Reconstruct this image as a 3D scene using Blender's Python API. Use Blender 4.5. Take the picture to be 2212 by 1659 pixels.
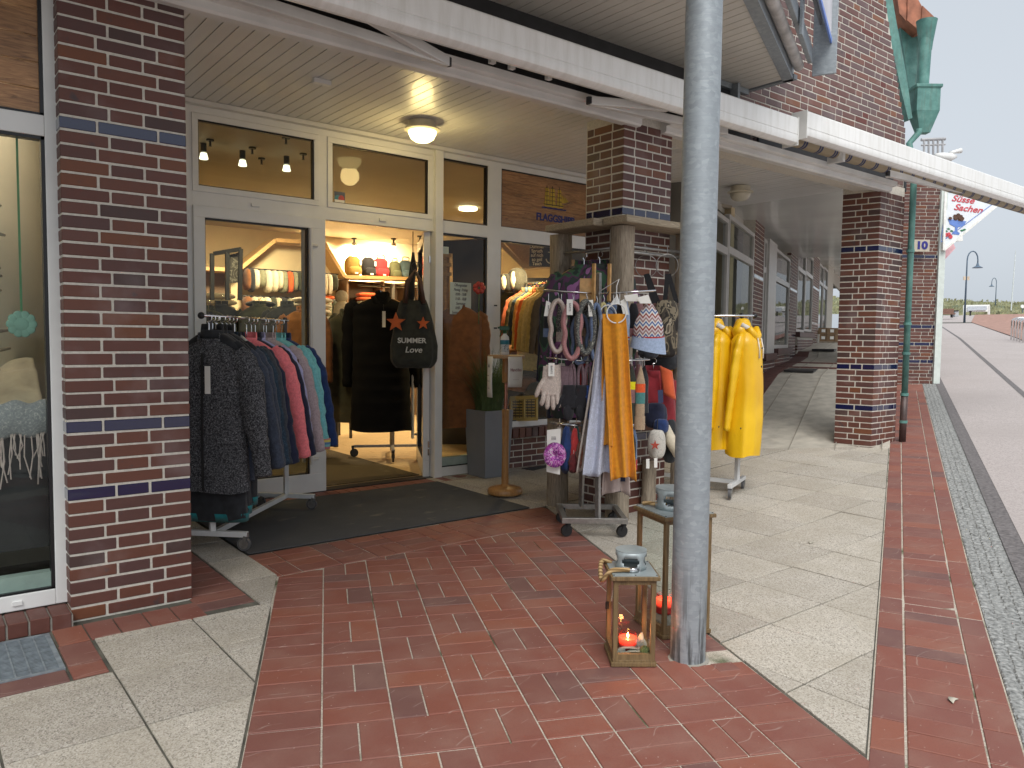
import bpy, bmesh, math, random
from mathutils import Vector, Matrix, noise
random.seed(7)
for o in list(bpy.data.objects): bpy.data.objects.remove(o)
S = bpy.context.scene
COL = S.collection
R = math.radians
pi = math.pi

# ------------------------------------------------------------------ camera
H = 1.78
def cam_axes(yaw, pitch, roll):
    f = Vector((math.sin(yaw)*math.cos(pitch), math.cos(yaw)*math.cos(pitch), math.sin(pitch)))
    r = Vector((math.cos(yaw), -math.sin(yaw), 0)); u = r.cross(f)
    return (math.cos(roll)*r+math.sin(roll)*u, -math.sin(roll)*r+math.cos(roll)*u, f)
cr, cu, cf = cam_axes(R(38.327), R(-3.426), R(0.644))
cd = bpy.data.cameras.new('camera'); cam = bpy.data.objects.new('camera', cd); COL.objects.link(cam)
m = Matrix((cr, cu, -cf)).transposed().to_4x4(); m.translation = (0, 0, H); cam.matrix_world = m
cd.sensor_width = 36; cd.lens = 1661/2212*36; cd.clip_end = 2000; cd.clip_start = .05
S.camera = cam

# ------------------------------------------------------------------ world, sun, exposure
W = bpy.data.worlds.new('World'); S.world = W; W.use_nodes = True
nt = W.node_tree; nt.nodes.clear()
sky = nt.nodes.new('ShaderNodeTexSky'); sky.sky_type = 'NISHITA'; sky.sun_disc = False
sky.sun_elevation = R(50); sky.sun_rotation = R(200); sky.air_density = 1.0; sky.dust_density = 4.0; sky.altitude = 0
hs = nt.nodes.new('ShaderNodeHueSaturation'); hs.inputs['Saturation'].default_value = .22; hs.inputs['Value'].default_value = 1.0
mx = nt.nodes.new('ShaderNodeMix'); mx.data_type = 'RGBA'; mx.inputs['Factor'].default_value = .6
mx.inputs['B'].default_value = (7.4, 8.15, 9.0, 1)          # even overcast veil
bg = nt.nodes.new('ShaderNodeBackground'); bg.inputs['Strength'].default_value = .0565
wo = nt.nodes.new('ShaderNodeOutputWorld')
nt.links.new(sky.outputs[0], hs.inputs['Color']); nt.links.new(hs.outputs[0], mx.inputs['A'])
nt.links.new(mx.outputs['Result'], bg.inputs['Color']); nt.links.new(bg.outputs[0], wo.inputs[0])
sl = bpy.data.lights.new('sun', 'SUN'); sl.energy = 1.5; sl.angle = R(40); sl.color = (1, .97, .93)
so = bpy.data.objects.new('sun', sl); COL.objects.link(so)
sd = Vector((-.35, -.55, .9)).normalized()      # direction towards the sun
so.rotation_euler = sd.to_track_quat('Z', 'Y').to_euler()
sky.sun_elevation = math.asin(sd.z); sky.sun_rotation = math.atan2(sd.x, sd.y)
vs = S.view_settings; vs.view_transform = 'Standard'; vs.look = 'None'; vs.gamma = 1; vs.use_curve_mapping = False
vs.exposure = 1.0
S.render.engine = 'CYCLES'

# ------------------------------------------------------------------ material helpers
MATS = {}
class NT:
    def __init__(s, name):
        s.m = bpy.data.materials.new(name); s.m.use_nodes = True; s.t = s.m.node_tree; s.t.nodes.clear()
        s.out = s.n('ShaderNodeOutputMaterial')
        MATS[name] = s.m
    def n(s, k, **kw):
        x = s.t.nodes.new(k)
        for a, b in kw.items(): setattr(x, a, b)
        return x
    def l(s, a, b): s.t.links.new(a, b)
    def bsdf(s, col=(.5, .5, .5), rough=.6, **kw):
        b = s.n('ShaderNodeBsdfPrincipled'); b.inputs['Base Color'].default_value = (*col, 1); b.inputs['Roughness'].default_value = rough
        for k, v in kw.items(): b.inputs[k].default_value = v
        s.l(b.outputs[0], s.out.inputs[0]); s.b = b; return b
    def coord(s, which='Object'):
        return s.n('ShaderNodeTexCoord').outputs[which]
    def mapping(s, src, scale=(1, 1, 1), rot=(0, 0, 0)):
        m_ = s.n('ShaderNodeMapping'); m_.inputs['Scale'].default_value = scale; m_.inputs['Rotation'].default_value = rot
        s.l(src, m_.inputs[0]); return m_.outputs[0]
    def noise(s, src, scale=5, detail=4, rough=.5, dist=0):
        x = s.n('ShaderNodeTexNoise'); x.inputs['Scale'].default_value = scale; x.inputs['Detail'].default_value = detail
        x.inputs['Roughness'].default_value = rough; x.inputs['Distortion'].default_value = dist
        if src: s.l(src, x.inputs['Vector'])
        return x
    def vor(s, src, scale=5, feature='F1'):
        x = s.n('ShaderNodeTexVoronoi'); x.feature = feature; x.inputs['Scale'].default_value = scale
        if src: s.l(src, x.inputs['Vector'])
        return x
    def ramp(s, fac, stops, interp='LINEAR'):
        r = s.n('ShaderNodeValToRGB'); r.color_ramp.interpolation = interp
        e = r.color_ramp.elements
        while len(e) < len(stops): e.new(.5)
        for i, (p, c) in enumerate(stops): e[i].position = p; e[i].color = (*c, 1) if len(c) == 3 else c
        s.l(fac, r.inputs[0]); return r.outputs[0]
    def mix(s, a, b, fac=.5, mode='MIX'):
        x = s.n('ShaderNodeMix'); x.data_type = 'RGBA'; x.blend_type = mode
        for v, k in ((a, 'A'), (b, 'B'), (fac, 'Factor')):
            if isinstance(v, (int, float)): x.inputs[k].default_value = v
            elif isinstance(v, tuple): x.inputs[k].default_value = (*v, 1)
            else: s.l(v, x.inputs[k])
        return x.outputs['Result']
    def math(s, op, a, b=0.):
        x = s.n('ShaderNodeMath'); x.operation = op
        for i, v in enumerate((a, b)):
            if isinstance(v, (int, float)): x.inputs[i].default_value = v
            else: s.l(v, x.inputs[i])
        return x.outputs[0]
    def rnd(s): return s.n('ShaderNodeObjectInfo').outputs['Random']
    def col(s, c): s.l(c, s.b.inputs['Base Color'])
    def bump(s, h, st=.3, dist=.01):
        b = s.n('ShaderNodeBump'); b.inputs['Strength'].default_value = st; b.inputs['Distance'].default_value = dist
        s.l(h, b.inputs['Height']); s.l(b.outputs[0], s.b.inputs['Normal'])
    def rough(s, v): s.l(v, s.b.inputs['Roughness'])

def plain(name, col, rough=.6, var=.12, scale=8, metal=0, bump=0, spec=None, bscale=60):
    """a plain coloured surface with a little tonal variation and grain"""
    if name in MATS: return MATS[name]
    n = NT(name); n.bsdf(col, rough, Metallic=metal)
    c = n.coord(); x = n.noise(c, scale, 5)
    lo = tuple(v*(1-var*1.6) for v in col); hi = tuple(min(1, v*(1+var)) for v in col)
    n.col(n.ramp(x.outputs[0], [(.3, lo), (.7, hi)]))
    if bump: n.bump(n.noise(c, bscale, 4).outputs[0], bump, .004)
    return n.m

def fabric(name, col, var=.2, scale=30, rough=.92, weave=260, bump=.5, melange=0):
    n = NT(name); n.bsdf(col, rough); n.b.inputs['Sheen Weight'].default_value = .15
    c = n.coord(); x = n.noise(c, scale, 5)
    lo = tuple(v*(1-var*1.5) for v in col); hi = tuple(min(1, v*(1+var)) for v in col)
    cc = n.ramp(x.outputs[0], [(.3, lo), (.7, hi)])
    if melange:
        y = n.noise(n.mapping(c, (1, 1, .35)), 190, 2)
        cc = n.mix(cc, tuple(min(1, v*1.5+.03) for v in col), n.math('MULTIPLY', n.ramp(y.outputs[0], [(.5, (0, 0, 0)), (.62, (1, 1, 1))]), melange))
    n.col(cc); n.bump(n.noise(c, weave, 2).outputs[0], bump, .003)
    return n.m

def emis(name, col, st):
    n = NT(name); e = n.n('ShaderNodeEmission'); e.inputs[0].default_value = (*col, 1); e.inputs[1].default_value = st
    n.l(e.outputs[0], n.out.inputs[0]); return n.m

def glass(name, tint=(.93, .96, .95), refl=1.0, rough=0.0, ior=1.5):
    n = NT(name); t = n.n('ShaderNodeBsdfTransparent'); t.inputs[0].default_value = (*tint, 1)
    g = n.n('ShaderNodeBsdfGlossy'); g.inputs['Roughness'].default_value = rough; g.inputs[0].default_value = (refl, refl, refl, 1)
    f = n.n('ShaderNodeFresnel'); f.inputs[0].default_value = ior
    bf = n.n('ShaderNodeNewGeometry')          # a thin pane reflects once, at its outer face
    mx_ = n.n('ShaderNodeMixShader'); n.l(n.math('MULTIPLY', f.outputs[0], n.math('SUBTRACT', 1., bf.outputs['Backfacing'])), mx_.inputs[0]); n.l(t.outputs[0], mx_.inputs[1]); n.l(g.outputs[0], mx_.inputs[2])
    n.l(mx_.outputs[0], n.out.inputs[0]); return n.m

# ------------------------------------------------------------------ mesh builder
class MB:
    def __init__(s): s.v = []; s.f = []; s.mi = []; s.cur = 0
    def add(s, vs, fs):
        o = len(s.v); s.v += [tuple(v) for v in vs]
        s.f += [tuple(i+o for i in f) for f in fs]; s.mi += [s.cur]*len(fs); return s
    def box(s, x0, x1, y0, y1, z0, z1):
        return s.add([(x0,y0,z0),(x1,y0,z0),(x1,y1,z0),(x0,y1,z0),(x0,y0,z1),(x1,y0,z1),(x1,y1,z1),(x0,y1,z1)],
                     [(0,3,2,1),(4,5,6,7),(0,1,5,4),(1,2,6,5),(2,3,7,6),(3,0,4,7)])
    def obox(s, c, ux, uy, sx, sy, z0, z1):
        """box on plan axes ux, uy (2d unit vectors), centred on c"""
        p = lambda a, b, z: (c[0]+ux[0]*a+uy[0]*b, c[1]+ux[1]*a+uy[1]*b, z)
        a, b = sx/2, sy/2
        return s.add([p(-a,-b,z0),p(a,-b,z0),p(a,b,z0),p(-a,b,z0),p(-a,-b,z1),p(a,-b,z1),p(a,b,z1),p(-a,b,z1)],
                     [(0,3,2,1),(4,5,6,7),(0,1,5,4),(1,2,6,5),(2,3,7,6),(3,0,4,7)])
    def bar(s, a, b, w, h, up=(0,0,1)):
        """rectangular bar from a to b"""
        a, b = Vector(a), Vector(b); d = (b-a).normalized(); up = Vector(up)
        if abs(d.dot(up)) > .98: up = Vector((1,0,0))
        x = d.cross(up).normalized(); y = x.cross(d).normalized()
        vs = [p+x*(i*w/2)+y*(j*h/2) for p in (a,b) for i,j in ((-1,-1),(1,-1),(1,1),(-1,1))]
        return s.add(vs, [(0,1,2,3),(7,6,5,4),(0,4,5,1),(1,5,6,2),(2,6,7,3),(3,7,4,0)])
    def tube(s, pts, r, seg=10, caps=True):
        pts = [Vector(p) for p in pts]; n = len(pts); rr = r if isinstance(r, (list, tuple)) else [r]*n
        base = len(s.v); up = None; vs = []; fs = []
        for i, p in enumerate(pts):
            d = (pts[min(i+1,n-1)]-pts[max(i-1,0)])
            d = d.normalized() if d.length > 1e-9 else Vector((0,0,1))
            if up is None: up = Vector((0,0,1)) if abs(d.z) < .9 else Vector((1,0,0))
            x = d.cross(up)
            if x.length < 1e-4: x = d.cross(Vector((0,1,0)))
            x.normalize(); y = x.cross(d).normalized(); up = y
            for k in range(seg):
                t = 2*pi*k/seg; vs.append(p+(x*math.cos(t)+y*math.sin(t))*rr[i])
        for i in range(n-1):
            for k in range(seg):
                k2 = (k+1) % seg; fs.append((i*seg+k, i*seg+k2, (i+1)*seg+k2, (i+1)*seg+k))
        if caps: fs.append(tuple(range(seg))[::-1]); fs.append(tuple((n-1)*seg+k for k in range(seg)))
        return s.add(vs, fs)
    def lathe(s, prof, c=(0,0,0), seg=24, caps=True):
        n = len(prof); vs = []; fs = []
        for r_, z in prof:
            for k in range(seg):
                t = 2*pi*k/seg; vs.append((c[0]+r_*math.cos(t), c[1]+r_*math.sin(t), c[2]+z))
        for i in range(n-1):
            for k in range(seg):
                k2 = (k+1) % seg; fs.append((i*seg+k, i*seg+k2, (i+1)*seg+k2, (i+1)*seg+k))
        if caps: fs.append(tuple(range(seg))[::-1]); fs.append(tuple((n-1)*seg+k for k in range(seg)))
        return s.add(vs, fs)
    def prism(s, poly, z0, z1):
        n = len(poly)
        vs = [(x,y,z0) for x,y in poly]+[(x,y,z1) for x,y in poly]
        fs = [tuple(range(n))[::-1], tuple(range(n,2*n))]+[(i,(i+1)%n,n+(i+1)%n,n+i) for i in range(n)]
        return s.add(vs, fs)
    def plate(s, poly3, nrm, t):
        """planar polygon given thickness t along -nrm"""
        n = len(poly3); nv = Vector(nrm).normalized()*t
        vs = [Vector(p) for p in poly3]+[Vector(p)-nv for p in poly3]
        fs = [tuple(range(n)), tuple(range(n,2*n))[::-1]]+[(i,n+i,n+(i+1)%n,(i+1)%n) for i in range(n)]
        return s.add(vs, fs)
    def sphere(s, c, rx, ry=None, rz=None, seg=16, rings=10, fn=None):
        ry = ry or rx; rz = rz or rx; vs = []; fs = []
        for i in range(rings+1):
            a = pi*i/rings
            for k in range(seg):
                t = 2*pi*k/seg
                d = Vector((math.sin(a)*math.cos(t), math.sin(a)*math.sin(t), math.cos(a)))
                q = fn(d) if fn else 1
                vs.append((c[0]+d.x*rx*q, c[1]+d.y*ry*q, c[2]+d.z*rz*q))
        for i in range(rings):
            for k in range(seg):
                k2 = (k+1) % seg; fs.append((i*seg+k, (i+1)*seg+k, (i+1)*seg+k2, i*seg+k2))
        return s.add(vs, fs)
    def grid(s, fn, nu, nv):
        vs = [fn(i/nu, j/nv) for j in range(nv+1) for i in range(nu+1)]
        fs = [(j*(nu+1)+i, j*(nu+1)+i+1, (j+1)*(nu+1)+i+1, (j+1)*(nu+1)+i) for j in range(nv) for i in range(nu)]
        return s.add(vs, fs)
    def xf(s, M, start=0):
        for i in range(start, len(s.v)): s.v[i] = tuple(M @ Vector(s.v[i]))
        return s
    def mesh(s, name, mats, smooth=False):
        me = bpy.data.meshes.new(name); me.from_pydata(s.v, [], s.f)
        for m_ in (mats if isinstance(mats, (list, tuple)) else [mats]): me.materials.append(m_)
        if isinstance(mats, (list, tuple)) and len(mats) > 1: me.polygons.foreach_set('material_index', s.mi)
        bm = bmesh.new(); bm.from_mesh(me); bmesh.ops.recalc_face_normals(bm, faces=bm.faces); bm.to_mesh(me); bm.free()
        if smooth is True: me.polygons.foreach_set('use_smooth', [True]*len(me.polygons))
        elif smooth:
            me.polygons.foreach_set('use_smooth', [True]*len(me.polygons))
            me.set_sharp_from_angle(angle=R(smooth))
        return me
    def build(s, name, mats, parent=None, smooth=False, bevel=0, thick=0):
        o = bpy.data.objects.new(name, s.mesh(name, mats, smooth)); COL.objects.link(o)
        if parent: setp(o, parent)
        if thick: md = o.modifiers.new('s', 'SOLIDIFY'); md.thickness = thick; md.offset = 0
        if bevel:
            md = o.modifiers.new('b', 'BEVEL'); md.width = bevel; md.segments = 2; md.limit_method = 'ANGLE'; md.angle_limit = R(40)
        return o
def wm(o):
    M = Matrix.LocRotScale(o.location, o.rotation_euler, o.scale)
    return wm(o.parent) @ o.matrix_parent_inverse @ M if o.parent else M
def setp(o, parent):
    o.parent = parent; o.matrix_parent_inverse = wm(parent).inverted()
def T(name, label, cat, loc=(0,0,0), group=None):
    o = bpy.data.objects.new(name, None); COL.objects.link(o); o.location = loc; o.empty_display_size = .1
    return tag(o, label, cat, group)
def tag(o, label, cat=None, group=None, kind=None):
    o['label'] = label
    if cat: o['category'] = cat
    if group: o['group'] = group
    if kind: o['kind'] = kind
    return o
def struct(o): o['kind'] = 'structure'; return o
def copy_tree(o, parent=None, M=None):
    c = o.copy(); COL.objects.link(c)
    if parent: c.parent = parent
    for ch in list(o.children): copy_tree(ch, c)
    return c
TEXTS = []
def text(name, s, size, mat, parent, M, ext=.002, sx=1, shear=0, align='CENTER', spacing=1, off=0):
    """flat lettering: local x to the right, y up, z out of the surface; M places it"""
    cu_ = bpy.data.curves.new(name, 'FONT'); cu_.body = s; cu_.size = size; cu_.extrude = ext; cu_.align_x = align; cu_.align_y = 'CENTER'
    cu_.shear = shear; cu_.space_character = spacing; cu_.offset = off
    o = bpy.data.objects.new(name+'_src', cu_); COL.objects.link(o)
    TEXTS.append((o, name, mat, parent, M @ Matrix.Diagonal((sx, 1, 1, 1))))
def flush_texts():
    dg = bpy.context.evaluated_depsgraph_get(); dg.update()
    for o, name, mat, parent, M in TEXTS:
        me = bpy.data.meshes.new_from_object(o.evaluated_get(dg)); me.transform(M); me.materials.clear(); me.materials.append(mat)
        t = bpy.data.objects.new(name, me); COL.objects.link(t)
        if parent: setp(t, parent)
        bpy.data.objects.remove(o)
    TEXTS.clear()
def face_M(p, right, up):
    """matrix of a surface with its right and up directions"""
    x = Vector(right).normalized(); y = Vector(up).normalized(); z = x.cross(y)
    M_ = Matrix((x, y, z)).transposed().to_4x4(); M_.translation = p; return M_
def pix(x, y, d):
    """world point at depth d behind pixel (x, y) of the 2212 px wide photograph (used to read off positions)"""
    return Vector((0,0,H))+(cf+cr*((x-1106)/1661)-cu*((y-829.5)/1661))*d

# ------------------------------------------------------------------ ground profile
def lerp_tab(tab, x):
    if x <= tab[0][0]: return tab[0][1]
    for (a, b), (c, d) in zip(tab, tab[1:]):
        if x <= c: return b+(d-b)*(x-a)/(c-a)
    return tab[-1][1]
TAB = [(5.4,0),(6.4,.035),(10.6,.28),(19.5,.8),(40,2.0),(76,3.63),(98,5.05),(124,5.85),(170,6.2)]
def gz(x, y=0):
    b = 7.2+max(0, x-9.5)*.477
    w = 1 if y < b else max(0, 1-(y-b))
    w = w*w*(3-2*w)
    return lerp_tab(TAB, x)*w
# ------------------------------------------------------------------ surface materials
def brick_mat(name, stops, burn=.5, rough=.55, noise_sc=9):
    n = NT(name); n.bsdf(rough=rough); r = n.rnd(); c = n.coord()
    base = n.ramp(r, stops, 'CONSTANT')
    pos = n.n('ShaderNodeNewGeometry').outputs['Position']
    x = n.noise(pos, 26, 6, .6)
    base = n.mix(base, (1, .93, .9), n.math('MULTIPLY', n.ramp(x.outputs[0], [(.42, (0,0,0)), (.75, (1,1,1))]), .16), 'SOFT_LIGHT')
    y = n.noise(pos, noise_sc, 3, .5)
    bf = n.ramp(y.outputs[0], [(.66, (0,0,0)), (.76, (1,1,1))])
    base = n.mix(base, (.045, .042, .048), n.math('MULTIPLY', bf, burn))
    z = n.noise(pos, 3.1, 4)
    base = n.mix(base, (.42, .36, .36), n.math('MULTIPLY', n.ramp(z.outputs[0], [(.55, (0,0,0)), (.8, (1,1,1))]), .22))
    n.col(base); n.bump(n.noise(pos, 160, 4, .65).outputs[0], .35, .004)
    n.rough(n.math('ADD', n.math('MULTIPLY', x.outputs[0], .35), rough-.2)); return n.m
BR = brick_mat('klinker_red', [(0,(0.104,0.036,0.025)),(.16,(0.115,0.043,0.031)),(.32,(0.092,0.037,0.030)),(.48,(0.124,0.043,0.026)),(.6,(0.085,0.037,0.033)),(.74,(0.110,0.038,0.027)),(.88,(0.148,0.050,0.022)),(.94,(0.063,0.033,0.029))], .7)
BRW = brick_mat('klinker_weathered', [(0,(0.141,0.071,0.063)),(.18,(0.167,0.099,0.090)),(.36,(0.141,0.090,0.089)),(.54,(0.176,0.082,0.065)),(.7,(0.132,0.086,0.086)),(.88,(0.207,0.090,0.052)),(.94,(0.132,0.043,0.036))], .8, .7)
BLUE = NT('blue_glaze'); BLUE.bsdf((.008,.011,.055), .12, **{'Coat Weight': .6}); BLUE.bump(BLUE.noise(BLUE.coord(), 40, 3).outputs[0], .12, .004); BLUE = BLUE.m
def mortar(name, col):
    n = NT(name); n.bsdf(col, .95); c = n.coord(); x = n.noise(c, 40, 6, .7)
    n.col(n.ramp(x.outputs[0], [(.3, tuple(v*.72 for v in col)), (.7, col)])); n.bump(x.outputs[0], .6, .004); return n.m
MO = mortar('mortar', (.66, .625, .55)); MOG = mortar('mortar_grey', (.33, .31, .27))

def paver_mat():
    n = NT('clinker_paver'); n.bsdf(rough=.5); r = n.rnd(); pos = n.n('ShaderNodeNewGeometry').outputs['Position']
    base = n.ramp(r, [(0,(0.215,0.072,0.050)),(.2,(0.200,0.071,0.053)),(.4,(0.228,0.077,0.052)),(.55,(0.183,0.072,0.057)),(.68,(0.243,0.083,0.052)),(.8,(0.207,0.073,0.053)),(.93,(0.150,0.070,0.061))], 'CONSTANT')
    x = n.noise(pos, 3.5, 5, .6)
    base = n.mix(base, (.27,.16,.125), n.math('MULTIPLY', n.ramp(x.outputs[0], [(.42,(0,0,0)),(.72,(1,1,1))]), .42))
    y = n.noise(pos, 95, 5, .7); base = n.mix(base, (.10,.045,.04), n.math('MULTIPLY', n.ramp(y.outputs[0], [(.5,(0,0,0)),(.72,(1,1,1))]), .3))
    # pale scuff arcs and chips
    w = n.n('ShaderNodeTexWave'); w.wave_type = 'RINGS'; w.inputs['Scale'].default_value = 2.3; w.inputs['Distortion'].default_value = 9; w.inputs['Detail'].default_value = 2
    n.l(pos, w.inputs['Vector'])
    ln = n.ramp(w.outputs['Fac'], [(.991,(0,0,0)),(.9995,(1,1,1))]); gate = n.ramp(n.noise(pos, 6, 2).outputs[0], [(.52,(0,0,0)),(.6,(1,1,1))])
    base = n.mix(base, (.5,.42,.36), n.math('MULTIPLY', n.math('MULTIPLY', ln, gate), .28))
    v = n.vor(pos, 19); base = n.mix(base, (.6,.52,.45), n.math('MULTIPLY', n.ramp(v.outputs['Distance'], [(.05,(1,1,1)),(.075,(0,0,0))]), .45))
    n.col(base); n.rough(n.math('ADD', n.math('MULTIPLY', x.outputs[0], .3), .5)); n.bump(n.noise(pos, 130, 5, .7).outputs[0], .3, .004); return n.m
PV = paver_mat()
def slab_mat():
    n = NT('washed_concrete'); n.bsdf(rough=.85); pos = n.n('ShaderNodeNewGeometry').outputs['Position']
    v = n.vor(pos, 150); sp = n.ramp(v.outputs['Color'], [(0,(.13,.12,.108)),(.14,(.28,.258,.228)),(.34,(.45,.423,.378)),(.6,(.535,.507,.457)),(.82,(.62,.597,.553)),(.94,(.72,.70,.665))], 'CONSTANT')
    x = n.noise(pos, 2.2, 5, .6); base = n.mix(sp, (.30,.27,.215), n.math('MULTIPLY', n.ramp(x.outputs[0], [(.38,(1,1,1)),(.62,(0,0,0))]), .45))
    base = n.mix(base, (.45,.415,.35), .18)
    base = n.mix(base, n.ramp(n.rnd(), [(0,(.86,.84,.82)),(1,(1.05,1.03,1.0))]), 1.0, 'MULTIPLY')
    n.col(base); n.bump(v.outputs['Distance'], .5, .004); return n.m
SLAB = slab_mat()
def sand_mat():
    n = NT('joint_sand'); n.bsdf(rough=.95); pos = n.n('ShaderNodeNewGeometry').outputs['Position']
    x = n.noise(pos, 2.7, 4); y = n.noise(pos, 120, 4)
    a = n.ramp(y.outputs[0], [(.3,(.30,.26,.21)),(.7,(.58,.53,.45))])
    g = n.ramp(y.outputs[0], [(.3,(.05,.06,.03)),(.7,(.14,.15,.08))])
    n.col(n.mix(a, g, n.ramp(x.outputs[0], [(.56,(0,0,0)),(.68,(1,1,1))]))); return n.m
SAND = sand_mat()
def road_mat():
    n = NT('road_surface'); n.bsdf(rough=.85); pos = n.n('ShaderNodeNewGeometry').outputs['Position']
    v = n.vor(pos, 75); x = n.noise(pos, .6, 5, .6)
    a = n.ramp(v.outputs['Color'], [(0,(.27,.24,.23)),(.5,(.42,.375,.36)),(1,(.52,.475,.465))])
    n.col(n.mix(a, (.36,.32,.305), n.math('MULTIPLY', n.ramp(x.outputs[0], [(.35,(1,1,1)),(.65,(0,0,0))]), .6))); n.bump(v.outputs['Distance'], .3, .004); return n.m
ROAD = road_mat()
COB = plain('granite_cobble', (.275,.28,.272), .75, .4, 40, bump=.5)
GREYB = plain('dark_paver_band', (.155,.142,.142), .8, .3, 30, bump=.4)
REDF = plain('far_red_paving', (.36,.21,.165), .85, .2, 3, bump=.2)
WHITE = plain('white_upvc', (.74,.745,.73), .28, .03, 5)
WHITED = plain('white_paint_soffit', (.68,.68,.665), .4, .03, 2); MATS['white_paint_soffit'].node_tree.nodes['Principled BSDF'].inputs['Coat Weight'].default_value = .12
BEAM = plain('beam_white', (.67,.665,.645), .4, .08, 3)
AWN = NT('awning_white'); AWN.bsdf((.84,.84,.81), .25); _c = AWN.coord(); _x = AWN.noise(AWN.mapping(_c, (5,1,.6)), 3, 5, .6); _y = AWN.noise(_c, 1.3, 4)
AWN.col(AWN.mix(AWN.ramp(_x.outputs[0], [(.42,(.84,.84,.82)),(.7,(.74,.735,.70))]), (.70,.69,.65), AWN.math('MULTIPLY', AWN.ramp(_y.outputs[0], [(.5,(0,0,0)),(.75,(1,1,1))]), .35))); AWN = AWN.m
BLACK = plain('black_rubber', (.012,.012,.013), .5, .2)
GASK = plain('black_gasket', (.006,.006,.008), .35, .1)
CREAM = plain('interior_cream', (.66,.54,.34), .8, .04, 3)
GALV = None
def galv_mat():
    n = NT('galvanised_steel'); n.bsdf((.42,.46,.48), .55, Metallic=.35); c = n.coord()
    v = n.vor(n.mapping(c, (1,1,1.3)), 34); x = n.noise(c, 7, 5, .6)
    w = n.noise(n.mapping(c, (3,3,40)), 3, 3)
    a = n.ramp(v.outputs['Color'], [(0,(.27,.30,.32)),(.6,(.31,.345,.37)),(1,(.36,.395,.42))])
    a = n.mix(a, (.23,.26,.28), n.math('MULTIPLY', n.ramp(w.outputs[0], [(.45,(0,0,0)),(.7,(1,1,1))]), .35))
    sep = n.n('ShaderNodeSeparateXYZ'); n.l(c, sep.inputs[0])
    # water runs and splash stains at the foot
    st = n.noise(n.mapping(c, (22,22,1.6)), 1.4, 4, .6)
    foot = n.ramp(sep.outputs['Z'], [(.02,(1,1,1)),(.62,(0,0,0))])
    a = n.mix(a, (.055,.06,.062), n.math('MULTIPLY', n.ramp(st.outputs[0], [(.47,(0,0,0)),(.56,(1,1,1))]), n.math('MULTIPLY', foot, .9)))
    n.col(a); n.bump(x.outputs[0], .12, .01); return n.m
GALV = galv_mat()
STEEL = plain('brushed_steel', (.30,.29,.275), .38, .12, 30, metal=.75)
CHROME = plain('chrome', (.72,.72,.73), .12, .03, metal=1)
COPPER = None
def copper_mat():
    n = NT('copper_patina'); n.bsdf((.17,.36,.30), .6); c = n.coord(); x = n.noise(c, 6, 6, .65); y = n.noise(n.mapping(c, (8,8,.8)), 3, 4)
    a = n.ramp(x.outputs[0], [(.3,(.06,.165,.15)),(.55,(.105,.26,.23)),(.75,(.18,.34,.30))])
    n.col(n.mix(a, (.10,.13,.11), n.math('MULTIPLY', n.ramp(y.outputs[0], [(.52,(0,0,0)),(.7,(1,1,1))]), .5))); return n.m
COPPER = copper_mat()
BROWNP = plain('brown_pipe', (.075,.045,.04), .5, .2)
def wood_mat(name, a, b, scale=(1,1,12), rough=.55, axis='Z', bump=.25, dist=2.5):
    n = NT(name); n.bsdf(rough=rough); c = n.coord(); r = n.rnd()
    off = n.n('ShaderNodeVectorMath'); off.operation = 'ADD'; n.l(c, off.inputs[0])
    cmb = n.n('ShaderNodeCombineXYZ'); n.l(n.math('MULTIPLY', r, 30), cmb.inputs[0]); n.l(n.math('MULTIPLY', r, 17), cmb.inputs[2]); n.l(cmb.outputs[0], off.inputs[1])
    mp = n.mapping(off.outputs[0], {'Z': (9,9,.9), 'X': (.9,9,9), 'Y': (9,.9,9)}[axis])
    x = n.noise(mp, 3, 6, .65, dist); y = n.noise(mp, 14, 4)
    cc = n.ramp(x.outputs[0], [(.3,a),(.7,b)]); cc = n.mix(cc, tuple(v*.35 for v in a), n.math('MULTIPLY', n.ramp(y.outputs[0], [(.55,(0,0,0)),(.7,(1,1,1))]), .5))
    n.col(cc); n.bump(x.outputs[0], bump, .006); return n.m
DRIFT = wood_mat('driftwood', (.17,.13,.09), (.40,.34,.26), rough=.9, bump=.7)
DRIFTX = wood_mat('driftwood_board', (.20,.16,.11), (.42,.35,.25), rough=.9, axis='X', bump=.6)
OAK = wood_mat('oak_varnish', (.28,.13,.04), (.46,.25,.09), rough=.3)
LANTW = wood_mat('lantern_wood', (.10,.062,.025), (.22,.145,.065), rough=.6, bump=.5)
SHOPW = wood_mat('shop_wood', (.42,.24,.09), (.60,.38,.16), rough=.45, axis='X')
HANGW = plain('hanger_wood', (.52,.30,.11), .4, .15, 20)
FLOORW = wood_mat('shop_floor_wood', (.46,.33,.17), (.62,.46,.26), rough=.35, axis='X', bump=.08)
TILE = plain('roof_tile', (.36,.135,.075), .7, .25, 8, bump=.3)
GL = glass('window_glass', refl=.55); GLB = glass('lantern_glass', (.95,.97,.96), ior=1.3)
DARKM = plain('dark_metal', (.03,.03,.032), .45, .2)

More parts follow.
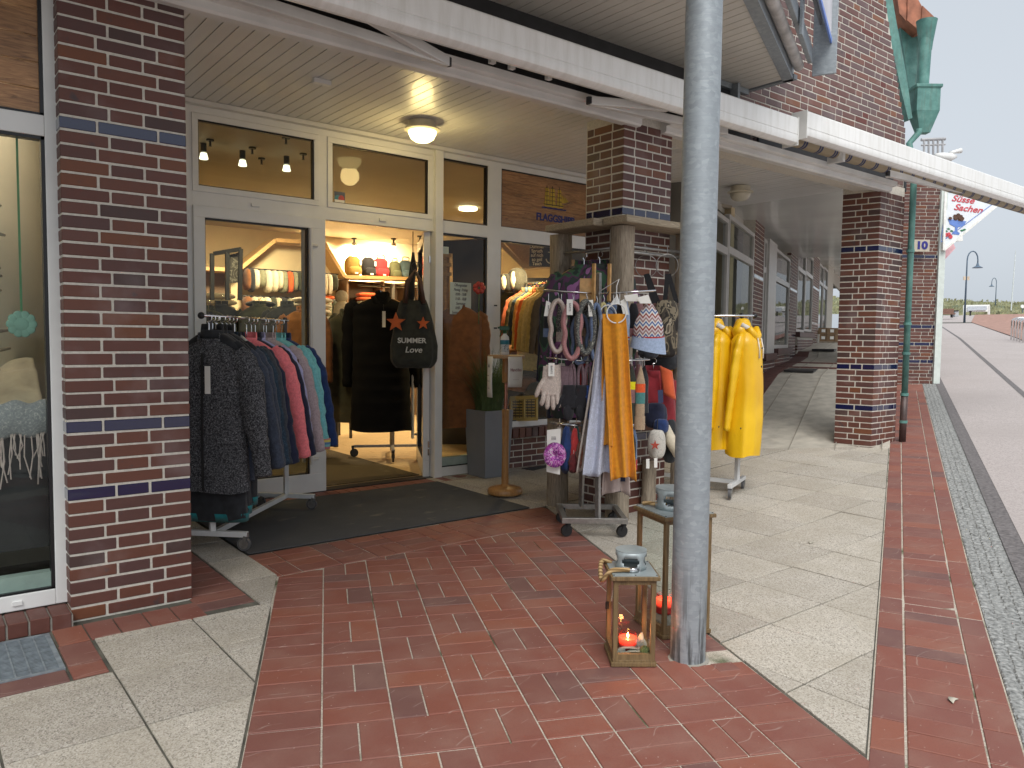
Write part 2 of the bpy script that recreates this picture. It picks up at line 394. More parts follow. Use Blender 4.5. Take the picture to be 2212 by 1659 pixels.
# ------------------------------------------------------------------ setting: ground sheets
def axis_steps(a, b, fine0, fine1, fs, cs):
    xs = []; x = a
    while x < b:
        xs.append(x); x += fs if fine0 <= x < fine1 else cs
    xs.append(b); return xs
def sheet(name, xs, ys, zf, mat, P=lambda a, b: (a, b)):
    mb = MB(); nx, ny = len(xs), len(ys)
    vs = []
    for y in ys:
        for x in xs:
            px, py = P(x, y); vs.append((px, py, zf(px, py)))
    mb.add(vs, [(j*nx+i, j*nx+i+1, (j+1)*nx+i+1, (j+1)*nx+i) for j in range(ny-1) for i in range(nx-1)])
    return mb.build(name, mat, smooth=True)
gnd = struct(sheet('ground', axis_steps(-60,260,-4,24,.5,6), axis_steps(-150,200,-4,14,.5,6), lambda x, y: gz(x,y)-.009, plain('joint_dark', (.105,.10,.08), .95, .4, 6, bump=.3)))
SA = R(25.1); SDIR = Vector((math.cos(SA), math.sin(SA))); SN = Vector((math.sin(SA), -math.cos(SA))); SP = Vector((3.137,1.523))
def st(s_, t_): p = SP+SDIR*s_+SN*t_; return (p.x, p.y)
road = struct(sheet('road', [-20+i*1.2 for i in range(130)]+[137+i*6 for i in range(8)], [1.06,2,4,7,11,16,24,40], lambda x, y: gz(x,y)+.002, ROAD, st))
band = struct(sheet('paver_band', [-6+i*.6 for i in range(220)], [.905,.98,1.055], lambda x, y: gz(x,y)+.005, GREYB, st))
# a darker wheel-worn strip of pavers running up the road
seam = struct(sheet('drain_line', [10+i*1.2 for i in range(60)], [2.3,2.42], lambda x, y: gz(x,y)+.006, GREYB, lambda a, b: st(a, b+.012*(a-10))))
# red paved square far up the road
rq = [pix(2098,697,70), pix(2212,744,33), pix(2108,686,97), pix(2450,690,92)]
def redP(a, b): q = rq[0].lerp(rq[1], a).lerp(rq[2].lerp(rq[3], a), b); return (q.x, q.y)
red = struct(sheet('red_square', [i/16 for i in range(17)], [i/16 for i in range(17)], lambda x, y: gz(x,y)+.04, REDF, redP))

# ------------------------------------------------------------------ paving pieces
def clip(poly, hp):
    """clip a convex polygon with half planes (a,b,c): keep a*x+b*y<=c"""
    for a, b, c in hp:
        out = []
        for i in range(len(poly)):
            p, q = poly[i], poly[(i+1) % len(poly)]
            dp, dq = a*p[0]+b*p[1]-c, a*q[0]+b*q[1]-c
            if dp <= 0: out.append(p)
            if (dp < 0 < dq) or (dq < 0 < dp):
                t = dp/(dp-dq); out.append((p[0]+(q[0]-p[0])*t, p[1]+(q[1]-p[1])*t))
        poly = out
        if len(poly) < 3: return []
    return poly
def area(p): return abs(sum(p[i][0]*p[(i+1)%len(p)][1]-p[(i+1)%len(p)][0]*p[i][1] for i in range(len(p))))/2
PC = {}
def piece(name, poly, mat, parent, cham=.004, top=.0, jit=.0015, zf=None):
    if len(poly) < 3 or area(poly) < .0012: return
    cx = sum(p[0] for p in poly)/len(poly); cy = sum(p[1] for p in poly)/len(poly)
    zf = zf or gz; n = len(poly); dz = top+random.uniform(-jit, jit)
    sx, sy = random.uniform(-jit, jit)*4, random.uniform(-jit, jit)*4
    ins = []
    for x, y in poly:
        d = math.hypot(x-cx, y-cy); k = max(0, 1-cham*1.4/d); ins.append((cx+(x-cx)*k, cy+(y-cy)*k))
    zz = lambda x, y, o: zf(x,y)-zf(cx,cy)+dz+(x-cx)*sx+(y-cy)*sy+o
    vs = [(x-cx, y-cy, zz(x,y,-.03)) for x, y in poly]+[(x-cx, y-cy, zz(x,y,-cham*.8)) for x, y in poly]+[(x-cx, y-cy, zz(x,y,0)) for x, y in ins]
    fs = [tuple(range(2*n,3*n))]+[(i,(i+1)%n,n+(i+1)%n,n+i) for i in range(n)]+[(n+i,n+(i+1)%n,2*n+(i+1)%n,2*n+i) for i in range(n)]
    me = bpy.data.meshes.new(name); me.from_pydata(vs, [], fs); me.materials.append(mat)
    o = bpy.data.objects.new(name, me); COL.objects.link(o); o.location = (cx, cy, zf(cx,cy)); o.parent = parent
    return o
def rect(cx, cy, ux, uy, a, b):
    return [(cx+ux[0]*i*a/2+uy[0]*j*b/2, cy+ux[1]*i*a/2+uy[1]*j*b/2) for i, j in ((-1,-1),(1,-1),(1,1),(-1,1))]
def holder(name):
    o = bpy.data.objects.new(name, None); COL.objects.link(o); o.empty_display_size = .2; return struct(o)
J = .0085
# brick path in front of the door, basket weave between two soldier borders
path = holder('brick_path')
PU = (.908,-.418); PVv = (.418,.908); MOD = .325
def uv(u, v): return (PU[0]*u+PVv[0]*v, PU[1]*u+PVv[1]*v)
hpP = [(0,1,5.445)]
k = 0
for i in range(8):
    u0 = -.35+MOD*i
    for j in range(-12, 6):
        v0 = 5.143+MOD*j
        if v0 < 1.25: continue
        horiz = (i in (0,7)) or (i+j) % 2 == 0
        for h in (0,1):
            if horiz: c = uv(u0+MOD/2, v0+MOD*(.25+.5*h)+(.08 if i == 7 else 0)); pl = rect(*c, PU, PVv, MOD-J, MOD/2-J)
            else: c = uv(u0+MOD*(.25+.5*h), v0+MOD/2); pl = rect(*c, PU, PVv, MOD/2-J, MOD-J)
            if (Vector(c)-Vector((3.367,2.66))).length < .17 and i == 7: continue
            piece('paver_brick', clip(pl, hpP), PV, path); k += 1
# cut bricks left open round the foot of the pole
for a, b, w, h in ((.11,.17,.1,.12),(-.16,.12,.08,.15),(.16,-.12,.13,.1)):
    c = (3.38+PU[0]*a+PVv[0]*b, 2.66+PU[1]*a+PVv[1]*b); piece('paver_brick', rect(*c, PU, PVv, w, h), PV, path)
ax, ay = (1,0), (0,1)
apron = holder('brick_apron')
hpA = [(0,-1,-5.455),(0,1,6.12),(-1,0,-2.125),(.908,-.418,2.25)]
for i in range(10):
    for j in range(2):
        x0 = 2.0+MOD*i; y0 = 5.46+MOD*j
        for h in (0,1):
            if (i+j) % 3: pl = rect(x0+MOD/2, y0+MOD*(.25+.5*h), ax, ay, MOD-J, MOD/2-J)
            else: pl = rect(x0+MOD*(.25+.5*h), y0+MOD/2, ax, ay, MOD/2-J, MOD-J)
            piece('paver_brick', clip(pl, hpA), PV, apron)
# soldier row along the threshold
for i in range(46): piece('paver_brick', rect(1.9+.125*i, 8.045, ax, ay, .125-J, .25), PV, apron)
# red edging round the pillar foot, cellar grate and window
edging = holder('brick_edging')
for i in range(5): piece('paver_brick', rect(.725+.166*i, 5.095, ax, ay, .166-J, .29), PV, edging)
for i in range(19): piece('paver_brick', rect(1.63, 5.115+.163*i, ax, ay, .335, .163-J), PV, edging)
piece('paver_brick', rect(.72, 4.775, ax, ay, .165, .32), PV, edging); piece('paver_brick', rect(.72, 4.515, ax, ay, .165, .18), PV, edging)
for i in range(6): piece('paver_brick', rect(.46-.33*i, 4.5, ax, ay, .33-J, .165), PV, edging)
bed = MB(); bed.add([(*p_, -.006) for p_ in (uv(-.35,1.2),uv(2.25,1.2),uv(2.25,4.75),(4.72,5.45),(4.98,6.13),(2.12,6.13),(2.1,5.5),uv(-.35,5.0))], [tuple(range(8))]); bed.build('sand_bed', SAND, path)
# washed concrete slabs
slabs = holder('slab_pavement')
hpStrip = (SN.x, SN.y, SN.dot(SP)-.012)
def tiles(x0, y0, dx, dy, ni, nj, hp, jx=.011):
    for i in range(ni):
        for j in range(nj):
            cx, cy = x0+dx*(i+.5), y0+dy*(j+.5)
            piece('paving_slab', clip(rect(cx, cy, ax, ay, dx-jx, dy-jx), hp), SLAB, slabs, cham=.003)
tiles(3.63-.61*2, 2.11-.6*3, .61, .6, 16, 9, [(-.908,.418,-2.262),hpStrip,(0,1,5.45)])
tiles(3.63, 5.45, .61, .65, 13, 1, [(-.908,.418,-2.262),hpStrip,(0,1,6.12),(1,0,10.9)])
tiles(3.63-.14, 6.12, .61, .6, 14, 4, [(-1,0,-5.11),(0,1,8.2),hpStrip,(1,0,11.2)])
tiles(.82-.55*6, 3.70-.585*5, .55, .585, 10, 7, [(.908,-.418,-.362),(0,1,4.40)])
tiles(.82, 3.70, .55, .585, 4, 3, [(.908,-.418,-.362),(0,-1,-4.405),(0,1,4.945),(-1,0,-.815)])
tiles(1.37, 4.95, .85, .585, 1, 1, [(.908,-.418,-.362),(-1,0,-1.81),(0,1,5.5)])
tiles(1.81, 5.5, .325, .6, 1, 5, [(0,1,8.0)])
# red kerb strip along the street: stretcher borders, soldier middle
strip = holder('brick_strip')
sheet('sand_bed', [-4+i*.6 for i in range(36)], [-.004,.3,.612], lambda x, y: gz(x,y)-.006, SAND, st).parent = strip
for i in range(-8, 50):
    piece('paver_brick', rect(*st(i*.3225, .0725), SDIR, SN, .3225-J, .145-J), PV, strip)
    piece('paver_brick', rect(*st(i*.3225+.11, .535), SDIR, SN, .3225-J, .145-J), PV, strip)
for i in range(-16, 100): piece('paver_brick', rect(*st(i*.1612, .305), SDIR, SN, .1612-J, .305), PV, strip)
struct(sheet('strip_far', [16.0+i*1.0 for i in range(60)], [0,.305,.61], lambda x, y: gz(x,y)-.001, plain('strip_red_far', (.27,.115,.085), .6, .15, 6), st))
# gutter of small granite setts
gut = MB()
for i in range(-30, 330):
    for j in range(4):
        s0 = i*.072+(.036 if j % 2 else 0)+random.uniform(-.006,.006); t0 = .645+j*.068+random.uniform(-.004,.004)
        c = st(s0, t0); a = .029+random.uniform(-.003,.003); z = gz(*c)+random.uniform(-.004,.003)
        q = rect(*c, SDIR, SN, a*2.1, a*2); q2 = rect(*c, SDIR, SN, a*1.6, a*1.5)
        gut.add([(*p,z-.03) for p in q]+[(*p,z-.004) for p in q]+[(*p,z+.003) for p in q2],
                [(8,9,10,11)]+[(i_,(i_+1)%4,4+(i_+1)%4,4+i_) for i_ in range(4)]+[(4+i_,4+(i_+1)%4,8+(i_+1)%4,8+i_) for i_ in range(4)])
g_ = gut.build('gutter_setts', COB); g_['kind'] = 'stuff'; g_['label'] = 'small grey granite setts in the gutter beside the red strip'
struct(sheet('gutter_bed', [-3+i*.8 for i in range(160)], [.615,.75,.905], lambda x, y: gz(x,y)-.004, COB, st))
# ------------------------------------------------------------------ brickwork
CO = .0833; JB = .014
BM = {}
def brick_mesh(l, d, h, mat, nm='brick'):
    k = (round(l,3), round(d,3), round(h,3), mat.name)
    if k in BM: return BM[k]
    c = .004; a, b, e = l/2, d/2, h/2
    vs = []
    for (x, y, z) in ((a-c,b-c,e),(a-c,b,e-c),(a,b-c,e-c)):
        for sx in (1,-1):
            for sy in (1,-1):
                for sz in (1,-1): vs.append((x*sx, y*sy, z*sz))
    bm = bmesh.new(); bv = [bm.verts.new(v) for v in vs]
    bmesh.ops.convex_hull(bm, input=bm.verts); me = bpy.data.meshes.new(nm); bm.to_mesh(me); bm.free(); me.materials.append(mat)
    BM[k] = me; return me
def put_brick(parent, c, ang, l, d, h, mat, nm='brick'):
    o = bpy.data.objects.new(nm, brick_mesh(l,d,h,mat,nm)); COL.objects.link(o); o.location = c; o.rotation_euler = (random.uniform(-.004,.004),random.uniform(-.004,.004),ang+random.uniform(-.004,.004)); o.parent = parent; o.scale = (random.uniform(.988,1.006),1,random.uniform(.95,1.03))
    return o
def brick_row(parent, o, u, nrm, start, end, z, pat, depth, mat, proud=.005):
    x = start; i = 0; ang = math.atan2(u[1], u[0])
    while x < end-.03:
        l = min(pat[i % len(pat)], end-x)
        if end-(x+l+JB) < .05: l = end-x
        c = (o[0]+u[0]*(x+l/2)-nrm[0]*(depth/2-proud), o[1]+u[1]*(x+l/2)-nrm[1]*(depth/2-proud), z)
        put_brick(parent, c, ang, l, depth, CO-JB, mat); x += l+JB; i += 1
def pillar(parent, fo, fu, fl, fn, sides, z0, r0, r1, blues, pats, spats, mat=BR, core=None, wrap=True):
    """front face at fo along fu (outward fn), side faces [(origin, dir, length, normal, at_end)] share its corners"""
    d = .15
    p = core
    for r in range(r0, r1):
        z = z0+(r+.5)*CO; mt = BLUE if r in blues else mat; ev = r % 2
        s0 = -.005; e0 = fl+.005
        for (so_, su, sl_, sn, at_end) in sides:
            if ev and wrap:
                if at_end: e0 -= d+JB+.005
                else: s0 += d+JB+.005
        brick_row(p, fo, fu, fn, s0, e0, z, pats[ev], d, mt)
        if ev and wrap and abs(sides[0][1][0]) > .05: brick_row(p, fo, fu, fn, -.003, d, z, [d+.003], .1, mt)
        for (so_, su, sl_, sn, at_end) in sides:
            brick_row(p, so_, su, sn, -.005 if (ev and wrap) else d+JB-.0*ev, sl_, z, spats[ev], d, mt)
            if not ev and abs(su[0]) > .05: brick_row(p, so_, su, sn, -.002, d, z, [d+.002], .1, mt)
shop = T('shop_building', 'red brick shop building with glazed entrance, brick pillars and white boarded soffit', 'building', (4,6,0))
def core(name, x0, x1, y0, y1, z0, z1, mat=MO): return MB().box(x0,x1,y0,y1,z0,z1).build(name, mat, shop)
PF = [[.195,.335,.16],[.262,.184,.25]]
c1 = core('brick_pillar', .765,1.475,5.33,5.84,-.03,3.95)
pillar(shop, (.765,5.33), (1,0), .71, (0,-1), [((.765,5.33),(0,1),.5,(-1,0),False),((1.475,5.33),(0,1),.5,(1,0),True)], -.005, 0, 47, {9,14,36}, PF, [[.2,.2],[.15,.2]], BR, c1, wrap=False)
c2 = core('brick_pillar', 5.572,6.277,5.33,5.85,-.03,4.0)
pillar(shop, (5.572,5.33), (1,0), .705, (0,-1), [((5.572,5.33),(0,1),.51,(-1,0),False)], 0, 0, 47, {9,14,36}, [[.165,.155,.19,.15],[.25,.2,.22]], [[.245,.245],[.16,.15,.17]], BR, c2)
# right pillar: its left face stands a little askew
a3 = R(102.6); u3 = (math.cos(a3), math.sin(a3)); n3 = (-math.sin(a3), math.cos(a3))
mb = MB().prism([(10.70,5.33),(11.40,5.33),(11.40,5.85),(10.70+u3[0]*.5,5.33+u3[1]*.5)], .1, 4.0)
c3 = mb.build('brick_pillar', MO, shop)
pillar(shop, (10.70,5.33), (1,0), .70, (0,-1), [((10.70,5.33),u3,.5,n3,False)], .05, 2, 46, {9,16,36}, [[.24,.15,.27],[.15,.30,.22]], [[.15,.15,.17],[.24,.24]], BR, c3)
# gable wall over the awnings
def gx(z): return 11.5-(z-4.65)*.445
mb = MB(); mb.plate([(6.2,5.36,3.9),(11.42,5.36,3.9),(11.42,5.36,4.7),(gx(7.6),5.36,7.6),(6.2,5.36,7.6)], (0,-1,0), .3)
gable = mb.build('gable_wall', MO, shop)
cnt = 0; far = []
for r in range(0, 44):
    z = 3.95+(r+.5)*CO; x = 6.25+[0,.17,.36,.09][r % 4]; i = r % 3
    lim = min(gx(z), 11.42)-.02
    while x < lim-.05:
        l = (.31,.31,.15)[i % 3]; l = min(l, lim-x); i += 1
        vis = z > 4.3+.0 and x > 7.7+(z-4.5)*.5
        if vis and cnt < 300 and z < 6.9:
            put_brick(gable, (x+l/2, 5.36+.06, z), 0, l, .13, CO-JB, BRW); cnt += 1
        else: far.append((x, l, z))
        x += l+JB
mb = MB()
for x, l, z in far: mb.box(x, x+l, 5.355, 5.4, z-(CO-JB)/2, z+(CO-JB)/2)
o = mb.build('brick_remainder', BRW, gable); o['kind'] = 'stuff'

# ------------------------------------------------------------------ beam, soffit
mb = MB(); prof = [(5.25,3.935),(5.25,3.885),(5.27,3.868),(5.36,3.868),(5.36,3.99),(5.44,3.99),(5.44,4.0),(5.18,4.0),(5.18,3.945),(5.2,3.935)]
for a, b in ((-4,5.74),(6.10,10.86)):
    n = len(prof); mb.add([(a,y,z) for y,z in prof]+[(b,y,z) for y,z in prof], [tuple(range(n))[::-1], tuple(range(n,2*n))]+[(i,(i+1)%n,n+(i+1)%n,n+i) for i in range(n)])
mb.build('fascia_beam', BEAM, shop)
MB().box(-4,11.6,5.40,5.5,3.98,4.3).build('cavity_shade_board', DARKM, shop)  # dark board puts the shade of the cavity above the beam into colour
sof = MB().box(1.45,11.6,5.4,8.9,4.16,4.2).build('soffit', BEAM, shop)
me = MB().box(-.0555,.0555,-1.37,1.75,-.012,0); pm = me.mesh('plank', WHITED)
for i in range(84):
    o = bpy.data.objects.new('plank', pm); COL.objects.link(o); o.location = (1.54+i*.12, 6.81, 4.148+random.uniform(-.001,.001)); o.parent = sof
# cornice strip where soffit meets the glazing
MB().box(1.6,8.2,8.12,8.2,4.085,4.13).build('cornice', BEAM, shop)
MB().box(-3,.75,5.40,5.9,3.9,3.98).build('window_head', BEAM, shop)
MB().box(1.5,1.6,5.84,8.25,0,4.15).build('side_wall', BEAM, shop)

# ------------------------------------------------------------------ shopfront
YF = 8.21
fr = MB()
def fb(x0,x1,z0,z1,y0=YF,y1=YF+.08): fr.box(x0,x1,y0,y1,z0,z1)
fb(1.6,2.333,0,4.135); fb(2.333,6.055,4.02,4.135); fb(2.333,5.215,3.093,3.235)            # jamb, head, door transom
fb(3.70,3.80,3.235,4.02); fb(5.19,5.215,3.235,4.02); fb(2.333,2.335,3.2,4.0)
fb(5.215,5.325,-.0,4.085,YF-.055,YF+.08)                                                # door post
fb(5.325,6.055,3.093,3.245); fb(5.325,6.055,-.0,.115)
fb(6.055,6.275,0,4.135); fb(6.275,9.0,4.02,4.135); fb(6.275,9.0,3.08,3.258); fb(6.275,9.0,.56,.64)
for x in (7.95,8.92): fb(x,x+.08,.64,4.05)
fr.build('shopfront_frame', WHITE, shop, bevel=.004)
# opening top lights: sash, gasket, pane
def sash(x0,x1,z0,z1,w=.06,y=YF-.012, nm='window', glassm=GL):
    m_ = MB()
    m_.box(x0,x1,y,y+.05,z1-w,z1); m_.box(x0,x1,y,y+.05,z0,z0+w); m_.box(x0,x0+w,y,y+.05,z0+w,z1-w); m_.box(x1-w,x1,y,y+.05,z0+w,z1-w)
    s_ = m_.build(nm, WHITE, shop, bevel=.003)
    g = MB(); k = .012; a, b, c, d = x0+w, x1-w, z0+w, z1-w
    for q in ((a,b,d-k*1.6,d),(a,b,c,c+k*.7),(a,a+k*.6,c,d),(b-k*1.6,b,c,d)): g.box(q[0],q[1],y+.012,y+.05,q[2],q[3])
    g.build('gasket', GASK, s_)
    MB().box(a,b,y+.03,y+.036,c,d).build('pane', glassm, s_)
    return s_
sash(2.335,3.70,3.235,4.015); sash(3.80,5.19,3.235,4.015)
def pane(x0,x1,z0,z1,y=YF+.035):
    g = MB(); k = .014
    for q in ((x0,x1,z1-k*1.5,z1),(x0,x1,z0,z0+k),(x0,x0+k*.7,z0,z1),(x1-k*1.6,x1,z0,z1)): g.box(q[0],q[1],YF+.012,YF+.07,q[2],q[3])
    g.build('gasket', GASK, shop); MB().box(x0,x1,y,y+.006,z0,z1).build('pane', GL, shop)
pane(5.33,6.055,3.245,4.02); pane(5.33,6.055,.115,3.09)
for a, b in ((6.28,7.95),(8.03,8.92)):
    pane(a,b,.64,3.08)
    if a > 7: pane(a,b,3.258,4.02)
MB().box(5.335,6.05,YF+.02,YF+.1,.12,.235).build('glazing_rail', plain('pale_green_rail',(.36,.44,.40),.4), shop)
# brick plinth below the big window, rowlock sill on top
pl = MB().box(6.28,9.0,YF-.0,YF+.2,-.05,.56).build('plinth', MO, shop)
for r in range(5):
    brick_row(pl, (6.28,YF), (1,0), (0,-1), .0, 2.3, -.02+(r+.5)*CO, [[.24,.15],[.15,.24]][r%2], .1, BR)
for i in range(19): put_brick(pl, (6.35+i*.115, YF-.03, .49), pi/2, .2, .1, .135, BR, 'sill_brick')
# doors: left leaf shut, right leaf swung inwards
def door_leaf(nm, label, M, handle_side):
    e = MB(); w = 1.43; h = 3.085
    for q in ((0,w,h-.115,h),(0,w,0,.21),(0,.115,.21,h-.115),(w-.195,w,.21,h-.115)): e.box(q[0],q[1],-.03,.05,q[2],q[3])
    lf = e.xf(M).build(nm, WHITE, shop, bevel=.004); lf['label'] = label
    g = MB()
    for q in ((.115,w-.195,h-.133,h-.115),(.115,w-.195,.21,.222),(.115,.123,.21,h-.115),(w-.213,w-.195,.21,h-.115)): g.box(q[0],q[1],-.01,.045,q[2],q[3])
    g.xf(M).build('gasket', GASK, lf)
    MB().box(.115,w-.195,.012,.018,.21,h-.115).xf(M).build('pane', GL, lf)
    for sgn, y in ((-1,-.095),(1,.115)):
        t = MB().tube([(w-.205,y,.33),(w-.205,y,2.96)], .021, 12)
        for z in (.38,2.78): t.tube([(w-.205,y,z),(w-.10,(-.03 if sgn<0 else .05),z)], .016, 8)
        t.xf(M).build('handle', BEAM, lf, smooth=40)
    m_ = MB().box(.0,w,-.036,-.031,.655,.66); 
    m_.xf(M).build('seam', BEAM, lf)
    return lf
door_leaf('door_leaf', 'closed white glazed door leaf', Matrix.Translation((2.333,YF,.005)), 1)
Mo = Matrix.Translation((5.17,YF+.06,.005)) @ Matrix.Rotation(R(62),4,'Z'); 
door_leaf('door_leaf', 'white glazed door leaf swung open inwards', Mo, 1)
hg = MB()
for z in (.32,.42,1.6,2.75): hg.tube([(5.195,YF+.05,z-.04),(5.195,YF+.05,z+.04)], .018, 10)
hg.build('hinge', CHROME, shop, smooth=40)
MB().box(2.3,5.22,YF-.02,YF+.16,-.01,.008).build('threshold', DARKM, shop)
# small vent clips on the frames
for x in (2.98,4.5): MB().box(x-.045,x+.045,YF-.02,YF,3.145,3.175).build('frame_clip', WHITE, shop)

# ------------------------------------------------------------------ sign panel over the window
def sign_wood():
    n = NT('printed_planks'); n.bsdf(rough=.32); c = n.coord()
    x = n.noise(n.mapping(c, (1.1,1,9)), 4, 7, .62, 1.6); y = n.noise(n.mapping(c, (1,1,5)), 1.4, 3)
    a = n.ramp(x.outputs[0], [(.26,(.11,.055,.026)),(.42,(.33,.17,.075)),(.6,(.48,.26,.115)),(.78,(.60,.37,.18))])
    a = n.mix(a, (.05,.022,.012), n.math('MULTIPLY', n.ramp(y.outputs[0], [(.35,(1,1,1)),(.6,(0,0,0))]),   .35)); n.col(a); return n.m
SW = sign_wood()
sg = MB()
for i in range(5):
    z0 = 3.262+i*.152; sg.box(6.285,7.945,YF+.028,YF+.05,z0,min(z0+.149,4.018))
sign = sg.build('sign_board', SW, shop, bevel=.003); sign['label'] = 'wood print sign board with yellow sailing ship and blue lettering'
g = MB()
for q in ((6.28,7.95,4.005,4.02),(6.28,7.95,3.258,3.264),(6.28,6.29,3.26,4.02)): g.box(q[0],q[1],YF+.01,YF+.06,q[2],q[3])
g.build('sign_gasket', GASK, shop)
GOLD = plain('sail_gold', (.55,.38,.04), .5, .1); NAVY = plain('sign_navy', (.02,.028,.16), .5, .1); DKB = plain('sign_dark', (.03,.025,.03), .5)
SM = face_M((7.262,YF+.026,3.0), (1,0,0), (0,0,1))
text('lettering', 'FLAGGSHIPP', .135, NAVY, sign, SM @ Matrix.Translation((0,.46,0)), .003, .95, off=.005)
text('lettering', 'JUIST', .062, NAVY, sign, SM @ Matrix.Translation((-.01,.353,0)), .003, 1.0, off=.002)
# emblem: three-master under full sail
em = MB(); em.cur = 0
def sail(x, z, w, h, lean=.04):
    p = [(x-w*.46,z+h/2),(x+w*.44,z+h/2+.006),(x+w*.5+lean*.4,z-h*.35),(x+w*.3,z-h/2+.008),(x-w*.5+lean*.3,z-h/2)]
    em.cur = 1; em.plate([(a-.006*(1 if a<x else -1)*-1, YF+.0225, b+.006*(1 if b>z else -1)) for a, b in p], (0,-1,0), .003)
    em.cur = 0; em.plate([(a, YF+.0205, b) for a, b in p], (0,-1,0), .003)
for mx_, ws in ((7.09,(.06,.075,.085,.09)),(7.19,(.075,.09,.1,.105)),(7.32,(.06,.075,.09,.095))):
    for k_, w_ in enumerate(ws): sail(mx_, 3.845-k_*.058, w_, .05)
    em.cur = 1; em.box(mx_-.004,mx_+.004,YF+.019,YF+.024,3.63,3.905)
for a, b, c_ in (((7.375,3.82),(7.42,3.70),(7.37,3.69)),((7.40,3.80),(7.46,3.71),(7.42,3.70)),((7.43,3.785),(7.50,3.72),(7.46,3.715))):
    em.cur = 0; em.plate([(a[0],YF+.0205,a[1]),(b[0],YF+.0205,b[1]),(c_[0],YF+.0205,c_[1])], (0,-1,0), .003)
em.cur = 0; em.plate([(7.02,YF+.0205,3.668),(7.05,YF+.0205,3.655),(7.36,YF+.0205,3.65),(7.42,YF+.0205,3.675),(7.38,YF+.0205,3.62),(7.06,YF+.0205,3.615)], (0,-1,0), .003)
em.cur = 1; em.plate([(7.03,YF+.019,3.652),(7.40,YF+.019,3.655),(7.395,YF+.019,3.643),(7.04,YF+.019,3.64)], (0,-1,0), .003)
em.bar((7.40,YF+.021,3.67),(7.52,YF+.021,3.715), .004, .006)
em.cur = 2
for k_ in range(9): em.plate([(7.0+k_*.05,YF+.019,3.605+.008*(k_%2)),(7.06+k_*.05,YF+.019,3.612-.006*(k_%2)),(7.05+k_*.05,YF+.019,3.59),(7.0+k_*.05,YF+.019,3.588)], (0,-1,0), .003)
em.build('ship_emblem', [GOLD, DKB, NAVY], sign)

# ------------------------------------------------------------------ left shop window
YW = 5.45
m_ = MB()
for q in ((.70,.775,.09,3.95),(-3,.70,2.961,3.085),(-3,.70,.09,.187),(-3,.70,3.86,3.95),(-1.1,-1.02,.18,3.9)): m_.box(q[0],q[1],YW,YW+.09,q[2],q[3])
lw = m_.build('display_window', WHITE, shop, bevel=.005); lw['label'] = 'tall display window with white frame left of the pillar'
g = MB()
for q in ((.68,.70,.187,2.961),(-1.02,.70,2.941,2.961),(-1.02,.70,.187,.2),(.68,.70,3.085,3.86),(-1.02,.70,3.085,3.1)): g.box(q[0],q[1],YW+.012,YW+.08,q[2],q[3])
g.build('gasket', GASK, lw)
MB().box(-1.02,.69,YW+.03,YW+.036,.19,2.955).build('pane', GL, lw)
MB().box(-1.02,.685,YW+.04,YW+.12,.2,.29).build('glazing_rail', MATS['pale_green_rail'], lw)
sg = MB()
for i in range(5): sg.box(-1.02,.69,YW+.03,YW+.05,3.09+i*.155,3.09+i*.155+.151)
sg.build('sign_board', SW, lw, bevel=.003)
for q in ((.49,.52,.135),): MB().box(.47,.52,YW-.012,YW,.125,.15).build('frame_clip', WHITE, lw)
sill = MB().box(-3,.76,5.24,5.6,-.05,.07).build('window_plinth', MOG, shop)
for i in range(16): put_brick(sill, (.70-i*.112, 5.34, .04), pi/2, .22, .1, .095, BR, 'sill_brick')
MB().box(-3,.75,5.56,5.62,0,.1).build('plinth_back', MOG, shop)
# upper storey behind the balcony
MB().box(-6,6.2,5.42,5.7,4.65,7.6).build('upper_wall', BRW, shop); MB().box(-6,7.4,5.325,5.41,4.25,4.64).build('gap_shade_board', DARKM, shop)  # dark board stands in for the shade between awnings and balcony
MB().box(-6,11.3,5.72,9,7.4,7.6).build('roof_deck', BEAM, shop)

# ------------------------------------------------------------------ awnings
def awning(label, x0, x1, yb, zb, h):
    a = T('awning', label, 'awning', ((x0+x1)/2, 5.1, zb))
    pr = [(yb+.10,zb+h),(yb+.01,zb+h-.006),(yb,zb+h-.02),(yb,zb+h*.385),(yb+.006,zb+h*.375),(yb+.006,zb+h*.355),(yb,zb+h*.345),(yb-.004,zb+h*.2),(yb+.006,zb+h*.09),(yb+.03,zb+.012),(yb+.07,zb),(yb+.11,zb+.006),(yb+.12,zb+.03),(yb+.12,zb+h*.9)]
    n = len(pr); b = MB(); b.add([(x0,y,z) for y,z in pr]+[(x1,y,z) for y,z in pr], [tuple(range(n))[::-1], tuple(range(n,2*n))]+[(i,(i+1)%n,n+(i+1)%n,n+i) for i in range(n)])
    b.build('front_bar', AWN, a, smooth=25)
    return a
STR = NT('awning_stripe'); STR.bsdf(rough=.9); _sp = STR.n('ShaderNodeSeparateXYZ'); STR.l(STR.coord(), _sp.inputs[0])
_f = STR.math('FRACT', STR.math('MULTIPLY', _sp.outputs[0], 3.0))
STR.col(STR.ramp(_f, [(0,(.36,.30,.21)),(.55,(.36,.30,.21)),(.56,(.05,.06,.13)),(.66,(.30,.27,.22)),(.70,(.05,.06,.13)),(.80,(.05,.06,.13)),(.81,(.36,.30,.21))], 'CONSTANT')); STR = STR.m
def arm(a, pts, w=.075):
    b = MB()
    for p, q in zip(pts, pts[1:]): b.bar(p, q, w*.75, w)
    b.build('folding_arm', BEAM, a, bevel=.006)
    e = MB(); e.tube([Vector(pts[1])-Vector((0,0,.03)), Vector(pts[1])+Vector((0,0,.03))], .03, 12); e.build('elbow', DARKM, a)
aw1 = awning('long white awning bar over the shop entrance, left of the gap', -3, 7.66, 4.75, 3.905, .295)
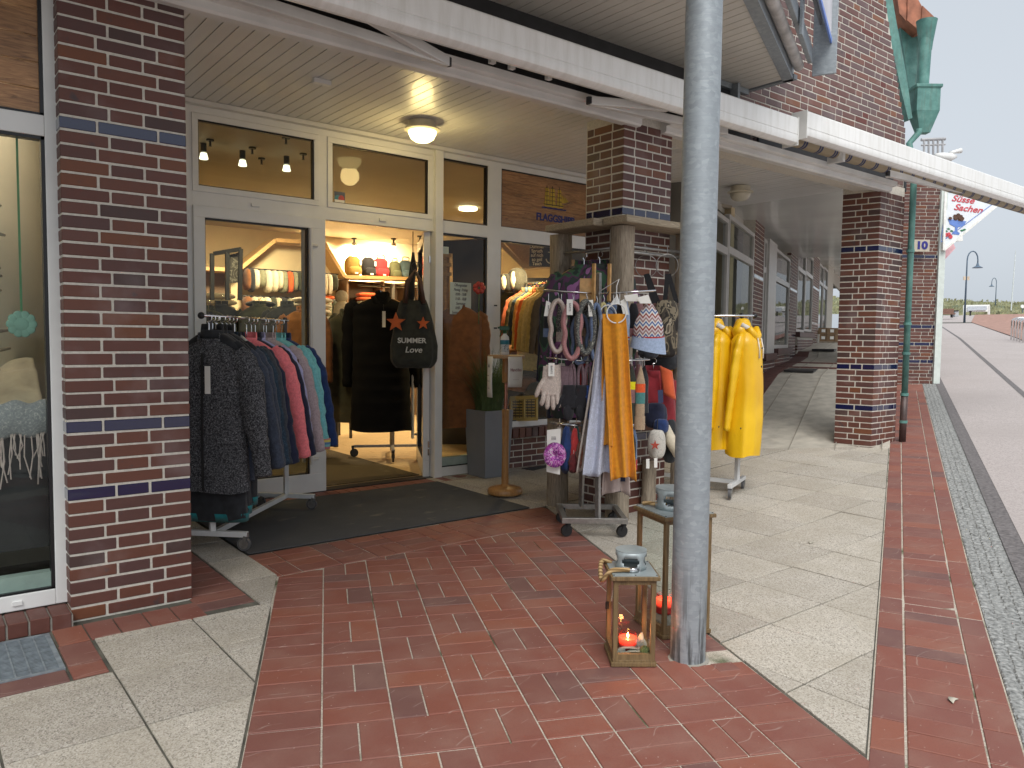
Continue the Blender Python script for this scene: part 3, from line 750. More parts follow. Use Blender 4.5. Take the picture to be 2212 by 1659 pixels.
MB().box(7.66,7.672,4.745,4.935,3.9,4.2).build('end_cap', AWN, aw1)
MB().tube([(-3,5.14,4.19),(7.66,5.14,4.19)], .07, 14).build('fabric_roll', STR, aw1, smooth=True)
arm(aw1, [(1.1,5.12,3.99),(3.33,5.05,3.885),(2.55,4.9,3.985)]); arm(aw1, [(6.9,5.12,3.99),(4.86,5.08,3.90),(5.7,4.9,3.96)])
MB().box(-3,7.6,5.30,5.33,4.02,4.2).build('cavity_shade_strip', DARKM, aw1)  # dark strip paints the cavity shade behind the bar
for x in (3.75,3.95,4.35,5.75): MB().box(x,x+.05,5.06,5.1,3.98,4.1).build('bracket', BEAM, aw1)
aw2 = awning('white awning bar right of the gap, reaching towards the street', 7.84, 16.5, 4.75, 4.012, .295)
MB().box(7.828,7.84,4.745,4.935,4.005,4.31).build('end_cap', AWN, aw2)
MB().tube([(7.7,5.06,4.085),(16,5.06,4.085)], .075, 18).build('fabric_roll', STR, aw2, smooth=True)
arm(aw2, [(13.6,5.05,4.1),(10.25,5.02,4.0),(10.35,5.05,4.0)], .085)
MB().box(7.7,10.9,5.26,5.29,4.0,4.2).build('cavity_shade_strip', DARKM, aw2)  # painted cavity shade again, behind the right-hand bar
for x in (9.0,): MB().box(x-.03,x+.03,4.95,5.15,3.96,4.1).build('bracket', BEAM, aw2)

# ------------------------------------------------------------------ balcony with boarded underside
bal = T('balcony', 'projecting balcony with white boarded underside and galvanised steel rim', 'balcony', (4,4,4.6))
ZB = 4.6; BA = R(24.4); bd = Vector((math.cos(BA), math.sin(BA))); bn = Vector((math.sin(BA), -math.cos(BA)))
tip = Vector((7.61,4.79)); far0 = tip-bd*9.6
deck = MB().prism([(7.60,5.34),(tip.x,tip.y),(far0.x,far0.y),(far0.x,5.34)], ZB+.02, ZB+.2).build('balcony_deck', GALV, bal)
hpB = [(bn.x, bn.y, bn.dot(tip)-.10),(1,0,7.52),(0,1,5.33)]
SOF2 = plain('cream_boarding', (.62,.60,.54), .4, .04, 3)
for i in range(60):
    x = 7.46-i*.118
    p = clip([(x-.055,.3),(x+.055,.3),(x+.055,5.4),(x-.055,5.4)], hpB)
    if len(p) > 2 and area(p) > .002:
        o = MB().prism(p, ZB-.003, ZB+.02).build('board', SOF2, deck)
mb = MB()
e = lambda off, z, s_=0: (tip.x+bn.x*off-bd.x*s_, tip.y+bn.y*off-bd.y*s_, z)
mb.bar(e(-.055,ZB+.01,-.02), e(-.055,ZB+.01,9), .11, .05); mb.bar((7.56,5.33,ZB+.01),(7.585,4.75,ZB+.01), .07,.05)
mb.build('rim_flashing', GALV, bal)
MB().tube([e(.06,ZB+.1,.1), e(.06,ZB+.1,9)], .055, 14).build('rim_tube', plain('weathered_pipe',(.5,.48,.46),.5,.2), bal, smooth=True)
MB().bar(e(.17,ZB+.2,.05), e(.17,ZB+.2,9), .05, .16).build('rim_channel', GALV, bal, bevel=.01)
mb = MB(); mb.bar(e(.30,ZB+.02,-.06), e(.30,ZB+2.6,-.06), .24, .03, (bd.x,bd.y,0)); mb.bar(e(.22,ZB+.0,1.2), e(.22,ZB+2.6,1.2), .03,.1,(bd.x,bd.y,0))
mb.build('railing_post', GALV, bal, bevel=.004)
mb = MB(); mb.bar(e(.26,ZB+.55,.0), e(.26,ZB+.55,9), .03, .05); mb.box(7.2,7.24,5.2,5.3,4.2,4.58); mb.bar((6.6,5.3,4.56),(7.5,5.3,4.56),.05,.06); mb.build('railing_rail', GALV, bal)
BAN = plain('banner_cloth', (.62,.62,.66), .7, .1, 3); BANB = plain('banner_blue', (.16,.27,.66), .6, .05)
b0 = e(.36,ZB+.36,-.16); b1 = e(.36,ZB+.36,6); b2 = e(.36,ZB+3,6); b3 = e(.36,ZB+3,-.16)
bn3 = (bn.x,bn.y,0)
ban = MB().plate([b0,b1,b2,b3], bn3, .012).build('banner', BAN, bal)
mb = MB(); mb.bar(b0,b1,.018,.05); mb.bar(b0,b3,.018,.05,(bd.x,bd.y,0)); mb.build('banner_edge', BANB, ban)
# supporting pole
mb = MB(); mb.lathe([(.097,.0),(.097,4.62)], (3.40,2.685,0), 40)
pole = mb.build('steel_pole', GALV, smooth=40); tag(pole, 'round galvanised steel pole rising from the brick path beside the lanterns', 'pole')
tag(MB().lathe([(.118,-.012),(.118,.0),(.1,.001)], (3.40,2.685,0), 16).build("concrete_collar", MOG), 'pale concrete collar round the foot of the steel pole', 'collar')

# ------------------------------------------------------------------ copper verge, downpipe, rainwater head
dp = T('copper_downpipe', 'green patinated copper downpipe with box hopper at the gable corner', 'downpipe', (11.5,5.2,.3))
D0 = 11.2
P2 = lambda x, y, d=D0: pix(x, y, d)
def plate_pix(pts, d, t, mat, name, parent):
    return MB().plate([P2(x,y,d) for x,y in pts], tuple(-cf), t).build(name, mat, parent)
vg = T('copper_verge', 'green copper verge and dormer cheek along the gable edge', 'roof trim', (11.4,5.3,4.7))
plate_pix([(1893,-60),(1918,-60),(1938,55),(1958,160),(1971,255),(1962,258),(1948,200),(1922,80)], 11.15, .12, COPPER, 'verge_board', vg)
plate_pix([(1932,-60),(1944,-20),(1948,58),(1975,75),(1990,70),(1986,170),(1966,215),(1958,150),(1944,55)], 11.7, .3, COPPER, 'cheek', vg)
tl = T('tile_roof', 'orange clay tile roof edge above the copper verge', 'roof', tuple(P2(1980,20)))
plate_pix([(1928,-80),(1960,-70),(1958,46),(1943,28)], 11.5, .5, TILE, 'roof_tile', tl); plate_pix([(1961,-40),(1992,14),(1986,66),(1960,44)], 11.48, .5, TILE, 'roof_tile', tl)
plate_pix([(1993,12),(2024,42),(2022,56),(1988,66)], 11.46, .5, TILE, 'roof_tile', tl)
def vpipe(x0,y0,x1,y1,r,d,name,mat,parent,d1=None):
    return MB().tube([P2(x0,y0,d), P2(x1,y1,d1 or d)], r, 16).build(name, mat, parent, smooth=40)
c = P2(2002,48,11.3); mb = MB(); mb.lathe([(.085,-.40),(.095,-.30),(.14,.0),(.145,.02),(.12,.02),(.11,0)], (c.x,c.y,c.z), 20); mb.build('gutter_outlet', COPPER, dp, smooth=30)
vpipe(2000,85,1992,192,.085,11.3,'pipe_upper',COPPER,dp)
c = P2(1997,192,11.2); mb = MB()
pr = [(.19,.03),(.19,-.01),(.168,-.03),(.168,-.34),(.09,-.60),(.08,-.64)]
vs = []; fs = []
for r_, z in pr:
    for q in ((-1,-.8),(1,-.8),(1,.8),(-1,.8)):
        vs.append((c.x+cr.x*q[0]*r_+cf.x*q[1]*r_-.0, c.y+cr.y*q[0]*r_+cf.y*q[1]*r_, c.z+z))
for i in range(len(pr)-1):
    for k_ in range(4): fs.append((i*4+k_, i*4+(k_+1)%4, (i+1)*4+(k_+1)%4, (i+1)*4+k_))
fs += [(0,1,2,3),(20,23,22,21)]
mb.add(vs, fs).build('hopper', COPPER, dp, bevel=.006)
mb = MB(); a_ = P2(1985,286,11.2); b_ = P2(1964,310,11.2); mb.tube([a_+Vector((0,0,.05)),a_,b_,Vector((11.47,5.24,4.2)),Vector((11.46,5.24,1.02))], .044, 14); mb.build('pipe', COPPER, dp, smooth=True)
MB().tube([(11.46,5.24,1.02),(11.45,5.24,.3)], .048, 14).build('standpipe', BROWNP, dp, smooth=True)
mb = MB()
for z in (3.1,2.05,1.62,1.02,.62): mb.lathe([(.044,-.02),(.056,-.02),(.056,.02),(.044,.02)], (11.46,5.24,z), 14)
mb.build('pipe_clip', COPPER, dp)
def ray(x, y): return cf+cr*((x-1106)/1661)-cu*((y-829.5)/1661)
def py(x, y, Y): d = ray(x, y); return Vector((0,0,H))+d*(Y/d.y)
def pz(x, y, z): d = ray(x, y); return Vector((0,0,H))+d*((z-H)/d.z)
# ------------------------------------------------------------------ shop interior shell
mb = MB(); mb.box(1.5,11.45,8.3,16.9,-.06,-.008); mb.build('interior_subfloor', MOG, shop)
fl = bpy.data.objects.new('interior_floor', None); COL.objects.link(fl); setp(fl, shop)
fm = MB().box(-1.2,1.2,-.078,.078,-.012,0).mesh('floorboard', FLOORW)
for j in range(52):
    for i in range(5):
        o = bpy.data.objects.new('floorboard', fm); COL.objects.link(o); o.location = (1.3+i*2.405+(j%3)*.7, 8.46+j*.16, .001); o.parent = fl; o.matrix_parent_inverse = wm(fl).inverted()
mb = MB(); mb.box(1.5,11.45,8.32,17,4.08,4.14); mb.build('interior_ceiling', plain('ceiling_warm',(.36,.31,.235),.6,.05,1.5), shop)
mb = MB(); mb.box(1.5,11.5,16.8,16.95,0,4.1); mb.box(1.5,1.6,8.25,16.8,0,4.1); mb.box(11.4,11.5,8.3,16.8,0,4.1); mb.build('interior_wall', CREAM, shop)
# display niche behind the left window
mb = MB(); mb.box(-3,1.46,6.9,6.95,.0,3.95); mb.box(-3,1.46,5.9,6.9,.38,.42); mb.box(-3,1.46,5.56,6.95,3.95,4.0); mb.box(1.40,1.46,5.86,6.9,0,3.95); mb.box(-3.05,-3,5.5,6.95,0,4)
mb.build('niche_lining', plain('niche_cream',(.62,.56,.44),.85,.05,3), shop)
# slanted wooden trim and shelf along the back, seen through the doors
YS = 14.8
pts = [py(x,y,YS) for x,y in ((380,579),(506,585),(585,521),(690,527),(734,599),(905,604),(1010,606))]
sh = T('wall_shelf', 'long pale wooden wall shelf with a raised trapezoid section behind the entrance', 'shelf', tuple(pts[4]))
for a, b in zip(pts, pts[1:]):
    (MB().bar(a, b, .5, .07) if abs((b-a).normalized().z) < .3 else MB().bar(a, b, .07, .5, (0,1,0))).build('board', SHOPW, sh)
mb = MB(); mb.box(pts[1].x-2,pts[1].x-.02,YS+.25,YS+.3,0,pts[1].z); mb.box(pts[4].x+.02,11.4,YS+.25,YS+.3,0,pts[4].z-.04); mb.build('back_panel', plain('panel_brown',(.16,.095,.05),.6,.2,4), sh)
MB().plate([pts[1]+Vector((0,.2,-.04)),pts[2]+Vector((0,.2,-.04)),pts[3]+Vector((0,.2,-.04)),pts[4]+Vector((0,.2,-.04)),(pts[4].x,YS+.2,.3),(pts[1].x,YS+.2,.3)], (0,-1,0), .02).build('mirror_panel', CREAM, sh)  # mirror under the trapezoid frame, drawn as a plain cream panel
mb = MB()
zs = pts[4].z-.62
for z in (zs, zs-.62, zs-1.2): mb.box(pts[4].x+.05,11.4,YS-.2,YS+.25,z-.02,z+.02)
for x in (pts[4].x+.06,pts[4].x+.9,pts[4].x+1.5,pts[4].x+2.3): mb.box(x,x+.04,YS-.2,YS+.25,.3,pts[4].z-.04)
mb.build('compartments', plain('shelf_dark_wood',(.20,.115,.055),.5,.2,4), sh)
# backpacks on the shelf
def backpack(label, x, y, col, w=.36, h=.42, tagc=True):
    p = py(x,y,YS-.02); z = pts[4].z+.035
    b = T('backpack', label, 'backpack', (p.x,YS-.05,z), 'backpacks on the wall shelf')
    m = fabric('bp_'+label.split()[0]+str(x), col, .15, 8)
    mb = MB(); mb.sphere((p.x,YS-.02,z+h*.5), w/2, .13, h*.5, 18, 14, lambda d: 1/max(abs(d.x)**3.2+abs(d.z*.98)**3.2+abs(d.y)**2.4,1e-6)**(1/3.2))
    for i, v in enumerate(mb.v):
        if v[2] > z+h*.7: mb.v[i] = (p.x+(v[0]-p.x)*(1-(v[2]-z-h*.7)*.9), v[1], v[2])
    mb.build('bag_body', m, b, smooth=True)
    mb = MB(); mb.sphere((p.x,YS-.15,z+h*.27), w*.4, .045, h*.2, 14, 10, lambda d: 1/max(abs(d.x)**4+abs(d.z)**4+abs(d.y)**2,1e-6)**.25); mb.build('front_pocket', m, b, smooth=True)
    MB().tube([(p.x-w*.22,YS-.03,z+h*.95),(p.x-w*.24,YS-.03,z+h*1.12),(p.x-w*.16,YS-.03,z+h*1.17),(p.x+w*.16,YS-.03,z+h*1.17),(p.x+w*.24,YS-.03,z+h*1.12),(p.x+w*.22,YS-.03,z+h*.95)], .012, 6).build('handle', m, b)
    if tagc:
        MB().box(p.x+w*.25,p.x+w*.37,YS-.165,YS-.16,z+h*.55,z+h*.78).build('price_tag', MATS['paper_white'], b)
        MB().box(p.x-.035,p.x+.035,YS-.2,YS-.193,z+h*.1,z+h*.18).build('patch', MATS['paper_white'], b)
    return b
plain('paper_white', (.78,.77,.72), .7, .04)
backpack('mustard yellow backpack, leftmost on the wall shelf', 762, 598, (.30,.19,.04)); backpack('black backpack between the yellow and red ones', 829-5-29, 598, (.012,.012,.014), .32)
backpack('bright red backpack on the wall shelf', 822, 599, (.55,.03,.035), .36); backpack('olive and cream backpack right of the red one', 852, 600, (.16,.17,.08), .26, .38, False); backpack('slate blue backpack at the right end of the shelf', 876, 602, (.10,.15,.16), .34, .42, False)
# folded pullovers
def folded(label, c, w, d, h, mat, group, ang=0):
    mb = MB(); mb.sphere((0,0,0), w/2, d/2, h/2, 18, 10, lambda q: 1/max(abs(q.x)**4+abs(q.y)**4+abs(q.z)**2.2,1e-6)**.25*(1+.02*math.sin(9*q.x+5*q.y)))
    mb.xf(Matrix.Translation(c) @ Matrix.Rotation(ang,4,'Z'))
    return tag(mb.build('folded_pullover', mat, smooth=True), label, 'pullover', group)
BEI = fabric('knit_beige', (.50,.42,.29), .15, 20); ORA = fabric('knit_orange', (.60,.10,.02), .15, 20); GRN = fabric('knit_sage', (.20,.20,.13), .2, 20); CRM = fabric('knit_cream', (.62,.55,.42), .1, 20)
OLV = fabric('dark_olive', (.035,.038,.022), .3, 10); DKC = fabric('dark_charcoal', (.02,.022,.026), .3, 14); RUST = fabric('rust_cloth', (.20,.075,.022), .2, 12)
for k_ in range(3): folded('%s folded pullover in the orange stack below the black backpack' % ('bottom sage','middle orange','top orange')[k_], (pts[4].x+.62,YS-.06,zs+.11+k_*.085), .5, .36, .1, ORA if k_ else GRN, 'orange pullovers')
for k_ in range(2): folded('%s folded orange pullover at the left end of the compartment' % ('lower','upper')[k_], (pts[4].x-.35,YS-.1,zs+.09+k_*.09), .3, .3, .1, ORA, 'orange pullovers left')
# display table with beige pullovers behind the closed leaf
tb = T('display_table', 'dark display table with folded pullovers behind the closed door leaf', 'table', (4.4,11.9,0))
for z in (1.15,1.62,2.1): MB().box(3.3,6.1,12.2,12.7,z-.02,z+.02).build('shelf', DARKM, tb)
for x in (3.32,4.7,6.08):
    for y in (12.22,12.68): MB().box(x-.02,x+.02,y-.02,y+.02,0,2.15).build('leg', DARKM, tb)
def stack(x, z, n, mat, lab, grp, w=.55):
    for k_ in range(n): folded((('bottom ','middle ','top ') if n == 3 else ('lower ','upper '))[k_]+lab, (x+random.uniform(-.02,.02),12.42,z+.07+k_*.095), w*random.uniform(.95,1.03), .42, .11, mat, grp, random.uniform(-.05,.05))
stack(3.9,2.12,3,BEI,'folded beige pullover in the left stack on the display table','beige stack left'); stack(5.45,2.12,3,CRM,'folded cream pullover in the right stack on the display table','cream stack right',.7)
stack(5.5,1.64,3,GRN,'folded sage green pullover in the lower stack','green stack',.7); stack(4.6,2.12,2,DKC,'folded dark pullover between the pale stacks on the table','dark stack',.45)
stack(3.7,1.64,3,OLV,'folded olive pullover on the middle shelf of the table','olive stack',.6); stack(4.5,1.17,3,OLV,'folded olive pullover on the lowest shelf of the table','olive low stack',.6)
rs = random.Random(3)
for k_, (z, nm) in enumerate(((1.0,'lowest'),(1.55,'middle'),(2.1,'upper'),(2.62,'topmost'))):
    sb_ = T('reflected_rack', '%s dark rail of mixed clothes standing in for the mirror image behind the closed leaf' % nm, 'rack', (5.4,YS-.1,z))  # clothes put in to stand for the mirror's reflection
    MB().tube([(pts[1].x+.1,YS-.15,z+.42),(pts[4].x-.1,YS-.15,z+.42)], .014, 8).build('rail', DARKM, sb_)
    x = pts[1].x+.18; i = 0
    while x < pts[4].x-.2:
        w_ = rs.uniform(.07,.14); mt = rs.choice([BEI,ORA,GRN,CRM,OLV,DKC,RUST,OLV,BEI]); h_ = rs.uniform(.3,.42)
        mb = MB(); mb.sphere((x,YS-.16,z+.40-h_/2), w_*.55, .2, h_*.52, 10, 8, lambda q: 1/max(abs(q.x)**3+abs(q.y)**3+abs(q.z)**5,1e-6)**(1/3.6)); mb.build('hanging_cloth', mt, sb_, smooth=True); x += w_; i += 1
# ------------------------------------------------------------------ ceiling spots and lamps inside (lit)
SPOT = emis('spot_glow', (1,.82,.5), 18); SPOTB = emis('shade_glow', (1,.98,.66), 1.3)
def lamp(loc, w, col=(1,.78,.47), rad=.06, name='lamp_light', parent=None, aim=None, cone=140):
    l = bpy.data.lights.new(name, 'SPOT' if aim else 'POINT'); l.energy = w; l.color = col; l.shadow_soft_size = rad
    o = bpy.data.objects.new(name, l); COL.objects.link(o); o.location = loc
    if aim: l.spot_size = R(cone); l.spot_blend = 1.0; o.rotation_euler = (-Vector(aim)).to_track_quat('Z', 'Y').to_euler()
    if parent: setp(o, parent)
    return o
def spot(x, y, d, i, lab):
    p = pz(x, y, 3.93); p.z = 3.93
    s_ = T('ceiling_spot', lab, 'spotlight', (p.x,p.y,4.08), 'ceiling spots inside the shop')
    mb = MB(); mb.lathe([(.06,.15),(.06,.12),(.02,.12),(.02,.05)], tuple(p), 12); mb.build('mount', DARKM, s_)
    MB().sphere(tuple(p), .062, seg=14, rings=9).build('head', CHROME, s_, smooth=True)
    MB().lathe([(.05,-.045),(.045,-.06),(.0,-.062)], tuple(p), 14).build('bulb', SPOT, s_)
    if i: lamp((p.x,p.y,p.z-.1), i*5, parent=s_, aim=(.1,.8,-.7), cone=160)
for k_, (x,y,i) in enumerate(((765,528,55),(850,529,55),(907,524,0),(688,521,55),(532,522,0),(456,513,45),(612,527,0))):
    spot(x, y, 0, i, ('chrome ceiling spot above the yellow backpack','chrome ceiling spot above the red backpack','small lit ceiling spot near the open leaf','chrome ceiling spot just right of the closed leaf edge','chrome ceiling spot in the middle of the closed door glass','bright ceiling spot in the upper left of the door glass','chrome ceiling spot right in the closed door glass')[k_])
for k_, (x,y) in enumerate(((440,337),(524,352),(619,363))):
    p = pz(x, y, 3.93)
    s_ = T('glass_spot', ('lit glass cone spot leftmost in the left top light','lit glass cone spot in the middle of the left top light','lit glass cone spot rightmost in the left top light')[k_], 'spotlight', tuple(p))
    MB().lathe([(.036,.035),(.052,-.035),(.048,-.038),(.0,-.02)], tuple(p), 18).build('shade', SPOTB, s_, smooth=True)
    MB().lathe([(.035,.15),(.035,.05)], tuple(p), 12).build('mount', DARKM, s_)
    lamp((p.x,p.y,p.z-.1), 40, (1,.8,.45), parent=s_, aim=(0,.3,-1), cone=120)
for k_, (x,y) in enumerate(((454,305),(545,322),(618,300),(655,335),(565,345))):
    p = pz(x, y, 4.06); mb = MB(); mb.lathe([(.045,.02),(.045,0),(.012,0),(.012,-.05),(.02,-.06)], tuple(p), 10)
    tag(mb.build('sprinkler_head', DARKM), 'small dark sprinkler head on the shop ceiling behind the top light', 'sprinkler', 'sprinkler heads')
for k_, (x,y) in enumerate(((1011,451),(823,485))):
    p = pz(x, y, 4.06); mb = MB(); mb.lathe([(.16,.02),(.16,-.02),(.0,-.025)], tuple(p), 20)
    o = tag(mb.build('ceiling_panel_lamp', emis('panel_glow%d'%k_, (1,.86,.5), 6)), ('flat round lit ceiling lamp behind the narrow top light','flat lit ceiling lamp above the open doorway')[k_], 'lamp')
    lamp((p.x,p.y,p.z-.06), 160, rad=.1, parent=o, aim=(0,.15,-1), cone=150)
lamp((8.4,12.2,3.95), 520, rad=.2, name='shop_fill_light', parent=o, aim=(0,.1,-1), cone=150); lamp((5.0,12.9,3.95), 420, rad=.2, name='shop_fill_light', parent=o, aim=(.0,.5,-.8), cone=140)  # unseen fill lights added without fixtures to brighten the room
# entrance ceiling lamps
def dome_lamp(loc, lit, label):
    d = T('ceiling_lamp', label, 'lamp', loc)
    mb = MB(); mb.lathe([(.13,0),(.15,-.01),(.15,-.075),(.19,-.085),(.195,-.10),(.16,-.11)], loc, 36); mb.build('rim', plain('lamp_rim',(.62,.58,.46),.4), d, smooth=30)
    mb = MB(); mb.lathe([(.155,-.105),(.15,-.14),(.125,-.19),(.08,-.22),(.0,-.232)], loc, 36)
    mb.build('glass_dome', emis('dome_lit', (1,.84,.36), 3.2) if lit else plain('dome_unlit',(.60,.57,.46),.25,.05), d, smooth=True)
    if lit: lamp((loc[0],loc[1],loc[2]-.32), 8, (1,.74,.3), .12, parent=d)
dome_lamp((4.52,7.35,4.136), True, 'lit round ceiling lamp in the entrance soffit')
dome_lamp((10.1,7.2,4.136), False, 'unlit round ceiling lamp in the arcade soffit right of the steel pole')
# motion sensor on the soffit
tag(MB().box(3.0,3.17,6.75,6.81,4.09,4.135).build('motion_sensor', WHITE, bevel=.006), 'small white motion sensor on the entrance soffit', 'sensor')

# ------------------------------------------------------------------ arcade wing along the street
arc = T('arcade_building', 'long brick arcade wing with shop windows receding behind the right pillar', 'building', (16,10,1))
AA = R(25.5); ad = Vector((math.cos(AA), math.sin(AA))); an = Vector((math.sin(AA), -math.cos(AA))); A0 = Vector((14.2,9.5))
def aw(s_, off, z): p = A0+ad*s_+an*off; return (p.x, p.y, z)
def abox(mb, s0, s1, o0, o1, z0, z1):
    c = A0+ad*(s0+s1)/2+an*(o0+o1)/2; mb.obox((c.x,c.y), ad, an, s1-s0, o1-o0, z0, z1)
def ftop(s_): return 3.92+(s_+1.3)*.012 if s_ < 6.6 else 4.42+(s_-6.95)*.035
def fbot(s_): return (1.10+s_*.02) if s_ < 6.5 else 1.52+(s_-6.5)*.03
ARW = plain('arcade_frame', (.50,.49,.47), .35, .05)
mb = MB()
for s0, s1 in ((-5.35,6.6),(6.6,34)): abox(mb, s0, s1, -.35, -.25, 4.0 if s0<0 else 4.7, 5.6)
mb.build('wall_core', MO, arc)
RB = [(-5.35,-4.95),(-1.05,.12),(5.0,6.65),(11.6,13.98),(18.3,21.5)]
nb = 0
for s0, s1 in RB:
    pb = MB(); abox(pb, s0, s1, -.25, -.02, .6 if s0 < 6 else 1.3, 4.3 if s0 < 6 else 5.1); po = pb.build('pier', MO, arc)
    zb, ztop = fbot(s0)-.3, ftop(s0)+.2; r = 0; z = zb
    while z < ztop and s0 < 18:
        x = s0; n_ = 0; near = s0 < 12
        bl = BLUE if r in (5,12,27) else BR
        while x < s1-.04:
            l = min((.32,.16)[(n_+r) % 2], s1-x); c = A0+ad*(x+l/2)+an*(-.07)
            put_brick(po, (c.x,c.y,z+CO/2), AA, l, .11, CO-JB, bl); x += l+JB; n_ += 1
        z += CO; r += 1
gl = []
def win(s0, s1, zt, zb, tr=None):
    mb = MB()
    abox(mb, s0, s1, -.1, -.02, zt-.07, zt); abox(mb, s0, s1, -.1, -.02, zb, zb+.08); abox(mb, s0, s0+.09, -.1, -.02, zb+.08, zt-.07); abox(mb, s1-.09, s1, -.1, -.02, zb+.08, zt-.07)
    if tr: abox(mb, s0+.09, s1-.09, -.1, -.02, tr-.06, tr+.06)
    wo_ = mb.build('window', ARW, arc); g = MB(); abox(g, s0+.09, s1-.09, -.065, -.06, zb+.08, zt-.07); g.build('pane', GL, wo_)
win(-4.9,-3.75,3.78,1.45,3.25); win(-3.72,-1.1,3.88,1.45,3.3); win(.2,.65,3.95,1.5,3.3); win(2.0,4.9,3.95,1.6,3.25)
mb = MB(); abox(mb, .7, 1.9, -.12, .02, 1.5, 4.0); mb.build('door_panel', ARW, arc)
win(6.8,9.0,4.45,2.05,3.9); win(9.05,11.5,4.6,2.1,3.95); win(14.1,16.0,4.7,2.2,4.0); win(16.1,18.2,4.75,2.2,4.0)
# dim rooms behind the panes
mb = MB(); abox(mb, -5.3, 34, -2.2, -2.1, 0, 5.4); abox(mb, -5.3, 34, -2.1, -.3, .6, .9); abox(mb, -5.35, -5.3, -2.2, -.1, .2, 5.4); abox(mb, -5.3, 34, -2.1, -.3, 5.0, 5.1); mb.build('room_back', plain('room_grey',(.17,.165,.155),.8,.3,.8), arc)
# plinths with rowlock tops
mb = MB()
for s0, s1, zb, zt in ((-4.9,-1.1,.7,1.45),(.1,1.9,1.0,1.5),(2.0,4.95,1.0,1.6),(6.7,11.5,1.3,2.05),(14,18.2,1.6,2.2)): abox(mb, s0, s1, -.2, .03, zb, zt-.15)
plo = mb.build('plinth', MO, arc)
for s0, s1, zb, zt in ((-4.9,-1.1,.9,1.45),(.1,1.9,1.1,1.5),(2.0,4.95,1.1,1.6),(6.7,11.5,1.5,2.05)):
    r = 0; z = zb
    while z < zt-.22:
        x = s0
        while x < s1-.05:
            l = min((.32,.16)[r % 2], s1-x); c = A0+ad*(x+l/2)+an*(-.01); put_brick(plo, (c.x,c.y,z+CO/2), AA, l, .1, CO-JB, BR); x += l+JB
        z += CO; r += 1
    c = A0+ad*(s0+s1)/2+an*(-.05); m2 = MB(); m2.obox((c.x,c.y), ad, an, s1-s0, .3, zt-.15, zt); m2.build('sill', plain('sill_brick_dark',(.10,.045,.038),.5,.3,12), plo)
# ceiling and floor of the arcade
cl = MB()
cl.add([aw(-4.1,2.54,4.157),aw(6.6,2.54,4.157),aw(6.6,-.35,4.157),aw(-2.7,-.62,4.157)], [(0,1,2,3)])
cl.add([aw(6.6,-.3,4.157),aw(6.6,2.54,4.157),aw(6.6,2.54,4.62),aw(6.6,-.3,4.62)], [(0,1,2,3)])
cl.add([aw(6.6,-.3,4.62),aw(34,-.3,5.5),aw(34,2.54,5.5),aw(6.6,2.54,4.62)], [(0,1,2,3)])
CEIL = plain('arcade_ceiling', (.64,.64,.62), .16, .08, 1)
cl.build('arcade_ceiling', CEIL, arc)
fl2 = MB(); prs = [(-5.8,.17),(-4.2,.42),(-2.8,.635),(-1.4,.85),(.1,1.08),(1.5,1.15),(3,1.2),(5,1.26),(6.5,1.33),(6.9,1.48),(13,1.72),(20,1.80),(34,1.9)]
vs = []
for s_, z in prs: vs += [aw(s_,-.3,z), aw(s_,1.3,z-.01), aw(s_,2.5,z-.03)]
fl2.add(vs, [(i*3+k_, i*3+k_+1, i*3+k_+4, i*3+k_+3) for i in range(len(prs)-1) for k_ in range(2)])
afl = struct(fl2.build('arcade_floor', plain('arcade_slab',(.44,.41,.35),.75,.15,5,bump=.3), smooth=True))
ln = MB()
for off in (.6,1.2,1.8,2.4):
    for (s0,z0),(s1,z1) in zip(prs, prs[1:]): ln.bar(aw(s0,off,z0-.004), aw(s1,off,z1-.004), .012, .02)
ln.build('slab_joint', plain('joint_pale',(.30,.275,.23),.9), afl)
rb = MB()
for s_ in (2.2,4.1): 
    z = lerp_tab(prs, s_); c = A0+ad*s_+an*1.1; rb.obox((c.x,c.y), ad, an, .45, 2.7, z-.05, z+.012)
for (s0,z0),(s1,z1) in zip(prs[2:9], prs[3:10]): rb.bar(aw(s0,.15,z0+.0), aw(s1,.15,z1+.0), .4, .02)
rb.build('brick_band', plain('band_dark_red',(.12,.05,.042),.6,.3,14), afl)
gr = MB(); c = A0+ad*1.2+an*.7; gr.obox((c.x,c.y), ad, an, 1.2, .6, 1.12, 1.16); c = A0+ad*7.6+an*.7; gr.obox((c.x,c.y), ad, an, 1.2, .6, 1.5, 1.56); gr.build('grate', DARKM, afl)
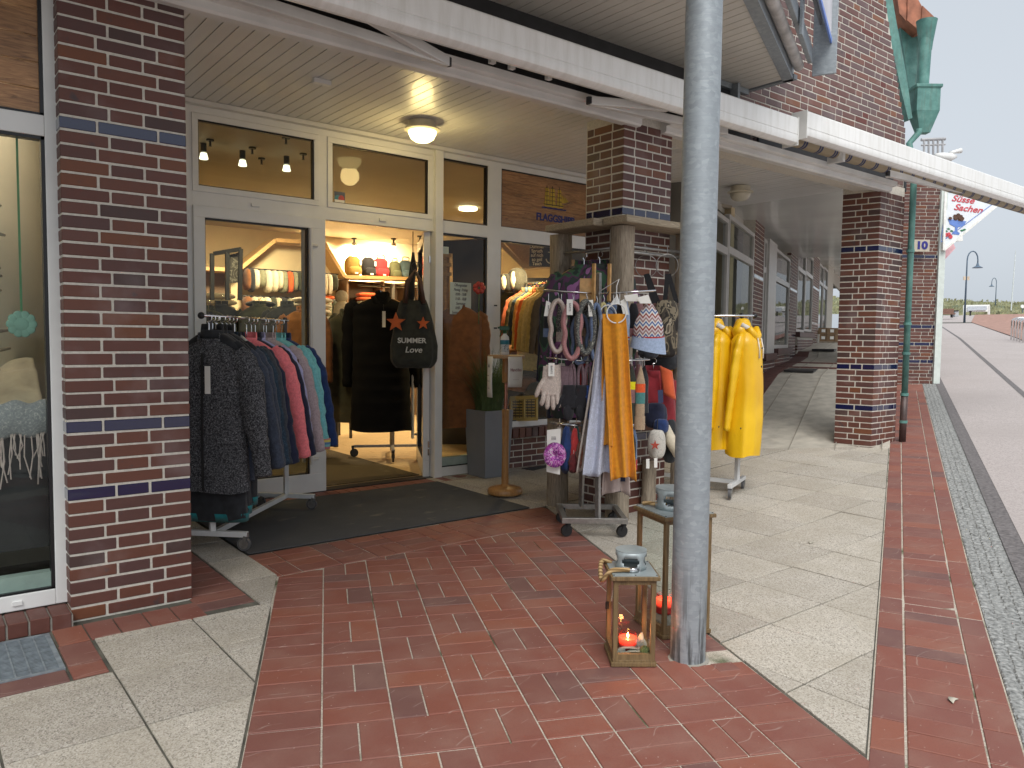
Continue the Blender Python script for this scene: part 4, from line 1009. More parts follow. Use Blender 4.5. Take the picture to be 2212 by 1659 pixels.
# parcels on a pallet deep in the arcade
pal = T('pallet', 'wooden pallet under cardboard boxes deep in the arcade', 'pallet', tuple(pix(1795,741,30)))
CARD = plain('cardboard', (.22,.14,.075), .85, .15, 6)
bx0, bx1 = pix(1766,744,29), pix(1822,744,29)
rd = (bx1-bx0); rd.z = 0; rl = rd.length; rd.normalize(); fdv = Vector((-rd.y,rd.x,0)); 
mb = MB()
for k_ in range(5): c = bx0+rd*(rl*(k_+.5)/5)+fdv*.4; mb.obox((c.x,c.y), rd, fdv, .1, .8, c.z-.02, c.z+.08)
c = bx0+rd*rl/2+fdv*.4; mb.obox((c.x,c.y), rd, fdv, rl, .8, c.z+.08, c.z+.11); mb.build('slats', DRIFT, pal)
for i in range(3):
    for j in range(2):
        c = bx0+rd*(rl*(i+.5)/3)+fdv*.4; o = MB(); o.obox((c.x,c.y), rd, fdv, rl/3-.012, .75, c.z+.112+j*.26, c.z+.365+j*.26)
        b = T('cardboard_box', '%s cardboard box on the pallet, %s layer' % (('left','middle','right')[i], ('lower','upper')[j]), 'box', tuple(c), 'boxes on the pallet'); o.build('carton', CARD, b, bevel=.006)
        q = MB(); cc = c-fdv*.381; q.obox((cc.x+rd.x*.05,cc.y+rd.y*.05), rd, fdv, .14, .004, c.z+.2+j*.26, c.z+.31+j*.26); q.build('address_label', MATS['paper_white'], b)

# ------------------------------------------------------------------ house number ten beyond the arcade
h10 = T('corner_house', 'red brick house corner with blue brick bands and house number ten', 'house', (19.2,8.4,.8))
hu = Vector((cr.x,cr.y)).normalized(); hf = Vector((cf.x,cf.y)).normalized(); hc = Vector((19.40,8.24))
def hp_(a, b, z=0): p = hc+hu*a+hf*b; return (p.x, p.y, z)
hw = MB(); c = hc-hu*.62+hf*1.0; hw.obox((c.x,c.y), hu, hf, 1.24, 2.0, .3, 6.2); hwo = hw.build('house_wall', MO, h10)
nb = 0
for r in range(66):
    z = .62+(r+.5)*CO; x = -1.24+(r%4)*.04; i = r
    while x < -.0:
        l = min((.36,.24,.3,.16)[i % 4], -x); i += 1
        if l < .04: break
        if x > -1.3 and nb < 300:
            c = hp_(x+l/2, .05); mt = BLUE if r in (8,13,18,38) else BR
            put_brick(hwo, (c[0],c[1],z), math.atan2(hu.y,hu.x), l, .12, CO-JB, mt); nb += 1
        x += l+JB
MINT = plain('mint_white_post', (.62,.68,.64), .5, .06)
mb = MB(); c = hc+hu*.075-hf*.0; mb.obox((c.x,c.y), hu, hf, .15, .15, .8, 6.0); mb.build('corner_post', MINT, h10)
mb = MB(); c = hc+hu*.165+hf*.25; mb.obox((c.x,c.y), hu, hf, .025, .4, .8, 3.0); mb.build('red_trim', plain('red_trim',(.25,.06,.045),.6), h10)
pa, pb = pix(1973,519,18.1), pix(2006,543,18.1)
pc = (pa+pb)/2; NP = face_M(pc, hu.to_3d(), (0,0,1))
pl10 = MB(); pl10.obox((pc.x,pc.y), hu, hf, .38, .06, pc.z-.14, pc.z+.14); pl10 = pl10.build('number_plate', plain('plate_beige',(.50,.45,.36),.4,.1), h10, bevel=.006)
text('numeral', '10', .24, plain('plate_blue',(.03,.03,.22),.4), pl10, NP @ Matrix.Translation((0,0,.034)), .004, 1.15, off=.012)
# hanging triangular sign
ts = T('hanging_sign', 'triangular white sign reading Süsse Sachen on the corner post', 'sign', tuple(pix(2040,480,18.2)))
TL, TR, BT = pix(2041,408,18.2), pix(2175,425,18.2), pix(2037,541,18.2)
sn = (TR-TL).cross(BT-TL).normalized(); sn = sn if sn.dot(cf) < 0 else -sn
MB().plate([TL,TR,BT], tuple(sn), .07).build('board', plain('sign_white',(.72,.76,.80),.35,.03), ts)
mb = MB(); k_ = [TL,TR,BT]
for a, b in zip(k_, k_[1:]+k_[:1]): mb.bar(a+sn*.0, b+sn*.0, .05, .09, tuple(sn))
mb.build('rim', plain('sign_rim',(.80,.80,.76),.4), ts)
SR = plain('sign_red', (.55,.06,.08), .5); SB = plain('sign_blue', (.12,.22,.55), .5); SBR = plain('sign_brown', (.09,.04,.02), .6)
sx_ = (TR-TL).normalized(); sy_ = sn.cross(sx_); SMt = face_M(TL+sn*.006, sx_, sy_)
text('lettering', 'Süsse', .21, SR, ts, SMt @ Matrix.Translation((.45,-.2,0)), .003, 1.15, .35, off=.004)
text('lettering', 'Sachen', .21, SR, ts, SMt @ Matrix.Translation((.60,-.40,0)), .003, 1.15, .35, off=.004)
mb = MB(); Q = lambda x, y, z=.004: SMt @ Vector((x,y,z))
for a, b in ((Q(.06,-.06),Q(1.3,-.06)),(Q(.06,-.06),Q(.06,-1.25)),(Q(.06,-1.27),Q(1.28,-.1))): mb.bar(a, b, .012, .006, tuple(sn))
mb.plate([Q(.16,-.70),Q(.60,-.70),Q(.54,-.82),Q(.40,-.87),Q(.36,-.87),Q(.22,-.82)], tuple(sn), .004)
mb.plate([Q(.35,-.87),Q(.42,-.87),Q(.40,-.95),Q(.48,-1.0),Q(.46,-1.04),Q(.32,-1.04),Q(.30,-1.0),Q(.36,-.95)], tuple(sn), .004); mb.build('bowl_picture', SB, ts)
mb = MB()
for i in range(16): 
    a = random.uniform(.2,.56); b = -.69+random.uniform(0,.13)*(1-abs(a-.38)*4) if abs(a-.38) < .22 else -.69
    mb.plate([Q(a+.045*math.cos(t*pi/4), b+.035*math.sin(t*pi/4), .008+.001*i) for t in range(8)], tuple(sn), .004)
mb.build('sweets_picture', SBR, ts)
mb = MB()
for a, b in ((.16,-1.08),(.27,-1.11),(.22,-1.06)): mb.plate([Q(a+.05*math.cos(t*pi/4), b+.05*math.sin(t*pi/4), .012) for t in range(8)], tuple(sn), .004)
mb.build('flower_picture', SR, ts)
mb = MB()
for a, b in ((.2,-.93),(.15,-.99),(.28,-.97),(.52,-.93),(.58,-.9)): mb.plate([Q(a-.045,b),Q(a,b+.025),Q(a+.05,b),Q(a,b-.025)], tuple(sn), .004)
mb.build('leaf_picture', plain('sign_green',(.03,.16,.07),.6), ts)
# smaller signs behind it
s2 = T('hanging_sign', 'small pale sign half hidden behind the triangular sign', 'sign', tuple(pix(2068,510,20)))
plate_pix([(2050,500),(2078,492),(2080,520),(2052,524)], 20.5, .06, MATS['sign_rim'], 'board', s2); plate_pix([(2054,504),(2073,499),(2074,515),(2055,519)], 20.4, .01, SB, 'print', s2)
s3 = T('pennant', 'small pink and white pennant below the triangular sign', 'pennant', tuple(pix(2045,530,19)))
plate_pix([(2038,545),(2060,526),(2064,536),(2042,560)], 21, .04, plain('pennant_pink',(.7,.42,.45),.6), 'cloth', s3)
# roof terrace railing and lamp on the corner house
rl_ = T('roof_railing', 'white roof terrace railing above the copper hopper', 'railing', tuple(pix(2020,320,17)))
mb = MB()
for x in (1996,2006,2016,2026,2036): mb.tube([pix(x,300,17), pix(x,335,17)], .025, 6)
mb.tube([pix(1990,302,17), pix(2042,300,17)], .035, 8); mb.tube([pix(1990,314,17), pix(2042,312,17)], .02, 6); mb.build('bars', plain('railing_grey',(.35,.35,.36),.5), rl_)
fdl = T('floodlight', 'white swan-neck floodlight fixture on the roof edge above the awning', 'floodlight', tuple(pix(2055,335,17)))
mb = MB(); mb.tube([pix(2020,335,17), pix(2035,338,17), pix(2052,340,17), pix(2066,338,17)], [.04,.09,.10,.03], 12); mb.build('shade', WHITE, fdl, smooth=True)
mb = MB(); mb.tube([pix(2052,332,17), pix(2062,328,17), pix(2076,325,17)], [.05,.04,.06], 10); mb.build('bracket', WHITE, fdl, smooth=True)

# ------------------------------------------------------------------ far end of the street
def street_lamp(label, x, yb, yt, d, arm):
    b = pix(x, yb, d); t = pix(x+ (yb-yt)*.03, yt, d); h = t.z-b.z
    L_ = T('street_lamp', label, 'street lamp', tuple(b)); m_ = plain('lamp_post_blue',(.10,.15,.21),.5)
    k_ = h/6.5; ar = Vector((cr.x,cr.y,0)).normalized()*arm*k_
    pl_ = [b-Vector((0,0,.3)), b+Vector((0,0,h*.82))]
    for i in range(9):
        a = pi*i/8; pl_.append(b+Vector((0,0,h*.87+math.sin(a)*h*.12))+ar*(.5-.5*math.cos(a)))
    pl_.append(pl_[-1]-Vector((0,0,h*.05)))
    MB().tube(pl_, [.10*k_]+[.055*k_]*(len(pl_)-1), 10).build('post', m_, L_, smooth=True)
    e_ = pl_[-1]; MB().lathe([(.06*k_,.1*k_),(.1*k_,-.05*k_),(.14*k_,-.18*k_),(.42*k_,-.34*k_),(.42*k_,-.37*k_),(.0,-.34*k_)], tuple(e_), 20).build('lamp_shade', m_, L_, smooth=30)
    return L_, b, h
sl1, b1_, h1_ = street_lamp('blue grey street lamp with hooked neck and bell shade, the nearer one', 2083, 699, 542, 70, .95)
c = b1_+Vector((0,0,h1_*.62)); mb = MB(); mb.obox((c.x,c.y), hu, hf, .55, .05, c.z-.17, c.z+.17); mb.build('notice', plain('notice_tan',(.6,.5,.38),.6), sl1)
street_lamp('small distant street lamp with hook facing left, near the dunes', 2149, 682, 600, 112, -.8)
fp0, fp1 = pix(2184,672,104), pix(2194,541,104); tag(MB().tube([fp0, fp1], [.09,.05], 8).build('flagpole', plain('flagpole_white',(.62,.66,.66),.5)), 'bare white flagpole standing in front of the dunes', 'flagpole')
ib = T('info_board', 'long white information board on two legs before the dunes', 'board', tuple(pix(2105,683,92)))
a, b, c, d = [pix(x,y,92) for x,y in ((2082,659),(2138,658),(2138,673),(2082,674))]
MB().plate([a,b,c,d], tuple(-cf), .12).build('panel', plain('board_white',(.80,.82,.80),.5,.03), ib)
mb = MB()
for x in (2083,2136): mb.bar(pix(x,660,92), pix(x,686,92), .2, .2)
mb.build('leg', MATS['board_white'], ib)
MB().plate([pix(2090,662,91.8),pix(2132,661,91.8),pix(2132,670,91.8),pix(2090,671,91.8)], tuple(-cf), .03).build('print', plain('board_print',(.45,.5,.55),.6), ib)
wl = T('bench', 'reddish wooden bench at the left edge of the dunes', 'bench', tuple(pix(2045,682,80)))
mb = MB(); mb.bar(pix(2030,672,80), pix(2060,672,80), .1, .5); mb.bar(pix(2030,678,79.5), pix(2060,678,79.5), .7, .12); mb.build('planks', plain('bench_wood',(.20,.11,.08),.7), wl)
mb = MB()
for x in (2034,2056): mb.bar(pix(x,678,79.7), pix(x,686,79.7), .15, .3)
mb.build('leg', DARKM, wl)
bn_ = T('litter_bin', 'grey box litter bin between the bench and the lamp post', 'bin', tuple(pix(2066,683,80)))
MB().plate([pix(x,y,80) for x,y in ((2063,671),(2071,671),(2071,684),(2063,684))], tuple(-cf), .4).build('bin_body', plain('bin_grey',(.42,.44,.46),.5), bn_); MB().plate([pix(x,y,79.9) for x,y in ((2063,670),(2071,670),(2071,672),(2063,672))], tuple(-cf), .5).build('lid', DARKM, bn_)
bk = T('bicycle', 'tiny dark parked bicycle seen end-on beside the information board', 'bicycle', tuple(pix(2096,683,88)))
mb = MB(); c = pix(2096,679,88); mb.lathe([(.02,-.3),(.05,0),(.02,.3)], tuple(c), 6); mb.bar(pix(2093,673,88), pix(2099,673,88), .08,.08); mb.bar(pix(2096,673,88), pix(2096,684,88), .12,.1); mb.build('frame', DARKM, bk)
MB().tube([pix(2096,678,88)+Vector((0,0,.35)), pix(2096,684,88)], .1, 8).build('wheel', BLACK, bk)
sg_ = T('round_sign', 'small round traffic sign at the foot of the dunes', 'sign', tuple(pix(2209,680,100)))
mb = MB(); mb.bar(pix(2209,662,100), pix(2209,684,100), .08,.08); mb.build('post', MATS['lamp_post_blue'], sg_); MB().plate([pix(2209+4*math.cos(t*pi/6),662+4*math.sin(t*pi/6),99.8) for t in range(12)], tuple(-cf), .05).build('disc', MATS['board_white'], sg_)
# bicycle stands
hb = [((2184,737,34.6),(2187,690)),((2190,739,34.0),(2193,691)),((2196,741,33.4),(2199,693)),((2202,743,32.8),(2205,695)),((2209,746,32.2),(2212,697))]
proto = None
for k_, ((x,y,d), (xt,yt)) in enumerate(hb):
    b = pix(x,y,d); z0 = gz(b.x,b.y); h = 1.0; ar = Vector((SN.x,SN.y,0))*.75; b.z = z0
    q = [b, b+Vector((0,0,.85*h))]+[b+ar*(.5-.5*math.cos(pi*i/8))+Vector((0,0,.85*h+.15*math.sin(pi*i/8))) for i in range(1,8)]+[b+ar+Vector((0,0,.85*h)), b+ar]
    tag(MB().tube(q, .035, 8).build('bicycle_stand', CHROME, smooth=True), '%s tubular steel bicycle stand in the row at the right edge' % ('first','second','third','fourth','fifth')[k_], 'bike stand', 'bicycle stands')
# dunes
def dune_mat():
    n = NT('dune_cover'); n.bsdf(rough=.95); pos = n.n('ShaderNodeNewGeometry').outputs['Position']; x = n.noise(pos, .22, 6, .65); y = n.noise(pos, 1.6, 4)
    a = n.ramp(x.outputs[0], [(.35,(.10,.12,.065)),(.5,(.19,.20,.105)),(.62,(.30,.285,.16)),(.72,(.42,.38,.24))])
    n.col(n.mix(a, (.10,.12,.065), n.math('MULTIPLY', n.ramp(y.outputs[0], [(.4,(1,1,1)),(.6,(0,0,0))]), .5))); return n.m
DUNE = dune_mat()
fwd2 = Vector((cf.x,cf.y,0)).normalized(); rt2 = Vector((cr.x,cr.y,0)).normalized()
def dune_pt(u, v):
    a = -10+u*140; d = 96+v*70          # lateral, depth
    p = fwd2*d+rt2*a
    z0 = 5.2+min(v*3,1)*.2
    prof = math.sin(min(v*1.5,1)*pi/2)
    nz = noise.fractal(Vector((a*.055,d*.05,3)), 1, 2, 5)*.9+noise.fractal(Vector((a*.3,d*.25,8)), 1, 2, 4)*.28
    return (p.x, p.y, z0+prof*(3.6+nz*1.3))
dn = struct(MB().grid(dune_pt, 180, 50).build('dune', DUNE, smooth=True))
tu = MB(); random.seed(5)
for i in range(14000):
    u = random.random(); v = random.random()**1.5*.75
    p = Vector(dune_pt(u, v)); h = random.uniform(.15,.5); w = random.uniform(.06,.2)
    tu.add([p+rt2*-w*.5, p+rt2*w*.5, p+rt2*(w*.2+random.uniform(-.2,.2))+Vector((0,0,h)), p+rt2*(-w*.35+random.uniform(-.2,.2))+Vector((0,0,h*.8))], [(0,1,2,3)])
t_ = tu.build('dune_grass', plain('marram',(.27,.27,.15),.9,.5,.5)); t_['kind'] = 'stuff'; t_['label'] = 'yellow green marram grass and scrub covering the dunes'
random.seed(21)
PAPER = MATS['paper_white']
# ------------------------------------------------------------------ mats and floor grate
def mat_mat(name, a, b, ang=0, ribs=95):
    n = NT(name); n.bsdf(rough=.95); c = n.coord()
    w = n.n('ShaderNodeTexWave'); w.inputs['Scale'].default_value = ribs/6.28*1.6; w.bands_direction = 'X'; n.l(c, w.inputs['Vector'])
    x = n.noise(c, 4, 5, .6); v = n.noise(n.mapping(c, (1,1.8,1)), 3.1, 3)
    base = n.mix(a, b, n.math('MULTIPLY', w.outputs['Fac'], x.outputs[0]))
    base = n.mix(base, (.20,.18,.14), n.math('MULTIPLY', n.ramp(v.outputs[0], [(.63,(0,0,0)),(.74,(1,1,1))]), .55))
    n.col(base); n.bump(w.outputs['Fac'], .5, .006); return n.m
dm = MB().box(2.14,5.10,6.13,7.91,.002,.013).build('door_mat', mat_mat('ribbed_mat', (.045,.046,.049), (.11,.112,.115)), bevel=.004); tag(dm, 'large dark grey ribbed mat before the shop door', 'mat')
im = MB().box(3.0,5.16,8.42,11.4,.004,.014).build('indoor_mat', mat_mat('indoor_mat', (.06,.045,.022), (.12,.09,.05)), bevel=.004); tag(im, 'brown mat on the wooden floor inside the doorway', 'mat')
tag(MB().box(6.55,7.6,7.45,8.05,.004,.014).build('door_mat', MATS['ribbed_mat']), 'small dark mat under the brick sill right of the planter', 'mat')
gt = T('floor_grate', 'galvanised steel grate in the pavement before the display window', 'grate', (.3,4.9,0))
mb = MB()
for i in range(14): mb.box(-.28+i*.068,-.272+i*.068,4.6,5.17,-.02,.004)
for i in range(28): mb.box(-.3,.605,4.605+i*.0208,4.6095+i*.0208,-.016,.002)
mb.build('bars', plain('zinc_grate',(.26,.30,.33),.5,.2,20,metal=.3), gt)
mb = MB(); mb.box(-.32,.625,5.165,5.19,-.02,.006); mb.box(-.32,.625,4.585,4.605,-.02,.006); mb.box(.6,.625,4.605,5.165,-.02,.006); mb.build('rim', MATS['zinc_grate'], gt)
MB().box(-.3,.6,4.6,5.17,-.05,-.03).build('pit', plain('pit_dark',(.05,.055,.06),.8), gt)

# ------------------------------------------------------------------ garments
def hanger_mb(w, wood=False, drop=.13):
    dd = drop-.13
    m_ = MB()
    hk = [(0,0,.012)]+[(.028*math.sin(a), 0, -.016+.028*math.cos(a)) for a in [i*pi/6 for i in range(0,8)]]+[(0,0,-.06),(0,0,-.12-dd)]
    m_.tube(hk, .0048, 6); m_.cur = 1
    q = [(-w*.40,0,-.235-dd),(-w*.25,0,-.178-dd),(0,0,-.125-dd),(w*.25,0,-.178-dd),(w*.40,0,-.235-dd)]
    if wood: m_.tube(q, [.014,.018,.02,.018,.014], 8)
    else: m_.tube(q, .012, 8)
    return m_
def garment(name, label, cat, hook, ang, w, L, mat, sl=.75, depth=.2, group=None, collar='stand', hmat=None, wood=False, zipm=None, trim=None, tagged=False, fold=.06, sw=.085, hem=None, quilt=0, seed=0, cuff=None, drop=.13, flare=1.06, spread=.0, flat=.66):
    M_ = Matrix.Translation(hook) @ Matrix.Rotation(ang,4,'Z'); rnd = random.Random(seed or len(label))
    th = T(name, label, cat, (hook[0],hook[1],hook[2]-L), group)
    ph = rnd.random()*6; ph2 = rnd.random()*6; nt_, nz_ = 48, 34
    def prof(t):
        z = -drop-t*(L-drop); dz = t*(L-drop)
        if dz < .14: k_ = dz/.14; hw = .075+(w/2-.075)*(k_**.75); hd = .055+(depth/2-.055)*k_
        else:
            k_ = (dz-.14)/(L-drop-.14); hw = w/2*(1-.10*math.sin(min(k_*2.2,1)*pi/2)+(.10+flare-1)*k_); hd = depth/2*(1+.18*math.sin(k_*pi)+.1*k_)
        return z, hw, hd
    b = MB(); vs = []
    for j in range(nz_+1):
        t = (j/nz_)**1.15; z, hw, hd = prof(t)
        for i in range(nt_):
            th_ = 2*pi*i/nt_; c_, s_ = math.cos(th_), math.sin(th_)
            r = 1+fold*min(t*1.6,1)*(math.sin(5*th_+ph+t*1.6)*.55+math.sin(9*th_+ph2-t*2)*.35+math.sin(14*th_+ph*2)*.2)
            if quilt: r += quilt*(abs(math.sin((z+.0)*pi/.19))**.6-.5)
            e_ = .72
            x = hw*math.copysign(abs(c_)**e_, c_)*(1+(r-1)*.4); y = hd*math.copysign(abs(s_)**e_, s_)*r
            y += .012*noise.noise(Vector((x*6+seed, z*5, ph)))*min(1,t*3)
            vs.append((x, y, z+.012*math.sin(3*th_+ph)*(t > .97)))
    fs = [(j*nt_+i, j*nt_+(i+1)%nt_, (j+1)*nt_+(i+1)%nt_, (j+1)*nt_+i) for j in range(nz_) for i in range(nt_)]
    b.add(vs, fs); b.xf(M_).build('body', mat, th, smooth=True)
    for sg2 in (-1,1):
        x0 = sg2*(w/2-.055); z0 = -drop-.11; a_ = rnd.uniform(.02,.06)+spread; f_ = rnd.uniform(-.04,.05)
        p_ = [(x0-sg2*.03,0,z0+.01),(x0+sg2*.025,.0,z0-.05),(x0+sg2*(.045+a_*.5),f_*.4,z0-.2),(x0+sg2*(.05+a_),f_,z0-sl*.55),(x0+sg2*(.052+a_*1.35),f_*1.2+.015,z0-sl*.8),(x0+sg2*(.05+a_*1.6),f_*1.2+.03,z0-sl)]
        # resample for soft creases
        pp, rr = [], []
        base_r = [sw*.75,sw,sw*.98,sw*.85,sw*.74,sw*.66]
        for i in range(5):
            for k_ in range(6):
                q = k_/6; pp.append(Vector(p_[i]).lerp(Vector(p_[i+1]), q)); rr.append((base_r[i]+(base_r[i+1]-base_r[i])*q)*(1+.05*math.sin((i*6+k_)*1.7+ph)+(quilt*1.3*(abs(math.sin((i*6+k_)*.62))-.5) if quilt else 0)))
        pp.append(Vector(p_[5])); rr.append(base_r[5])
        s_ = MB().tube(pp, rr, 16); 
        for i_, v in enumerate(s_.v):
            c0 = pp[i_//16]; dx_, dy_ = v[0]-c0[0], v[1]-c0[1]
            k_ = 1+.09*noise.noise(Vector((math.atan2(dy_,dx_)*1.1+seed, v[2]*9, ph)))+.05*noise.noise(Vector((dx_*30, v[2]*22, seed)))
            s_.v[i_] = (c0[0]+dx_*k_*(1.0-.12*(i_//16 > 20)), c0[1]+dy_*k_*flat, v[2]+.010*noise.noise(Vector((dx_*20,dy_*20,v[2]*6))))
        s_.xf(M_); so_ = s_.build('sleeve', mat, th, smooth=True)
        if cuff:
            c_ = MB().tube([Vector(p_[5])+Vector((0,0,.10)), Vector(p_[5])-Vector((0,0,.005))], [rr[-4]*1.05, rr[-1]*1.06], 16); 
            for i_, v in enumerate(c_.v): c_.v[i_] = (v[0], v[1]*.8, v[2])
            c_.xf(M_).build('cuff', cuff, so_, smooth=True)
    if collar == 'stand':
        c_ = MB(); pr_ = [(.085,-.02),(.092,.02),(.088,.065),(.078,.068),(.074,.02),(.06,-.04)]
        n_ = 24; vs = []
        for r_, z_ in pr_:
            for i in range(n_):
                a = 2*pi*i/n_; vs.append((r_*1.05*math.cos(a), r_*.82*math.sin(a)-.005, -drop-.03+z_+(.03 if math.sin(a) > 0 else -.02)*(z_ > 0)))
        c_.add(vs, [(j*n_+i, j*n_+(i+1)%n_, (j+1)*n_+(i+1)%n_, (j+1)*n_+i) for j in range(len(pr_)-1) for i in range(n_)])
        c_.xf(M_).build('collar', trim or mat, th, smooth=True)
    elif collar == 'hood':
        c_ = MB(); c_.sphere((0,.05,-drop-.05), .15, .11, .14, 20, 12, lambda d: 1+.1*math.sin(7*d.x+ph)+.08*math.sin(9*d.z)); c_.xf(M_).build('hood', trim or mat, th, smooth=True)
        c_ = MB(); c_.tube([(-.11,-.06,-drop+.0),(-.07,-.10,-drop-.08),(0,-.115,-drop-.13),(.07,-.10,-drop-.08),(.11,-.06,-drop)], [.035,.04,.035,.04,.035], 10); c_.xf(M_).build('hood_edge', trim or mat, th, smooth=True)
    if zipm:
        z_ = MB(); z_.bar((0,-depth/2-.012,-drop-.1),(0,-depth/2*1.22-.012,-L*.62), .018,.008,(0,1,0)); z_.bar((0,-depth/2*1.22-.012,-L*.62),(0,-depth/2*1.12-.014,-L+.02), .018,.008,(0,1,0)); z_.xf(M_).build('zip', zipm, th)
    if hem:
        hz = MB(); z, hw, hd = prof(1.0)
        vs = []
        for dz, k_ in ((.0,.97),(-.02,1.0),(.05,1.02)):
            for i in range(32):
                a = 2*pi*i/32; vs.append((hw*k_*math.copysign(abs(math.cos(a))**.72, math.cos(a)), hd*k_*math.copysign(abs(math.sin(a))**.72, math.sin(a)), z+dz))
        hz.add(vs, [(j*32+i, j*32+(i+1)%32, (j+1)*32+(i+1)%32, (j+1)*32+i) for j in range(2) for i in range(32)]); hz.xf(M_).build('hem_band', hem, th, smooth=True)
    h_ = hanger_mb(w, wood, drop).xf(M_).build('hanger', [CHROME, HANGW if wood else BLACK], th, smooth=40)
    if tagged:
        g_ = MB(); g_.box(.03,.075,-depth/2-.035,-depth/2-.031,-drop-.42,-drop-.2); g_.xf(M_).build('price_tag', PAPER, th)
        g_ = MB(); g_.tube([(.05,-depth/2-.033,-drop-.2),(.045,-depth/2-.02,-drop-.1)], .002, 5); g_.xf(M_).build('tag_string', BLACK, th)
    return th
def flecked(name, base, fl, sc=55, amt=.55):
    n = NT(name); n.bsdf(rough=.85); c = n.coord(); v = n.vor(n.mapping(c, (1,1,.8)), sc); d = v.outputs['Distance']
    w = n.math('SINE', n.math('MULTIPLY', d, 34)); r_ = n.ramp(w, [(.55,(0,0,0)),(.8,(1,1,1))])
    v2 = n.vor(c, sc*.33); r2 = n.ramp(n.math('SINE', n.math('MULTIPLY', v2.outputs['Distance'], 18)), [(.8,(0,0,0)),(.95,(1,1,1))])
    k = n.math('MULTIPLY', n.math('MAXIMUM', r_, r2), amt); k = n.math('MULTIPLY', k, n.ramp(n.noise(c, 70, 2).outputs[0], [(.35,(0,0,0)),(.6,(1,1,1))]))
    n.col(n.mix(base, fl, k)); n.bump(n.noise(c, 200, 2).outputs[0], .3, .003); return n.m
FLO = flecked('leaf_print', (.013,.014,.018), (.36,.37,.39), 95, .7)
NVY = fabric('navy_fleece', (.036,.048,.075), .25, 40, melange=.35); NVY2 = fabric('navy_deep', (.010,.014,.04), .2, 20); TEALD = flecked('teal_print', (.012,.028,.05), (.06,.13,.19), 45); CHA = fabric('charcoal_fleece', (.038,.044,.056), .25, 40, melange=.3)
PINK = fabric('pink_fleece', (.86,.20,.22), .12, 40, melange=.35); LIL = fabric('lilac_fleece', (.36,.36,.60), .12, 40, melange=.4); MAU = fabric('mauve_fleece', (.40,.32,.335), .12, 40, melange=.4); TUR = fabric('turquoise_fleece', (.17,.50,.53), .12, 40, melange=.3); BLU = fabric('royal_blue', (.012,.035,.13), .2, 20)
TEALB = fabric('teal_lining', (.01,.22,.24), .15, 20)
# left rail
rN, rF = Vector((1.95,6.42)), Vector((3.02,7.52)); rd_ = (rF-rN).normalized(); rp = Vector((rd_.y,-rd_.x))
RAY = plain('rail_white', (.62,.63,.63), .35, .06)
def caster(mb_list, c, r=.055, dirv=(1,0)):
    """swivel caster: fork, wheel, tread; c is the point of contact with the ground"""
    dx = Vector((dirv[0],dirv[1],0)).normalized(); ax_ = Vector((-dx.y,dx.x,0)); w_ = Vector(c)+Vector((0,0,r))
    mb_list[0].tube([w_-ax_*.014, w_+ax_*.014], r, 20)
    mb_list[1].tube([w_-ax_*.016, w_+ax_*.016], r*.72, 16); mb_list[1].bar(w_+ax_*.02, w_+ax_*.02+Vector((0,0,r*1.25))+dx*.02, .006, .03, tuple(dx)); mb_list[1].bar(w_-ax_*.02, w_-ax_*.02+Vector((0,0,r*1.25))+dx*.02, .006, .03, tuple(dx))
    mb_list[1].tube([w_+Vector((0,0,r*1.1))+dx*.02, w_+Vector((0,0,r*1.75))+dx*.02], .02, 10)
def rail_rack(label, pn, pf, perp, zb, half, z0, wheel_r=.055, extra=True):
    k = T('garment_rail', label, 'clothes rail', (pn.x,pn.y,z0))
    zf_ = z0+.135
    for p_, nm in ((pn,'near'),(pf,'far')):
        MB().bar((p_.x-perp.x*half,p_.y-perp.y*half,zf_),(p_.x+perp.x*half,p_.y+perp.y*half,zf_), .045,.045).build('foot_bar', RAY, k, bevel=.004)
        MB().bar((p_.x,p_.y,zf_+.02),(p_.x,p_.y,zb-.55), .045,.045).build('post', RAY, k, bevel=.004)
        MB().bar((p_.x,p_.y,zb-.55),(p_.x,p_.y,zb+.03), .03,.03).build('upper_post', DARKM, k)
        for s_ in (-1,1):
            t_, f_ = MB(), MB(); caster((t_,f_), (p_.x+perp.x*half*.9*s_,p_.y+perp.y*half*.9*s_,z0), wheel_r, (perp.x*.5+.3,perp.y))
            w_ = t_.build('wheel', plain('wheel_grey',(.10,.10,.105),.5), k, smooth=40); f_.build('fork', STEEL, w_, smooth=40)
    MB().bar((pn.x,pn.y,zf_),(pf.x,pf.y,zf_), .045,.045).build('base_bar', RAY, k, bevel=.004)
    d_ = (pf-pn).normalized(); a = pn-d_*.14; b = pf+d_*.04
    for o_ in (-.018,.018): MB().tube([(a.x+perp.x*o_,a.y+perp.y*o_,zb),(b.x+perp.x*o_,b.y+perp.y*o_,zb)], .011, 10).build('hanging_bar', CHROME, k, smooth=True)
    MB().sphere((a.x,a.y,zb), .028, seg=12, rings=8).build('end_knob', BLACK, k, smooth=True)
    return k
rail_rack('white wheeled clothes rail with jackets beside the left brick pillar', rN, rF, rp, 1.93, .30, .013)
ra = math.atan2(rp.y, rp.x)
def on_rail(s_): p = rN+rd_*s_; return (p.x, p.y, 1.93)
JG = 'jackets on the left clothes rail'
garment('jacket', 'black jacket with grey leaf print hanging at the front of the left rail', 'jacket', on_rail(-.02), ra, .62, 1.42, FLO, .98, .20, JG, zipm=BLACK, tagged=True, seed=3, sw=.115, fold=.05, spread=.05, drop=.2)
